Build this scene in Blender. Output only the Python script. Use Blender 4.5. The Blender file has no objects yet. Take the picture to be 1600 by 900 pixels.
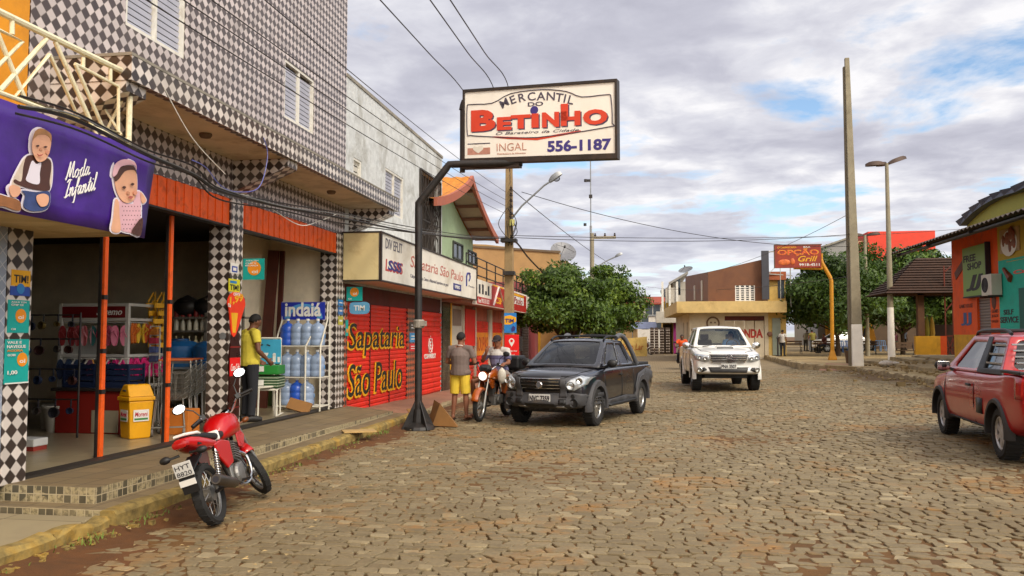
import bpy,bmesh,math,random
import numpy as np
from mathutils import Matrix,Vector
from mathutils.bvhtree import BVHTree
from math import radians,sin,cos,pi,sqrt
random.seed(7)
RNG = np.random.default_rng(11)
SC = bpy.context.scene
COL = SC.collection
# ------------------------------------------------------------------ camera
CAM_H = 1.65
cam_d = bpy.data.cameras.new('camera')
cam_d.sensor_width = 36.0
cam_d.lens = 36.0 * 1290 / 1600
cam_d.clip_start = 0.05
cam_d.clip_end = 3000
cam = bpy.data.objects.new('camera',cam_d)
COL.objects.link(cam)
cam.location = (0,0,CAM_H)
cam.rotation_euler = (radians(90 + 3.283),0,radians(9.318))
SC.camera = cam
# ------------------------------------------------------------------ sun, sky, exposure
SUN_EL,SUN_AZ = 42.0,138.0            # behind the viewer's right shoulder, soft through broken cloud
sl = bpy.data.lights.new('sun','SUN')
sl.energy = 1.5
sl.angle = radians(14)
sl.color = (1.0,0.88,0.70)
sun = bpy.data.objects.new('sun',sl)
COL.objects.link(sun)
sdir = Vector((sin(radians(SUN_AZ)) * cos(radians(SUN_EL)),cos(radians(SUN_AZ)) * cos(radians(SUN_EL)),sin(radians(SUN_EL))))
sun.rotation_euler = sdir.to_track_quat('Z','Y').to_euler()
sun.location = sdir * 60
SC.view_settings.view_transform = 'Standard'
SC.view_settings.look = 'None'
SC.view_settings.exposure = 0.42
SC.view_settings.gamma = 1.0
SC.cycles.use_denoising = True
SC.cycles.max_bounces = 7
SC.cycles.diffuse_bounces = 4
SC.cycles.transparent_max_bounces = 8
SC.cycles.caustics_reflective = False
SC.cycles.caustics_refractive = False
SC.cycles.sample_clamp_indirect = 6.0
W = bpy.data.worlds.new('World')
SC.world = W
W.use_nodes = True
def build_world():
 nt = W.node_tree
 N,L = nt.nodes,nt.links
 N.clear()
 def nd(t,**k):
  n = N.new(t)
  for a,b in k.items():
   setattr(n,a,b)
  return n
 def mth(op,a,b=None,clamp=False):
  n = nd('ShaderNodeMath',operation=op,use_clamp=clamp)
  for i,q in enumerate((a,b)):
   if q is None:continue
   if isinstance(q,(int,float)):n.inputs[i].default_value = q
   else:L.new(q,n.inputs[i])
  return n.outputs[0]
 out = nd('ShaderNodeOutputWorld');bg = nd('ShaderNodeBackground')
 L.new(bg.outputs[0],out.inputs[0])
 bg.inputs['Strength'].default_value = 0.1
 sky = nd('ShaderNodeTexSky',sky_type='NISHITA',sun_disc=False)
 sky.sun_elevation = radians(SUN_EL);sky.sun_rotation = radians(SUN_AZ)
 sky.air_density = 1.0;sky.dust_density = 0.6;sky.ozone_density = 1.5
 tc = nd('ShaderNodeTexCoord')
 sep = nd('ShaderNodeSeparateXYZ');L.new(tc.outputs['Generated'],sep.inputs[0])
 zz = mth('ADD',mth('MAXIMUM',sep.outputs[2],0.0),0.10)
 px = mth('DIVIDE',sep.outputs[0],zz);py = mth('DIVIDE',sep.outputs[1],zz)
 cmb = nd('ShaderNodeCombineXYZ');L.new(px,cmb.inputs[0]);L.new(py,cmb.inputs[1])
 def noise(scale,det,rough,dist,off=(0,0,0),stretch=(1,1,1)):
  mp = nd('ShaderNodeMapping');mp.inputs['Location'].default_value = off;mp.inputs['Scale'].default_value = stretch
  L.new(cmb.outputs[0],mp.inputs[0])
  n = nd('ShaderNodeTexNoise');n.inputs['Scale'].default_value = scale;n.inputs['Detail'].default_value = det
  n.inputs['Roughness'].default_value = rough;n.inputs['Distortion'].default_value = dist
  L.new(mp.outputs[0],n.inputs['Vector'])
  return n.outputs['Fac']
 def ramp(fac,stops):
  r = nd('ShaderNodeValToRGB');e = r.color_ramp.elements
  e[0].position,e[0].color = stops[0][0],(*stops[0][1],1)
  e[1].position,e[1].color = stops[-1][0],(*stops[-1][1],1)
  for p,c in stops[1:-1]:
   q = e.new(p);q.color = (*c,1)
  L.new(fac,r.inputs[0]);return r.outputs[0]
 cov = noise(1.15,9,0.56,0.25,(3.1,1.7,0))
 cov_s = noise(1.15,5,0.5,0.25,(3.1 - 0.10,1.7 + 0.14,0))         # the same clouds looked up a little sunward
 fine = noise(4.2,7,0.6,0.3,(0.4,5.2,0))
 mask = ramp(mth('ADD',cov,mth('MULTIPLY',mth('SUBTRACT',fine,0.5),0.22)),[(0.375,(0,0,0)),(0.465,(1,1,1))])
 # thick parts away from the sun are grey-lilac, thin or sunward edges white
 thick = mth('ADD',mth('MULTIPLY',mth('SUBTRACT',cov_s,0.40),3.4),mth('MULTIPLY',mth('SUBTRACT',fine,0.5),1.5),True)
 ccol = ramp(thick,[(0.0,(7.4,7.3,7.45)),(0.32,(5.7,5.7,6.2)),(0.70,(4.45,4.45,5.1)),(1.0,(3.9,3.9,4.55))])
 # hazy pale band close to the horizon
 hz = nd('ShaderNodeMapRange');hz.inputs['From Min'].default_value = 0.0;hz.inputs['From Max'].default_value = 0.16
 hz.inputs['To Min'].default_value = 0.4;hz.inputs['To Max'].default_value = 0.0
 L.new(sep.outputs[2],hz.inputs[0])
 skyg = nd('ShaderNodeMix',data_type='RGBA',blend_type='MULTIPLY');skyg.inputs[0].default_value = 1
 L.new(sky.outputs[0],skyg.inputs[6]);skyg.inputs[7].default_value = (1.35,1.4,1.4,1)
 m1 = nd('ShaderNodeMix',data_type='RGBA');L.new(mask,m1.inputs[0]);L.new(skyg.outputs[2],m1.inputs[6]);L.new(ccol,m1.inputs[7])
 m2 = nd('ShaderNodeMix',data_type='RGBA');L.new(hz.outputs[0],m2.inputs[0]);L.new(m1.outputs[2],m2.inputs[6]);m2.inputs[7].default_value = (4.9,5.2,6.0,1)
 # the veiled sun brightens the clouds on its own side of the sky
 dt = nd('ShaderNodeVectorMath',operation='DOT_PRODUCT');L.new(tc.outputs['Generated'],dt.inputs[0]);dt.inputs[1].default_value = tuple(sdir)
 gl = mth('POWER',mth('MAXIMUM',dt.outputs['Value'],0.0),2.2)
 gv = nd('ShaderNodeVectorMath',operation='MULTIPLY_ADD');gc = nd('ShaderNodeCombineXYZ');[L.new(gl,gc.inputs[i]) for i in range(3)]
 L.new(gc.outputs[0],gv.inputs[0]);gv.inputs[1].default_value = (2.9,2.56,1.95);gv.inputs[2].default_value = (1,1,1)
 m3 = nd('ShaderNodeVectorMath',operation='MULTIPLY');L.new(m2.outputs[2],m3.inputs[0]);L.new(gv.outputs[0],m3.inputs[1])
 L.new(m3.outputs[0],bg.inputs['Color'])
build_world()
# ------------------------------------------------------------------ materials
def lin(h):
 if not isinstance(h,str):return tuple(h)
 h = h.lstrip('#');o = []
 for i in (0,2,4):
  s = int(h[i:i + 2],16) / 255
  o.append(s / 12.92 if s <= 0.04045 else ((s + 0.055) / 1.055) ** 2.4)
 return tuple(o)
MATS = {}
class NT:
 def __init__(s,name):
  s.m = bpy.data.materials.new(name);s.m.use_nodes = True
  s.N,s.L = s.m.node_tree.nodes,s.m.node_tree.links
  s.b = s.N['Principled BSDF']
 def nd(s,t,**k):
  n = s.N.new(t)
  for a,b in k.items():setattr(n,a,b)
  return n
 def link(s,a,b):s.L.new(a,b)
 def put(s,sock,q):
  if isinstance(q,(int,float)):sock.default_value = q
  elif isinstance(q,tuple):sock.default_value = q if len(q) == len(sock.default_value) else (*q,1)
  else:s.L.new(q,sock)
 def math(s,op,a,b=None,clamp=False):
  n = s.nd('ShaderNodeMath',operation=op,use_clamp=clamp);s.put(n.inputs[0],a)
  if b is not None:s.put(n.inputs[1],b)
  return n.outputs[0]
 def mix(s,f,a,b,bt='MIX'):
  n = s.nd('ShaderNodeMix',data_type='RGBA',blend_type=bt)
  s.put(n.inputs[0],f);s.put(n.inputs[6],a);s.put(n.inputs[7],b)
  return n.outputs[2]
 def coord(s,kind='Object',scale=(1,1,1),rot=(0,0,0),loc=(0,0,0)):
  t = s.nd('ShaderNodeTexCoord');m = s.nd('ShaderNodeMapping')
  m.inputs['Scale'].default_value = scale;m.inputs['Rotation'].default_value = rot;m.inputs['Location'].default_value = loc
  s.L.new(t.outputs[kind],m.inputs[0]);return m.outputs[0]
 def world(s,scale=(1,1,1)):
  g = s.nd('ShaderNodeNewGeometry');m = s.nd('ShaderNodeMapping');m.inputs['Scale'].default_value = scale
  s.L.new(g.outputs['Position'],m.inputs[0]);return m.outputs[0]
 def noise(s,vec,scale,det=4,rough=0.55,dist=0.0):
  n = s.nd('ShaderNodeTexNoise');n.inputs['Scale'].default_value = scale;n.inputs['Detail'].default_value = det
  n.inputs['Roughness'].default_value = rough;n.inputs['Distortion'].default_value = dist
  s.L.new(vec,n.inputs['Vector']);return n.outputs['Fac']
 def ramp(s,f,stops):
  r = s.nd('ShaderNodeValToRGB');e = r.color_ramp.elements
  e[0].position,e[0].color = stops[0][0],(*stops[0][1],1)
  e[1].position,e[1].color = stops[-1][0],(*stops[-1][1],1)
  for p,c in stops[1:-1]:
   q = e.new(p);q.color = (*c,1)
  s.L.new(f,r.inputs[0]);return r.outputs[0]
 def step(s,f,a,b,lo=0.0,hi=1.0):
  r = s.nd('ShaderNodeMapRange');s.put(r.inputs[0],f)
  r.inputs[1].default_value,r.inputs[2].default_value,r.inputs[3].default_value,r.inputs[4].default_value = a,b,lo,hi
  return r.outputs[0]
 def bump(s,h,strength=0.3,dist=0.01):
  n = s.nd('ShaderNodeBump');n.inputs['Strength'].default_value = strength;n.inputs['Distance'].default_value = dist
  s.L.new(h,n.inputs['Height']);s.L.new(n.outputs[0],s.b.inputs['Normal'])
def mul(c,k):return tuple(min(1.0,x * k) for x in c)
def mat(name,col,rough=0.6,metal=0.0,var=0.14,vs=2.5,bump=0.0,bs=40.0,coat=0.0,stain=None,stain_amt=0.5,stain_s=1.2,spec=0.5):
 """a plain painted / plastic / metal surface with uneven tone, stains that have a shape of their own, and a fine relief"""
 if name in MATS:return MATS[name]
 c = lin(col);t = NT(name);v = t.coord('Object')
 n = t.noise(v,vs,5,0.6)
 f = t.step(n,0.3,0.7)
 base = t.mix(f,mul(c,1 - var),mul(c,1 + var))
 if stain is not None:
  n2 = t.noise(v,stain_s,7,0.68,0.4)
  base = t.mix(t.step(n2,0.5,0.68,0,stain_amt),base,lin(stain))
 t.put(t.b.inputs['Base Color'],base)
 t.b.inputs['Roughness'].default_value = rough
 t.put(t.b.inputs['Roughness'],t.step(n,0.25,0.75,max(0,rough - 0.08),min(1,rough + 0.1)))
 t.b.inputs['Metallic'].default_value = metal
 t.b.inputs['Specular IOR Level'].default_value = spec
 if coat:t.b.inputs['Coat Weight'].default_value = coat;t.b.inputs['Coat Roughness'].default_value = 0.05
 if bump:t.bump(t.noise(v,bs,4,0.6),bump,0.01)
 MATS[name] = t.m;return t.m
def glass_mat(name,tint=(0.25,0.28,0.3),rough=0.02,refl=1.5):
 if name in MATS:return MATS[name]
 t = NT(name);t.N.remove(t.b)
 tr = t.nd('ShaderNodeBsdfTransparent');tr.inputs[0].default_value = (*tint,1)
 gl = t.nd('ShaderNodeBsdfGlossy');gl.inputs['Roughness'].default_value = rough;gl.inputs[0].default_value = (1,1,1,1)
 fr = t.nd('ShaderNodeFresnel');fr.inputs[0].default_value = refl
 mx = t.nd('ShaderNodeMixShader');t.link(fr.outputs[0],mx.inputs[0]);t.link(tr.outputs[0],mx.inputs[1]);t.link(gl.outputs[0],mx.inputs[2])
 t.link(mx.outputs[0],t.N['Material Output'].inputs[0])
 MATS[name] = t.m;return t.m
# ------------------------------------------------------------------ mesh building
class MB:
 def __init__(s,M=None):s.v = [];s.f = [];s.mi = [];s.cur = 0;s.M = M
 def add(s,vs,fs):
  o = len(s.v)
  if s.M is not None:vs = [tuple(s.M @ Vector(p)) for p in vs]
  s.v.extend([tuple(p) for p in vs]);s.f.extend([tuple(i + o for i in q) for q in fs]);s.mi.extend([s.cur] * len(fs));return s
 def box(s,x0,x1,y0,y1,z0,z1):
  return s.add([(x0,y0,z0),(x1,y0,z0),(x1,y1,z0),(x0,y1,z0),(x0,y0,z1),(x1,y0,z1),(x1,y1,z1),(x0,y1,z1)],
      [(0,3,2,1),(4,5,6,7),(0,1,5,4),(1,2,6,5),(2,3,7,6),(3,0,4,7)])
 def cbox(s,c,d,R=None):
  x,y,z = d[0] / 2,d[1] / 2,d[2] / 2
  vs = [Vector(p) for p in ((-x,-y,-z),(x,-y,-z),(x,y,-z),(-x,y,-z),(-x,-y,z),(x,-y,z),(x,y,z),(-x,y,z))]
  if R is not None:vs = [R @ p for p in vs]
  return s.add([p + Vector(c) for p in vs],[(0,3,2,1),(4,5,6,7),(0,1,5,4),(1,2,6,5),(2,3,7,6),(3,0,4,7)])
 def hexa(s,p8):return s.add(p8,[(0,3,2,1),(4,5,6,7),(0,1,5,4),(1,2,6,5),(2,3,7,6),(3,0,4,7)])
 def bar(s,a,b,w,h=None,up=(0,0,1)):
  h = w if h is None else h
  a,b = Vector(a),Vector(b);d = (b - a).normalized();u = Vector(up)
  r = d.cross(u)
  if r.length < 1e-4:r = d.cross(Vector((1,0,0)))
  r.normalize();u = r.cross(d).normalized();r,u = r * w / 2,u * h / 2
  return s.hexa([a - r - u,a + r - u,b + r - u,b - r - u,a - r + u,a + r + u,b + r + u,b - r + u])
 def tube(s,pts,r,n=8,cap=True,flat=1.0):
  pts = [Vector(p) for p in pts];k = len(pts)
  rs = r if isinstance(r,(list,tuple)) else [r] * k
  vs,fs = [],[];ref = None
  for i,p in enumerate(pts):
   d = (pts[min(i + 1,k - 1)] - pts[max(i - 1,0)]).normalized()
   if ref is None:
    ref = Vector((0,0,1)) if abs(d.z) < 0.9 else Vector((1,0,0))
   a = (ref - d * ref.dot(d)).normalized();b = d.cross(a);ref = a
   for j in range(n):
    t = 2 * pi * j / n
    vs.append(p + a * cos(t) * rs[i] * flat + b * sin(t) * rs[i])
  for i in range(k - 1):
   for j in range(n):
    fs.append((i * n + j,i * n + (j + 1) % n,(i + 1) * n + (j + 1) % n,(i + 1) * n + j))
  if cap:fs.append(tuple(range(n - 1,-1,-1)));fs.append(tuple((k - 1) * n + j for j in range(n)))
  return s.add(vs,fs)
 def ring(s,c,axis,R,r,n=24,m=8):
  """a torus round an axis"""
  A = Vector(axis).normalized();u = A.orthogonal().normalized();w = A.cross(u);vs,fs = [],[]
  for i in range(n):
   t = 2 * pi * i / n;d = u * cos(t) + w * sin(t)
   for j in range(m):
    q = 2 * pi * j / m;vs.append(Vector(c) + d * (R + r * cos(q)) + A * r * sin(q))
  for i in range(n):
   for j in range(m):
    fs.append((i * m + j,i * m + (j + 1) % m,((i + 1) % n) * m + (j + 1) % m,((i + 1) % n) * m + j))
  return s.add(vs,fs)
 def lathe(s,prof,c=(0,0,0),axis=(0,0,1),n=20,close=False,a0=0,a1=2 * pi):
  """prof: (radius, height along axis)"""
  A = Vector(axis).normalized();u = A.orthogonal().normalized();w = A.cross(u);k = len(prof);vs,fs = [],[]
  full = abs(a1 - a0 - 2 * pi) < 1e-6;nn = n if full else n + 1
  for i in range(nn):
   t = a0 + (a1 - a0) * i / n;d = u * cos(t) + w * sin(t)
   for r,h in prof:vs.append(Vector(c) + d * max(r,1e-4) + A * h)
  for i in range(n):
   i2 = (i + 1) % nn
   for j in range(k if close else k - 1):
    j2 = (j + 1) % k
    fs.append((i * k + j,i2 * k + j,i2 * k + j2,i * k + j2))
  return s.add(vs,fs)
 def ball(s,c,r,n=14,m=8,R=None):
  r = (r,r,r) if isinstance(r,(int,float)) else r;vs,fs = [],[]
  for i in range(m + 1):
   t = pi * i / m
   for j in range(n):
    q = 2 * pi * j / n;p = Vector((r[0] * sin(t) * cos(q),r[1] * sin(t) * sin(q),r[2] * cos(t)))
    vs.append(Vector(c) + (R @ p if R is not None else p))
  for i in range(m):
   for j in range(n):fs.append((i * n + j,(i + 1) * n + j,(i + 1) * n + (j + 1) % n,i * n + (j + 1) % n))
  return s.add(vs,fs)
 def prism(s,poly,o,r,u,depth):
  """polygon given in (r, u) plane coordinates at origin o, thickened along -normal"""
  o,r,u = Vector(o),Vector(r),Vector(u);n = r.cross(u).normalized() * depth;k = len(poly)
  vs = [o + r * a + u * b for a,b in poly] + [o + r * a + u * b - n for a,b in poly]
  fs = [tuple(range(k)),tuple(range(2 * k - 1,k - 1,-1))] + [(i,i + k,(i + 1) % k + k,(i + 1) % k) for i in range(k)]
  return s.add(vs,fs)
 def quad(s,*p):return s.add(p,[tuple(range(len(p)))])
 def grid(s,fn,nu,nv):
  vs = [fn(i / nu,j / nv) for i in range(nu + 1) for j in range(nv + 1)]
  return s.add(vs,[(i * (nv + 1) + j,(i + 1) * (nv + 1) + j,(i + 1) * (nv + 1) + j + 1,i * (nv + 1) + j + 1) for i in range(nu) for j in range(nv)])
 def text(s,body,o,r,u,w,h,bold=0.0,shear=0.0,depth=0.004,warp=None,spacing=1.0):
  """lettering that fills a box w x h whose lower left corner is o, along r and u; stands proud by depth"""
  vs,fs = text_geo(body,bold,shear,spacing)
  r,u = Vector(r).normalized(),Vector(u).normalized();n = r.cross(u).normalized();o = Vector(o)
  x0,x1 = min(p[0] for p in vs),max(p[0] for p in vs);y0,y1 = min(p[1] for p in vs),max(p[1] for p in vs)
  out = []
  for p in vs:
   a,b = (p[0] - x0) / (x1 - x0 + 1e-9),(p[1] - y0) / (y1 - y0 + 1e-9)
   if warp:a,b = warp(a,b)
   out.append(o + r * a * w + u * b * h + n * (depth if p[2] > 0 else 0))
  return s.add(out,fs)
 def build(s,name,mats,parent=None,smooth=False,bevel=0.0,loc=None,rz=0.0,seg=2,weld=False,angle=38,solid=0.0,link=True):
  me = bpy.data.meshes.new(name)
  me.from_pydata(s.v,[],s.f)
  for m in (mats if isinstance(mats,(list,tuple)) else [mats]):me.materials.append(m)
  me.polygons.foreach_set('material_index',s.mi)
  bm = bmesh.new();bm.from_mesh(me)
  if weld:bmesh.ops.remove_doubles(bm,verts=bm.verts,dist=0.0008)
  bmesh.ops.recalc_face_normals(bm,faces=bm.faces)
  uvl = bm.loops.layers.uv.new('UVMap')
  for f in bm.faces:
   n = f.normal;a = (abs(n.x),abs(n.y),abs(n.z));k = a.index(max(a))
   for l in f.loops:
    c = l.vert.co
    l[uvl].uv = (c.y,c.z) if k == 0 else ((c.x,c.z) if k == 1 else (c.x,c.y))
  bm.to_mesh(me);bm.free()
  if smooth:
   me.polygons.foreach_set('use_smooth',[True] * len(me.polygons))
   me.set_sharp_from_angle(angle=radians(angle))
  ob = bpy.data.objects.new(name,me)
  if link:COL.objects.link(ob)
  if parent is not None:ob.parent = parent
  if loc is not None:ob.location = loc
  ob.rotation_euler[2] = rz
  if solid:
   md = ob.modifiers.new('thick','SOLIDIFY');md.thickness = solid;md.offset = 0
  if bevel:
   md = ob.modifiers.new('edge','BEVEL');md.width = bevel;md.segments = seg;md.limit_method = 'ANGLE';md.angle_limit = radians(40)
  return ob
_TXT = {}
def text_geo(body,bold,shear,spacing=1.0):
 key = (body,bold,shear,spacing)
 if key in _TXT:return _TXT[key]
 cu = bpy.data.curves.new('letters','FONT');cu.body = body;cu.size = 1;cu.extrude = 0.02;cu.offset = bold;cu.shear = shear
 cu.resolution_u = 3;cu.space_character = spacing
 ob = bpy.data.objects.new('letters',cu);COL.objects.link(ob)
 dg = bpy.context.evaluated_depsgraph_get();dg.update()
 me = bpy.data.meshes.new_from_object(ob.evaluated_get(dg))
 _TXT[key] = ([tuple(v.co) for v in me.vertices],[tuple(p.vertices) for p in me.polygons])
 bpy.data.objects.remove(ob);bpy.data.curves.remove(cu);bpy.data.meshes.remove(me)
 return _TXT[key]
def evaluated(ob,name=None):
 """bake an object's modifiers into its mesh"""
 dg = bpy.context.evaluated_depsgraph_get();dg.update()
 me = bpy.data.meshes.new_from_object(ob.evaluated_get(dg))
 old = ob.data;ob.modifiers.clear();ob.data = me;me.name = ob.name
 if old.users == 0:bpy.data.meshes.remove(old)
 return ob
def thing(name,label,cat,loc=(0,0,0),rz=0.0,group=None,scale=1.0):
 o = bpy.data.objects.new(name,None);COL.objects.link(o);o.empty_display_size = 0.2
 o.location = loc;o.rotation_euler = (0,0,rz);o.scale = (scale,) * 3
 return tag(o,label,cat,group)
def tag(o,label,cat,group=None):
 o['label'] = label;o['category'] = cat
 if group:o['group'] = group
 return o
def struct(o,kind='structure'):o['kind'] = kind;return o
def copy_tree(o,parent=None):
 c = o.copy();COL.objects.link(c)
 if parent is not None:
  c.parent = parent;c.matrix_parent_inverse = o.matrix_parent_inverse.copy()
 for ch in list(o.children):copy_tree(ch,c)
 return c
# pixel of the 1600x900 photograph -> point in the place, used only to read off real positions
_F = 1290.0;_p = math.atan(74 / 1290);_y = math.atan(212 / 1290 * cos(_p))
_f = Vector((-sin(_y) * cos(_p),cos(_y) * cos(_p),sin(_p)));_r = Vector((cos(_y),sin(_y),0));_u = _r.cross(_f)
def _ray(x,y):return _f + _r * ((x - 800) / _F) + _u * ((450 - y) / _F)
def on_x(x,y,X):d = _ray(x,y);t = X / d.x;return Vector((X,d.y * t,CAM_H + d.z * t))
def on_y(x,y,Y):d = _ray(x,y);t = Y / d.y;return Vector((d.x * t,Y,CAM_H + d.z * t))
def on_z(x,y,Z):d = _ray(x,y);t = (Z - CAM_H) / d.z;return Vector((d.x * t,d.y * t,Z))
def road_z(x):return 0.035 * max(0.0,min(x,9.0) - 1.0)
X3,Y3,Z3 = Vector((1,0,0)),Vector((0,1,0)),Vector((0,0,1))
def cr(pts,n=6,closed=False):
 """smooth curve through points"""
 P = [Vector(p) for p in pts];out = [];k = len(P)
 for i in range(k if closed else k - 1):
  a,b,c,d = P[(i - 1) % k if closed else max(i - 1,0)],P[i],P[(i + 1) % k],P[(i + 2) % k if closed else min(i + 2,k - 1)]
  for j in range(n):
   t = j / n
   out.append(0.5 * ((2 * b) + (c - a) * t + (2 * a - 5 * b + 4 * c - d) * t * t + (3 * b - a - 3 * c + d) * t ** 3))
 if not closed:out.append(P[-1])
 return out
# ------------------------------------------------------------------ special materials
def mat_diamond(name,white,dark,cell=0.1,grime=0.4,rough=0.3):
 """square glazed tiles laid on their corners, alternately pale and dark, with thin grout"""
 t = NT(name);uv = t.coord('UV',rot=(0,0,radians(45)),scale=(1 / cell,) * 3)
 sp = t.nd('ShaderNodeSeparateXYZ');t.link(uv,sp.inputs[0])
 fx,fy = t.math('FLOOR',sp.outputs[0]),t.math('FLOOR',sp.outputs[1])
 par = t.math('MODULO',t.math('ABSOLUTE',t.math('ADD',fx,fy)),2.0)
 par = t.math('GREATER_THAN',par,0.5)
 cb = t.nd('ShaderNodeCombineXYZ');t.link(fx,cb.inputs[0]);t.link(fy,cb.inputs[1])
 wn = t.nd('ShaderNodeTexWhiteNoise',noise_dimensions='2D');t.link(cb.outputs[0],wn.inputs['Vector'])
 col = t.mix(par,lin(white),lin(dark))
 hv = t.nd('ShaderNodeHueSaturation');t.link(col,hv.inputs['Color']);t.put(hv.inputs['Value'],t.step(wn.outputs['Value'],0,1,0.8,1.12))
 ex = t.math('ABSOLUTE',t.math('SUBTRACT',t.math('FRACT',sp.outputs[0]),0.5));ey = t.math('ABSOLUTE',t.math('SUBTRACT',t.math('FRACT',sp.outputs[1]),0.5))
 g = t.math('GREATER_THAN',t.math('MAXIMUM',ex,ey),0.472)
 c2 = t.mix(g,hv.outputs[0],(0.23,0.2,0.18,1))
 gn = t.noise(t.world(),1.3,6,0.65,0.5)
 c3 = t.mix(t.step(gn,0.48,0.75,0,grime),c2,(0.2,0.16,0.11,1))
 t.put(t.b.inputs['Base Color'],c3);t.put(t.b.inputs['Roughness'],t.math('ADD',t.math('MULTIPLY',g,0.4),rough))
 t.bump(t.math('SUBTRACT',1.0,g),0.25,0.004)
 MATS[name] = t.m;return t.m
def mat_grid(name,tile,grout,sx,sy,gw=0.06,var=0.25,patch=None,patch_c=None,rough=0.5,rot=0.0,offset=0.0,kind='UV'):
 """rectangular tiles in straight courses; patch = share of tiles that have broken off"""
 t = NT(name);uv = t.coord(kind,rot=(0,0,rot),scale=(1 / sx,1 / sy,1))
 sp = t.nd('ShaderNodeSeparateXYZ');t.link(uv,sp.inputs[0]);y = sp.outputs[1];fy = t.math('FLOOR',y)
 x = t.math('ADD',sp.outputs[0],t.math('MULTIPLY',fy,offset));fx = t.math('FLOOR',x)
 cb = t.nd('ShaderNodeCombineXYZ');t.link(fx,cb.inputs[0]);t.link(fy,cb.inputs[1])
 wn = t.nd('ShaderNodeTexWhiteNoise',noise_dimensions='2D');t.link(cb.outputs[0],wn.inputs['Vector'])
 ex = t.math('ABSOLUTE',t.math('SUBTRACT',t.math('FRACT',x),0.5));ey = t.math('ABSOLUTE',t.math('SUBTRACT',t.math('FRACT',y),0.5))
 g = t.math('GREATER_THAN',t.math('MAXIMUM',ex,ey),0.5 - gw)
 c = lin(tile);col = t.mix(wn.outputs['Value'],mul(c,1 - var),mul(c,1 + var))
 if patch:
  gone = t.math('GREATER_THAN',t.math('ADD',t.math('MULTIPLY',wn.outputs['Value'],0.35),t.math('MULTIPLY',t.noise(t.world(),1.7,3),0.9)),1 - patch)
  pn = t.noise(t.world(),28,3,0.6)
  col = t.mix(gone,col,t.mix(t.step(pn,0.42,0.58),lin(patch_c),mul(lin(patch_c),0.45)))
 col = t.mix(g,col,lin(grout))
 dn = t.noise(t.world(),2.2,6,0.65,0.4)
 col = t.mix(t.step(dn,0.45,0.75,0,0.45),col,(0.2,0.155,0.1,1))
 t.put(t.b.inputs['Base Color'],col);t.b.inputs['Roughness'].default_value = rough
 t.bump(t.math('SUBTRACT',1.0,g),0.35,0.004)
 MATS[name] = t.m;return t.m
def mat_stone_road():
 t = NT('worn_granite_setts')
 at = t.nd('ShaderNodeAttribute',attribute_name='stone')          # one random number per stone
 w = t.world()
 base = t.ramp(at.outputs['Fac'],[(0.0,(0.115,0.088,0.048)),(0.3,(0.172,0.136,0.077)),(0.62,(0.205,0.164,0.096)),(0.9,(0.245,0.2,0.12)),(0.96,(0.38,0.31,0.18)),(1.0,(0.45,0.38,0.24))])
 sp = t.noise(w,38,4,0.7);base = t.mix(0.5,base,t.mix(t.step(sp,0.3,0.72),(0.09,0.066,0.031,1),(0.31,0.245,0.138,1)))
 big = t.noise(w,0.42,5,0.6,0.6)
 base = t.mix(t.step(big,0.42,0.66,0,0.5),base,(0.13,0.094,0.043,1),'MIX')
 dn = t.noise(w,0.85,8,0.72,0.8)
 base = t.mix(t.step(dn,0.535,0.65,0,0.8),base,(0.27,0.14,0.04,1))           # drifts of reddish sand
 gx = t.nd('ShaderNodeSeparateXYZ');t.link(w,gx.inputs[0])
 edge = t.math('ADD',t.step(gx.outputs[0],-4.6,-2.9,0.36,0.0),t.step(gx.outputs[0],6.6,8.6,0,0.3))
 e2 = t.math('ADD',edge,t.math('MULTIPLY',t.math('SUBTRACT',t.noise(w,1.6,7,0.7,0.5),0.55),1.6),True)
 base = t.mix(t.step(e2,0.05,0.4,0,0.9),base,(0.215,0.12,0.045,1))              # silt washed to the kerbs
 t.put(t.b.inputs['Base Color'],base)
 t.put(t.b.inputs['Roughness'],t.step(sp,0.3,0.7,0.62,0.9))
 t.b.inputs['Specular IOR Level'].default_value = 0.4
 t.bump(t.noise(w,60,5,0.65),0.5,0.006)
 return t.m
def mat_soil(name,a,b,s=1.2,joints=False,bs=45):
 t = NT(name);w = t.world();n = t.noise(w,s,8,0.68,0.5)
 col = t.mix(t.step(n,0.35,0.68),lin(a),lin(b))
 n3 = t.noise(w,70,3,0.7);col = t.mix(t.step(n3,0.3,0.7,0,0.5),col,mul(lin(a),0.6))
 if joints:
  br = t.nd('ShaderNodeTexBrick');t.link(t.world(),br.inputs['Vector'])
  br.inputs['Scale'].default_value = 1.0;br.inputs['Brick Width'].default_value = 0.26;br.inputs['Row Height'].default_value = 0.2;br.inputs['Mortar Size'].default_value = 0.012
  br.inputs['Color1'].default_value = (0.28,0.22,0.13,1);br.inputs['Color2'].default_value = (0.22,0.165,0.095,1);br.inputs['Mortar'].default_value = (0.1,0.07,0.04,1)
  col = t.mix(t.step(n,0.4,0.7,0.9,0.35),col,br.outputs['Color'])
 t.put(t.b.inputs['Base Color'],col);t.b.inputs['Roughness'].default_value = 0.92
 t.bump(t.noise(w,bs,5,0.65),0.6,0.012)
 MATS[name] = t.m;return t.m
M_DIAM = mat_diamond('diamond_tiles',(0.60,0.545,0.50),(0.042,0.03,0.026),0.1)
M_DIAM_UP = mat_diamond('diamond_tiles_upper',(0.53,0.465,0.45),(0.070,0.050,0.046),0.1,0.15)
M_RED_DIAM = mat_diamond('red_diamond_tiles',(0.5,0.09,0.03),(0.035,0.018,0.016),0.1)
M_SAND = mat_soil('sandy_bed','#543918','#74501f',1.5)
M_FAR = mat_soil('far_paving','#86704a','#685636',0.5,joints=True)
M_PLAZA = mat_soil('plaza_concrete','#a89165','#7a6544',0.8)
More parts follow.
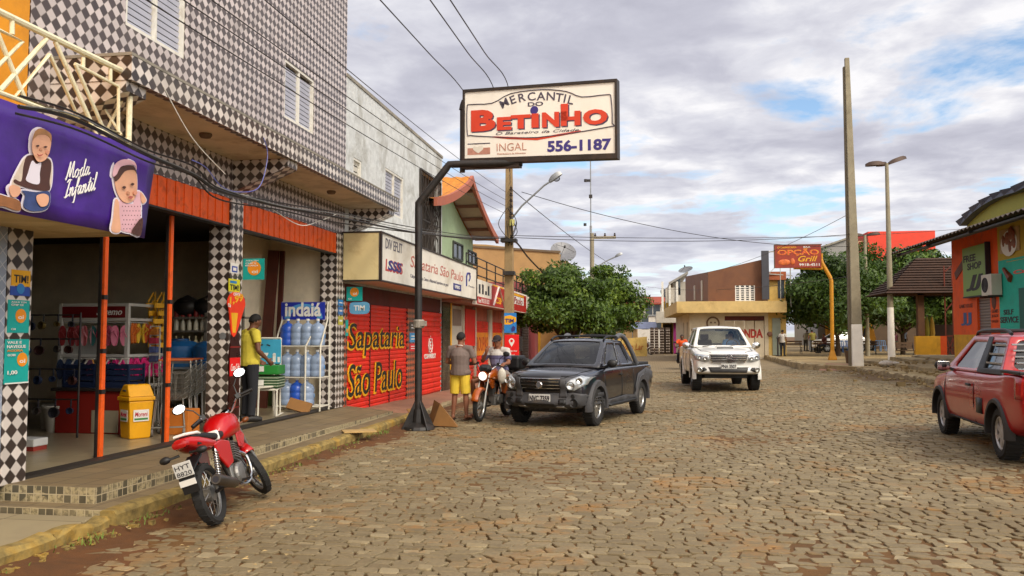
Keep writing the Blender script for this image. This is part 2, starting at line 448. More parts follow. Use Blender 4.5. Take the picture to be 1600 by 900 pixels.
M_PAVE = mat_grid('pavement_slabs','#77664a','#43382a',0.3,0.3,0.018,0.12,rough=0.62)
M_PAVE2 = mat_grid('near_pavement_cement','#8c7f62','#6c5e45',0.9,0.9,0.008,0.1,rough=0.8)
M_PINK = mat_soil('pinkish_cement','#a0755c','#7c5844',0.9)
M_MOSAIC = mat_grid('worn_mosaic','#5a5443','#b3a587',0.075,0.075,0.06,0.3,patch=0.42,patch_c='#a99b78',rough=0.45)
M_KERB = mat('chipped_yellow_kerb','#86723f',0.92,var=0.5,vs=9,bump=1.0,bs=18,stain='#a5802e',stain_amt=0.9,stain_s=2.2)
M_STONE = mat('rough_kerb_stone','#9c8a68',0.9,var=0.3,vs=3,bump=0.8,bs=12,stain='#5b4a34',stain_amt=0.8,stain_s=1.8)
# ------------------------------------------------------------------ ground and road
def ground():
 xs = [-400,-60,-20,-8,-3,1,3,5,7,9,12,20,60,400];ys = [-40,0,20,40,60,90,140,300,700]
 m = MB();k = len(ys)
 m.add([(x,y,road_z(x) - 0.015) for x in xs for y in ys],[(i * k + j,(i + 1) * k + j,(i + 1) * k + j + 1,i * k + j + 1) for i in range(len(xs) - 1) for j in range(k - 1)])
 struct(m.build('ground',M_SAND))
ground()
def far_road():
 m = MB();xs = [-4.6,-2,1,3,5,7,9];ys = [37.9,60,80,110,170];k = len(ys)
 def bend(x,y):return x + 0.0016 * max(0,y - 60) ** 2 * 0.35
 m.add([(bend(x,y),y,road_z(x) + 0.003) for x in xs for y in ys],[(i * k + j,(i + 1) * k + j,(i + 1) * k + j + 1,i * k + j + 1) for i in range(len(xs) - 1) for j in range(k - 1)])
 struct(m.build('far_road',M_FAR))
far_road()
def cobbles():
 rng = np.random.default_rng(5);V,F,S = [],[],[];off = 0;y = 2.2
 while y < 38:
  d = rng.uniform(0.095,0.142);x = -4.62 + rng.uniform(0,0.2);xe = 9.3 if y < 24 else 8.5
  if y > 35.9:xe = 7.3
  while x < xe:
   w = rng.uniform(0.095,0.205);g = rng.uniform(0.005,0.011);gx_ = rng.uniform(0.006,0.026)
   xc = x + w / 2;wob = 0.07 * sin(x * 0.7 + y * 0.35) + 0.05 * sin(x * 1.9 + 1.3 * y)
   top = road_z(xc) + rng.normal(0,0.004) + 0.012 * sin(x * 1.1) * sin(y * 0.8);tx,ty = rng.normal(0,0.012),rng.normal(0,0.012)
   hw,hd = (w - gx_) / 2,(d - g) / 2;j = rng.normal(0,0.006,(4,2));sk = rng.normal(0,0.013)
   P = [(-hw,-hd),(hw,-hd),(hw,hd),(-hw,hd)]
   ring = []
   for q,(a,b) in enumerate(P):                      # cut every corner, worn outline
    a += j[q,0];b += j[q,1];a += sk * (1 if b > 0 else -1);cx,cy = min(0.014,hw * 0.3) * rng.uniform(.5,1.8),min(0.013,hd * 0.35)
    sx,sy = (1 if a > 0 else -1),(1 if b > 0 else -1)
    e = [(a - sx * cx,b),(a,b - sy * cy)]
    ring += e if q in (1,3) else e[::-1]
   for (a,b) in ring:V.append((xc + a,y + d / 2 + b + wob,-0.05 + road_z(xc)))
   for (a,b) in ring:V.append((xc + a,y + d / 2 + b + wob,top - 0.006 + a * tx + b * ty))
   for (a,b) in ring:V.append((xc + a * 0.93,y + d / 2 + b * 0.91 + wob,top + a * tx + b * ty))
   o = off
   for lv in (0,8):
    for q in range(8):F.append((o + lv + q,o + lv + (q + 1) % 8,o + lv + 8 + (q + 1) % 8,o + lv + 8 + q))
   F.append(tuple(o + 16 + q for q in range(8)))
   S += [rng.random()] * 24;off += 24;x += w
  y += d
 me = bpy.data.meshes.new('road');me.from_pydata(V,[],F)
 me.attributes.new('stone','FLOAT','POINT').data.foreach_set('value',S)
 me.materials.append(mat_stone_road());me.update()
 ob = bpy.data.objects.new('road',me);COL.objects.link(ob);struct(ob)
cobbles()
# ------------------------------------------------------------------ left pavements
struct(MB().box(-16,-4.66,-6,6.5,-0.2,0.10).build('near_pavement',M_PAVE2,bevel=0.01))
m = MB()
m.hexa([(-5.78,6.52,-0.1),(-4.62,6.52,-0.1),(-4.62,15.7,-0.1),(-5.78,15.7,-0.1),(-5.78,6.52,0.152),(-4.62,6.52,0.152),(-4.62,15.7,0.132),(-5.78,15.7,0.152)])
o = m.build('pavement_step',[M_PAVE,M_MOSAIC]);struct(o)
for p in o.data.polygons:p.material_index = 0 if p.normal.z > 0.5 else 1
m = MB()
m.hexa([(-5.9,6.74,0.0),(-4.86,6.74,0.0),(-4.86,15.45,0.0),(-5.9,15.45,0.0),(-5.9,6.74,0.30),(-4.86,6.74,0.295),(-4.86,15.45,0.19),(-5.9,15.45,0.29)])
o = m.build('pavement_platform',[M_PAVE,M_MOSAIC]);struct(o)
for p in o.data.polygons:p.material_index = 0 if p.normal.z > 0.5 else 1
# the pinkish pavement that falls away along the shoe shops
m = MB();ys = [15.7,20,24,34,60];zi = [0.25,0.11,0.07,0.09,0.12];zo = [0.11,0.08,0.06,0.08,0.1]
for i in range(4):
 m.hexa([(-8,ys[i],-0.2),(-4.62,ys[i],-0.2),(-4.62,ys[i + 1],-0.2),(-8,ys[i + 1],-0.2),(-8,ys[i],zi[i]),(-4.62,ys[i],zo[i]),(-4.62,ys[i + 1],zo[i + 1]),(-8,ys[i + 1],zi[i + 1])])
struct(m.build('pavement',M_PINK))
def kerb(name,path,w,hts,mtl,seg,jit,seed):
 """broken kerb stones laid end to end along a path (left edge given), each a rough block"""
 rng = random.Random(seed);m = MB();pts = [Vector((*p,0)) for p in path]
 L = [0];
 for a,b in zip(pts,pts[1:]):L.append(L[-1] + (b - a).length)
 def at(s):
  for i in range(len(pts) - 1):
   if s <= L[i + 1] or i == len(pts) - 2:
    t = (s - L[i]) / (L[i + 1] - L[i]);return pts[i].lerp(pts[i + 1],t),(pts[i + 1] - pts[i]).normalized(),hts[i] + (hts[i + 1] - hts[i]) * t
 s = 0
 while s < L[-1] - 0.05:
  e = min(L[-1],s + seg * rng.uniform(0.6,1.4));n = 5
  ra = []
  for i in range(n + 1):
   p,d,h = at(s + (e - s - 0.012) * i / n);nrm = Vector((d.y,-d.x,0));z0 = road_z(p.x) - 0.12
   j = lambda a:rng.uniform(-a,a) * jit
   top = h + j(0.02) - (0.03 * jit if rng.random() < 0.22 else 0)
   ra.append([p + Z3 * z0,p + nrm * (w + j(0.015)) + Z3 * z0,p + nrm * (w + j(0.02)) + Z3 * (top - 0.035 + j(0.02)),p + nrm * (w - 0.035 + j(0.02)) + Z3 * top,p + nrm * 0.02 + Z3 * (top + j(0.006)),p + Z3 * (top - 0.01)])
  vs = [q for r in ra for q in r];fs = []
  for i in range(n):
   for k in range(6):fs.append((i * 6 + k,i * 6 + (k + 1) % 6,(i + 1) * 6 + (k + 1) % 6,(i + 1) * 6 + k))
  fs += [tuple(range(6)),tuple(n * 6 + k for k in range(6))]
  m.add(vs,fs);s = e
 return struct(m.build(name,mtl))
kerb('kerb',[(-4.66,1.0),(-4.66,6.45)],0.16,[0.115,0.125],M_KERB,0.9,0.8,3)
kerb('kerb',[(-4.64,6.5),(-4.64,15.7)],0.16,[0.16,0.135],M_KERB,1.2,0.35,4)
kerb('kerb',[(-4.64,15.75),(-4.64,60)],0.14,[0.12,0.1],M_STONE,1.0,0.8,5)
# ------------------------------------------------------------------ the plaza on the right
KR = [(9.4,-6),(9.0,12),(8.3,25),(8.35,34.2),(7.6,36.0),(6.75,37.2),(6.8,41),(7.3,53),(8.4,62)]
def plaza():
 m = MB();vs = []
 for (x,y) in KR:
  for X,z in ((x - 0.12,road_z(x) + 0.14 if y < 35 else 0.405),(60,0.6)):vs.append((X + 0.0,y,z))
 k = len(KR)
 vs += [(60,170,0.6),(12,170,0.42)]
 fs = [(2 * i,2 * i + 1,2 * i + 3,2 * i + 2) for i in range(k - 1)] + [(2 * k - 2,2 * k - 1,2 * k,2 * k + 1)]
 m.add(vs,fs)
 for i in range(k - 1):a,b = vs[2 * i],vs[2 * i + 2];m.quad(a,b,(b[0],b[1],-.1),(a[0],a[1],-.1))
 struct(m.build('plaza',M_PLAZA))
plaza()
rk = [(x - 0.02,y) for x,y in KR]
kerb('kerb',[(8.27,34.1),(8.35,25),(9.0,12),(9.4,-6)],0.3,[0.43,0.41,0.38,0.36],M_STONE,1.1,1.2,8)
kerb('kerb',[(8.4,62),(7.3,53),(6.8,41),(6.72,37.6),(6.9,36.9),(7.5,36.1)],0.3,[0.45,0.45,0.47,0.47,0.45,0.42],M_STONE,0.8,1.3,9)
# dropped-kerb ramp beside the pole
m = MB();m.add([(6.9,35.6,0.205),(8.2,34.6,0.255),(8.75,36.9,0.44),(7.6,37.6,0.44),(6.9,35.6,0.0),(8.2,34.6,0.0),(8.75,36.9,0.0),(7.6,37.6,0.0)],[(0,1,2,3),(4,5,1,0),(5,6,2,1),(6,7,3,2),(7,4,0,3)])
struct(m.build('pavement_ramp',M_PINK))
# rough stone terraces that climb to the kiosks
def terrace(x0,y0,y1,z,seed,x1=40,d=0.0):
 rng = random.Random(seed);m = MB();n = 26;vs = []
 for i in range(n + 1):
  y = y0 + (y1 - y0) * i / n;x = x0 + rng.uniform(-0.12,0.12) + d * i / n
  vs += [(x - rng.uniform(0.0,0.06),y,0.1),(x,y,z - rng.uniform(0,0.06)),(x + 0.12,y,z + rng.uniform(-0.015,0.015)),(x1,y,z)]
 fs = [(4 * i + k,4 * i + k + 1,4 * i + 5 + k,4 * i + 4 + k) for i in range(n) for k in range(3)]
 fs += [(0,1,2,3),tuple(4 * n + k for k in (3,2,1,0))]
 m.add(vs,fs);return struct(m.build('stone_terrace',mat('terrace_stone','#94825f',0.9,var=0.3,vs=2.5,bump=0.7,bs=10,stain='#5a4932',stain_amt=0.8,stain_s=1.5)))
terrace(9.6,12,39.5,0.56,1)
terrace(10.7,14,39.0,0.70,2)
terrace(11.25,15,38.5,0.80,3)
# silt and grit washed up against the left kerb, and along the plaza kerb
def silt(name,x0,y0,y1,wmax,seed,side=1,z0=0.0,mt_=None):
 rng = random.Random(seed);m = MB();n = int((y1 - y0) / .12);k = 7;vs = []
 for i in range(n + 1):
  y = y0 + (y1 - y0) * i / n;w = wmax * (.35 + .4 * abs(sin(y * 1.3 + seed)) + .35 * abs(sin(y * .47 + 2 * seed)) * rng.uniform(.7,1.2));h = .05 * (.5 + .5 * abs(sin(y * .9 + seed)))
  for j in range(k):
   s = j / (k - 1);x = x0 + side * (w * s - .05);vs.append((x,y + rng.uniform(-.03,.03),road_z(x) + z0 - .02 + h * (1 - s) ** 1.6 + (0.012 * rng.uniform(-1,1) if 0 < j < k - 1 else 0) + .016 * (1 - s)))
 m.add(vs,[(i * k + j,(i + 1) * k + j,(i + 1) * k + j + 1,i * k + j + 1) for i in range(n) for j in range(k - 1)])
 o = m.build(name,mt_ or mat_soil('reddish_silt','#6b4118','#4d3114',3.0,bs=70),smooth=True,angle=60);o['kind'] = 'stuff';return o
silt('roadside_silt',-4.50,2.0,30,.9,1)
# broken stone and earth along the right verge
m = MB();rng_ = random.Random(71)
for i in range(520):
 y = rng_.uniform(14,37);k_ = rng_.random();x = 8.25 - abs(rng_.gauss(0,.55)) if k_ < .6 else rng_.uniform(8.5,11.2);z = road_z(x) + .015 if x < 8.3 else (.42 if x < 9.6 else (.57 if x < 10.7 else .71));r = rng_.uniform(.015,.06) * (1.8 if rng_.random() < .12 else 1)
 m.hexa([Vector((x,y,z + r * .3)) + Vector((rng_.uniform(.5,1.3) * r * a,rng_.uniform(.5,1.4) * r * b,rng_.uniform(.4,.9) * r * c)) for c in (-1,1) for a,b in ((-1,-1),(1,-1),(1,1),(-1,1))])
o = m.build('verge_rubble',mat('broken_stone','#84704c',.95,var=.4,vs=.9));o['kind'] = 'stuff'
# weeds rooted along the kerb joint
m = MB();rng_ = random.Random(31)
for c in range(46):
 y0_ = rng_.choice((rng_.uniform(8.5,15),rng_.uniform(3,15)));x0_ = -4.45 + rng_.uniform(-.01,.10)
 for i in range(rng_.randint(5,14)):
  x,y = x0_ + rng_.gauss(0,.035),y0_ + rng_.gauss(0,.08);a = rng_.uniform(0,6.3);l = rng_.uniform(.02,.06);d = Vector((cos(a),sin(a),0));e = Vector((-sin(a),cos(a),0)) * .005;p = Vector((x,y,.01));m.add([p - e,p + e,p + d * l * .5 + Z3 * l * .8 + e * .8,p + d * l + Z3 * l,p + d * l * .5 + Z3 * l * .8 - e * .8],[(0,1,2,3,4)])
o = m.build('weeds',mat('weed_green','#5b6b22',.7,var=.4,vs=4));o['kind'] = 'stuff'
# crumbled mortar at the foot of the yellow kerb
m = MB();rng_ = random.Random(17)
for i in range(260):
 y = rng_.uniform(3.5,12.5);x = -4.46 + abs(rng_.gauss(0,.09));r = rng_.uniform(.006,.02) * (1.4 if y < 7 else .8);p = Vector((x,y,.01 + r * .3))
 vs = [p + Vector((rng_.uniform(.6,1.2) * r * a,rng_.uniform(.6,1.3) * r * b,rng_.uniform(.5,1) * r * c)) for c in (-1,1) for a,b in ((-1,-1),(1,-1),(1,1),(-1,1))];m.hexa(vs)
o = m.build('kerb_rubble',M_KERB);o['kind'] = 'stuff'
silt('roadside_silt',8.3,12,36,2.3,2,-1,0,mat_soil('grey_brown_silt','#6b5230','#4a3822',2.0,bs=70))
# fallen leaves and chips of litter on the setts
m = MB();rng_ = random.Random(44)
for i in range(420):
 x = rng_.choice((rng_.uniform(-4.4,-2.6),rng_.uniform(-4,7)));y = rng_.uniform(3.5,24);a = rng_.uniform(0,6.3);l = rng_.uniform(.012,.035);z = road_z(x) + .028
 d,e = Vector((cos(a),sin(a),0)) * l,Vector((-sin(a),cos(a),0)) * l * .6;p = Vector((x,y,z));m.add([p - d,p - e + Z3 * .006,p + d,p + e + Z3 * .008],[(0,1,2,3)])
o = m.build('litter',mat('pale_litter','#a08a5e',.8,var=.5,vs=3));o['kind'] = 'stuff'
# ------------------------------------------------------------------ helpers for buildings
def holed(m,o,r,u,w,h,holes,depth=0.15):
 """a wall face w x h with rectangular openings (a0, a1, b0, b1); each opening gets reveals of the given depth"""
 o,r,u = Vector(o),Vector(r),Vector(u);n = r.cross(u).normalized()
 A = sorted({0,w,*[x for q in holes for x in q[:2]]});B = sorted({0,h,*[x for q in holes for x in q[2:4]]})
 P = lambda a,b,d=0:o + r * a + u * b - n * d
 for i in range(len(A) - 1):
  for j in range(len(B) - 1):
   ca,cb = (A[i] + A[i + 1]) / 2,(B[j] + B[j + 1]) / 2
   if any(q[0] < ca < q[1] and q[2] < cb < q[3] for q in holes):continue
   m.quad(P(A[i],B[j]),P(A[i + 1],B[j]),P(A[i + 1],B[j + 1]),P(A[i],B[j + 1]))
 for a0,a1,b0,b1 in [q[:4] for q in holes]:
  m.quad(P(a0,b0),P(a1,b0),P(a1,b0,depth),P(a0,b0,depth));m.quad(P(a0,b1),P(a0,b1,depth),P(a1,b1,depth),P(a1,b1))
  m.quad(P(a0,b0),P(a0,b0,depth),P(a0,b1,depth),P(a0,b1));m.quad(P(a1,b0),P(a1,b1),P(a1,b1,depth),P(a1,b0,depth))
 return m
def slat_window(parent,o,r,u,w,h,fm,sm,leaves=2,depth=0.1,pitch=0.078,glass=None):
 """louvred window set into a reveal: frame, then a shutter of slats in every leaf"""
 o,r,u = Vector(o),Vector(r).normalized(),Vector(u).normalized();n = r.cross(u).normalized();R = Matrix((r,u,n)).transposed()
 c = o - n * depth * 0.6;t = 0.045
 fr = MB()
 def b(a0,a1,b0,b1,d0,d1):
  fr.cbox(c + r * (a0 + a1) / 2 + u * (b0 + b1) / 2 + n * (d0 + d1) / 2,(a1 - a0,b1 - b0,d1 - d0),R)
 b(0,w,0,t,-.03,.05);b(0,w,h - t,h,-.03,.05);b(0,t,t,h - t,-.03,.05);b(w - t,w,t,h - t,-.03,.05)
 for k in range(1,leaves):b(w * k / leaves - t / 2,w * k / leaves + t / 2,t,h - t,-.03,.045)
 f = fr.build('window',fm,parent)
 for k in range(leaves):
  s = MB();a0,a1 = w * k / leaves + t / 2,w * (k + 1) / leaves - t / 2;z = t + .02
  tilt = Matrix.Rotation(radians(14),3,'X')
  while z < h - t - .02:
   s.cbox(c + r * (a0 + a1) / 2 + u * z,(a1 - a0 - .01,pitch * .74,.006),R @ tilt);z += pitch
  s.cur = 1;s.cbox(c + r * (a0 + a1) / 2 + u * h / 2 - n * .055,(a1 - a0,h - t,.006),R)
  s.build('louvre',[sm,mat('louvre_dark','#3d3b40',.7)],f)
 return f
def shutter(m,o,r,u,w,h,pitch=0.09,d=0.018):
 """roller-shutter curtain of interlocking slats"""
 o,r,u = Vector(o),Vector(r).normalized(),Vector(u).normalized();n = r.cross(u).normalized();k = max(1,int(h / pitch));p = h / k;pr = []
 for i in range(k):pr += [(i * p,0.0),(i * p + p * .16,d * .35),(i * p + p * .3,d),(i * p + p * .8,d),(i * p + p * .93,d * .35)]
 pr.append((h,0.0));q = len(pr)
 m.add([o + r * a + u * b + n * c for a in (0,w) for b,c in pr],[(i,q + i,q + i + 1,i + 1) for i in range(q - 1)])
 return m
M_SOFFIT = mat('stained_soffit','#ded0b8',0.85,var=0.12,stain='#8f7656',stain_amt=0.55,stain_s=1.1)
M_CREAM = mat('cream_render','#c9b489',0.85,var=0.1,stain='#8d7850',stain_amt=0.6,stain_s=1.0,bump=0.2,bs=30)
M_YELLOW = mat('ochre_render','#cf8a1a',0.8,var=0.12,stain='#9c641a',stain_amt=0.5,bump=0.2,bs=30)
M_RAIL = mat('cream_painted_steel','#e3dcbc',0.45,var=0.1,vs=6,stain='#8f7a48',stain_amt=0.5,stain_s=6)
M_WHITEF = mat('white_frame_paint','#d9d6cc',0.5,var=0.08,vs=5,stain='#9b8d74',stain_amt=0.5,stain_s=5)
M_LOUV = mat('lilac_louvres','#b9bccb',0.4,var=0.08,vs=4)
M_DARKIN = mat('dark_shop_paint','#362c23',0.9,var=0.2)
M_SHOPW = mat('shop_wall_paint','#eadcc0',0.8,var=0.1,stain='#b8a584',stain_amt=0.4,stain_s=0.8)
M_ORANGE = mat('orange_steel','#e65a12',0.5,var=0.14,vs=4,stain='#7d2a0c',stain_amt=0.6,stain_s=4)
M_BLACK = mat('black_steel','#1d1a19',0.5,var=0.3,vs=5,stain='#3c3028',stain_amt=0.6,stain_s=5)
M_RED = mat('red_shutter_paint','#d4260e',0.5,var=0.16,vs=1.8,stain='#7d140b',stain_amt=0.55,stain_s=1.6)
M_REDB = mat('bright_red_vinyl','#d80f0d',0.45,var=0.08)
M_MAROON = mat('maroon_header','#571c14',0.7,var=0.2,stain='#2c120d',stain_amt=0.5)
M_STUCCO = mat('rough_grey_stucco','#c3c6c6',0.95,var=0.16,vs=5,bump=1.0,bs=13,stain='#7e7a6c',stain_amt=0.6,stain_s=1.4)
M_SIGNW = mat('weathered_white_sign','#e2dccf',0.55,var=0.06,vs=1.2,stain='#a8997c',stain_amt=0.5,stain_s=0.9)
M_SIGNC = mat('yellowed_sign_end','#d8c794',0.55,var=0.07,vs=1.2,stain='#9b7f48',stain_amt=0.65,stain_s=1.1)
M_FRAME = mat('dark_sign_frame','#3a332f',0.5,metal=0.4,var=0.2,stain='#5b4433',stain_amt=0.5,stain_s=4)
M_INK = mat('dark_print','#24222a',0.6,var=0.1)
M_GREYINK = mat('grey_print','#595560',0.6,var=0.1)
M_FADED = mat('faded_red_print','#b0594a',0.6,var=0.18,vs=6)
M_BLUEINK = mat('navy_print','#2a2b72',0.55,var=0.12)
M_YEL = mat('yellow_print','#e0a413',0.55,var=0.12)
M_WHITE = mat('white_print','#dcdad4',0.5,var=0.05)
M_TEAL = mat('teal_card','#089c94',0.5,var=0.08)
M_BLKTILE = mat_grid('black_wall_tile','#1b1816','#3f3a33',0.22,0.3,0.015,0.25,rough=0.25)
M_BLUETILE = mat_grid('grey_blue_tile','#8d97a8','#b9bdc4',0.09,0.09,0.04,0.16,rough=0.35,rot=radians(45))
XF = -5.78
# ------------------------------------------------------------------ nearest shop: ochre wall, cream balcony
t = thing('balcony_shop','ochre-walled shop with cream geometric balcony railing, over the purple banner','shop building',(0,0,0))
MB().box(-13,XF,-6,6.855,3.5,11).build('wall',M_YELLOW,t)
MB().box(-13,-5.9,-6,6.15,0.1,2.64).build('ground_floor_wall',M_CREAM,t)
MB().box(-6.2,XF + 0.01,6.2,6.668,0.1,2.64).build('pillar',M_BLUETILE,t)
MB().box(-13,-5.02,-6,7.5,2.64,3.5).build('balcony_slab',M_CREAM,t,bevel=0.01)
XR = -5.02
def R_(x,y):q = on_x(x / 4,y / 4,XR);return Vector((XR,q.y,q.z))
m = MB()
a,b = R_(0,75),R_(815,470)
m.tube([a + (a - b) * 1.2,b],0.03,8);m.tube([b,Vector((XR,b.y,3.5))],0.028,8)
m.tube([b,Vector((XF,b.y,b.z))],0.024,8)
for P,r in (([(310,340),(95,600),(490,735),(310,340)],.017),([(290,245),(0,565)],.02),([(345,262),(575,780)],.02),
    ([(470,400),(640,790),(740,830),(740,540),(470,400)],.017),([(75,130),(75,215)],.02),([(520,360),(520,425)],.018),([(690,430),(690,505)],.018),
    ([(-60,160),(140,260),(-60,460)],.017),([(-120,20),(-330,420)],.02),([(-90,30),(150,610)],.02)):
 m.tube([R_(*q) for q in P],r,8)
m.tube([Vector((XR,2.0,3.56)),Vector((XR,b.y,3.56))],0.02,8)
# the short return at the far end of the balcony
ye = b.y
for P in ([(-5.05,4.05),(-5.72,4.05)],[(-5.1,3.62),(-5.4,4.05),(-5.7,3.62),(-5.1,3.62)],[(-5.1,3.98),(-5.3,3.6)],[(-5.55,4.0),(-5.35,3.6)]):
 m.tube([Vector((x,ye,z)) for x,z in P],0.016,8)
m.build('railing',M_RAIL,t,smooth=True)
# purple banner with two portraits of small children and the words in script
M_PURPLE = mat('purple_vinyl','#41207f',0.35,var=0.34,vs=2.2,bump=.35,bs=5)
t = thing('shop_banner','purple vinyl banner with two baby portraits, hung below the cream balcony','banner',(-4.985,0,0))
yb0,yb1,zb0,zb1 = 2.5,7.72,2.63,3.50
m = MB();m.grid(lambda a,b:(0.012 * sin(a * 23) * sin(b * 3) - 0.03 * (1 - b),yb0 + (yb1 - 0.13 * (1 - b) - yb0) * a,zb0 + (zb1 - zb0) * b),40,6)
m.build('sheet',M_PURPLE,t,smooth=True,solid=0.012)
def B_(x,y):q = on_x(x,y,-4.95);return (q.y,q.z)
SKIN_P = mat('printed_skin','#d9a383',0.5,var=0.08,vs=8);HAIR_P = mat('printed_blond_hair','#a97a4e',0.5,var=0.2,vs=12)
BRN_P = mat('printed_brown','#4a2a22',0.5,var=0.2,vs=9);WHT_P = mat('printed_white','#d9d2dd',0.5,var=0.06);JEAN_P = mat('printed_denim','#31406e',0.5,var=0.3,vs=14);PINK_P = mat('printed_pink_dots','#d7a9b3',0.5,var=0.1)
C4 = lambda q:(q[0] / 4,q[1] / 4 + 200)
def pic(name,items):
 m = MB()            # the white cut-out edge is every shape drawn a little larger
 def curve(pts,grow=0):
  P = cr([Vector((*q,0)) for q in pts],5,True)
  if grow:
   A = sum(P[i].x * P[(i + 1) % len(P)].y - P[(i + 1) % len(P)].x * P[i].y for i in range(len(P)));s = 1 if A > 0 else -1
   P = [p + Vector(((P[(i + 1) % len(P)] - P[i - 1]).y,-(P[(i + 1) % len(P)] - P[i - 1]).x,0)).normalized() * s * grow for i,p in enumerate(P)]
  return [B_(*C4((p.x,p.y))) for p in P]
 for k,(n,mt,pts) in enumerate(items[1:]):
  if n not in ('eye','eyes','mouth','nose','cheek'):m.prism(curve(pts,9),(0.006 + 0.0002 * k,0,0),(0,1,0),(0,0,1),0.002)
 root = m.build(name,WHT_P,t)
 for k,(n,mt,pts) in enumerate(items[1:]):MB().prism(curve(pts),(0.010 + 0.003 * k,0,0),(0,1,0),(0,0,1),0.003).build(n,mt,root)
 return root
pic('seated_baby_picture',[
 ('picture_edge',WHT_P,[(262,-6),(212,12),(193,60),(196,130),(212,178),(185,178),(120,240),(78,345),(20,380),(-20,400),(-20,490),(40,500),(130,525),(230,532),(325,508),(342,380),(348,215),(305,182),(322,140),(332,60),(310,10)]),
 ('sleeves',mat('printed_cream_cloth','#c9b9a8',.5,var=.15,vs=8),[(190,175),(140,240),(90,350),(120,370),(250,350),(300,400),(335,360),(340,220),(300,180)]),
 ('waistcoat',BRN_P,[(195,170),(165,230),(150,330),(110,320),(110,345),(210,380),(320,390),(325,330),(335,220),(300,185)]),
 ('shirt',WHT_P,[(215,205),(190,280),(180,330),(255,350),(262,280),(270,215),(240,225)]),
 ('jeans',JEAN_P,[(150,390),(170,420),(160,490),(220,520),(310,500),(320,400),(240,400)]),
 ('boots',mat('printed_tan','#8d5b34',.5,var=.25,vs=9),[(-15,415),(60,430),(130,455),(140,510),(110,515),(40,490),(-15,480)]),
 ('hands',SKIN_P,[(90,355),(65,375),(85,430),(125,420),(135,375)]),('hand',SKIN_P,[(240,420),(235,450),(260,490),(300,480),(310,430),(280,410)]),
 ('face',SKIN_P,[(262,15),(215,50),(205,130),(225,190),(250,212),(290,195),(315,140),(320,60)]),
 ('hair',HAIR_P,[(262,2),(222,22),(206,75),(218,62),(245,42),(285,42),(312,60),(322,85),(318,35)]),('nose',mat('printed_nose','#bd8467',.5),[(252,122),(246,138),(258,142),(264,136)]),('cheek',mat('printed_cheek','#d08f74',.5),[(292,140),(284,156),(298,166),(308,148)]),
 ('eyes',BRN_P,[(222,112),(232,105),(242,112),(232,118)]),('eye',BRN_P,[(268,118),(278,112),(290,118),(278,125)]),('mouth',mat('printed_lip','#a9584c',.5),[(222,160),(240,168),(262,162),(242,178)])])
pic('baby_girl_picture',[
 ('picture_edge',WHT_P,[(790,184),(728,212),(702,290),(716,380),(742,430),(722,465),(712,550),(672,580),(668,640),(780,660),(890,678),(915,560),(930,440),(900,385),(875,370),(868,250),(850,195)]),
 ('dress',PINK_P,[(765,450),(745,540),(765,630),(830,655),(885,650),(895,480),(885,395),(840,430),(850,470),(800,470)]),
 ('arm',SKIN_P,[(735,450),(722,560),(712,640),(765,645),(760,540),(755,460)]),
 ('shoulder',SKIN_P,[(890,400),(900,470),(925,450)]),
 ('face',SKIN_P,[(790,235),(740,270),(728,340),(750,420),(790,465),(840,455),(865,390),(862,280),(835,240)]),
 ('hair',BRN_P,[(790,235),(735,265),(725,330),(750,320),(790,270),(845,262),(862,285),(845,240)]),
 ('headband',PINK_P,[(785,195),(728,225),(712,300),(735,290),(765,240),(840,230),(860,260),(850,215)]),
 ('chair_back',BRN_P,[(895,560),(830,640),(850,665),(885,668)]),
 ('nose',mat('printed_nose','#bd8467',.5),[(800,395),(796,412),(812,416),(816,404)]),('cheek',mat('printed_cheek','#d08f74',.5),[(845,390),(836,408),(848,420),(860,402)]),('eye',BRN_P,[(765,372),(775,362),(788,370),(776,380)]),('eye',BRN_P,[(815,352),(826,343),(838,350),(826,360)]),('mouth',mat('printed_lip','#a9584c',.5),[(800,432),(815,425),(828,430),(815,444)])])
m = MB()
for i in range(7):
 for j in range(6):
  cx,cy = 765 + i * 19 + (j % 2) * 9,490 + j * 28
  if cx < 880 + 10:q = B_(*C4((cx,cy)));m.lathe([(0,.002),(.006,.002),(.006,0)],(0.034,q[0],q[1]),(1,0,0),6)
m.build('dress_dots',BRN_P,t)
# hand-drawn brush script
STROKES = {'M':[[(0,.1),(.05,0),(.18,.5),(.3,1),(.33,.5),(.4,.1),(.55,.6),(.7,1),(.72,.5),(.78,.05),(.95,.12)]],
 'o':[[(.3,.5),(.1,.4),(.05,.15),(.2,0),(.4,.15),(.4,.4),(.28,.5),(.35,.36),(.6,.4)]],
 'd':[[(.38,.42),(.2,.5),(.05,.25),(.15,0),(.35,.15),(.48,1)],[(.48,1),(.38,.2),(.45,0),(.62,.12)]],
 'a':[[(.38,.4),(.2,.5),(.04,.2),(.15,0),(.34,.2),(.42,.48)],[(.42,.48),(.36,.12),(.44,0),(.62,.12)]],
 'I':[[(.1,.85),(.3,1),(.6,.95)],[(.42,.97),(.28,.5),(.15,0),(.0,.05)],[(.15,0),(.5,.12)]],
 'n':[[(0,.35),(.1,.5),(.06,0)],[(.08,.2),(.3,.5),(.38,.4),(.34,.1),(.42,0),(.58,.12)]],
 'f':[[(0,.1),(.25,.5),(.4,.95),(.28,1),(.2,.5),(.12,-.35),(.0,-.4)],[(.02,.42),(.42,.48)]],
 't':[[(0,.1),(.2,.5),(.28,.85),(.18,.2),(.26,0),(.42,.12)],[(.06,.55),(.4,.6)]],
 'i':[[(0,.1),(.16,.5),(.12,.12),(.2,0),(.34,.12)],[(.2,.68),(.23,.72)]],
 'l':[[(0,.12),(.22,.6),(.3,1),(.22,1),(.14,.3),(.2,0),(.36,.12)]]}
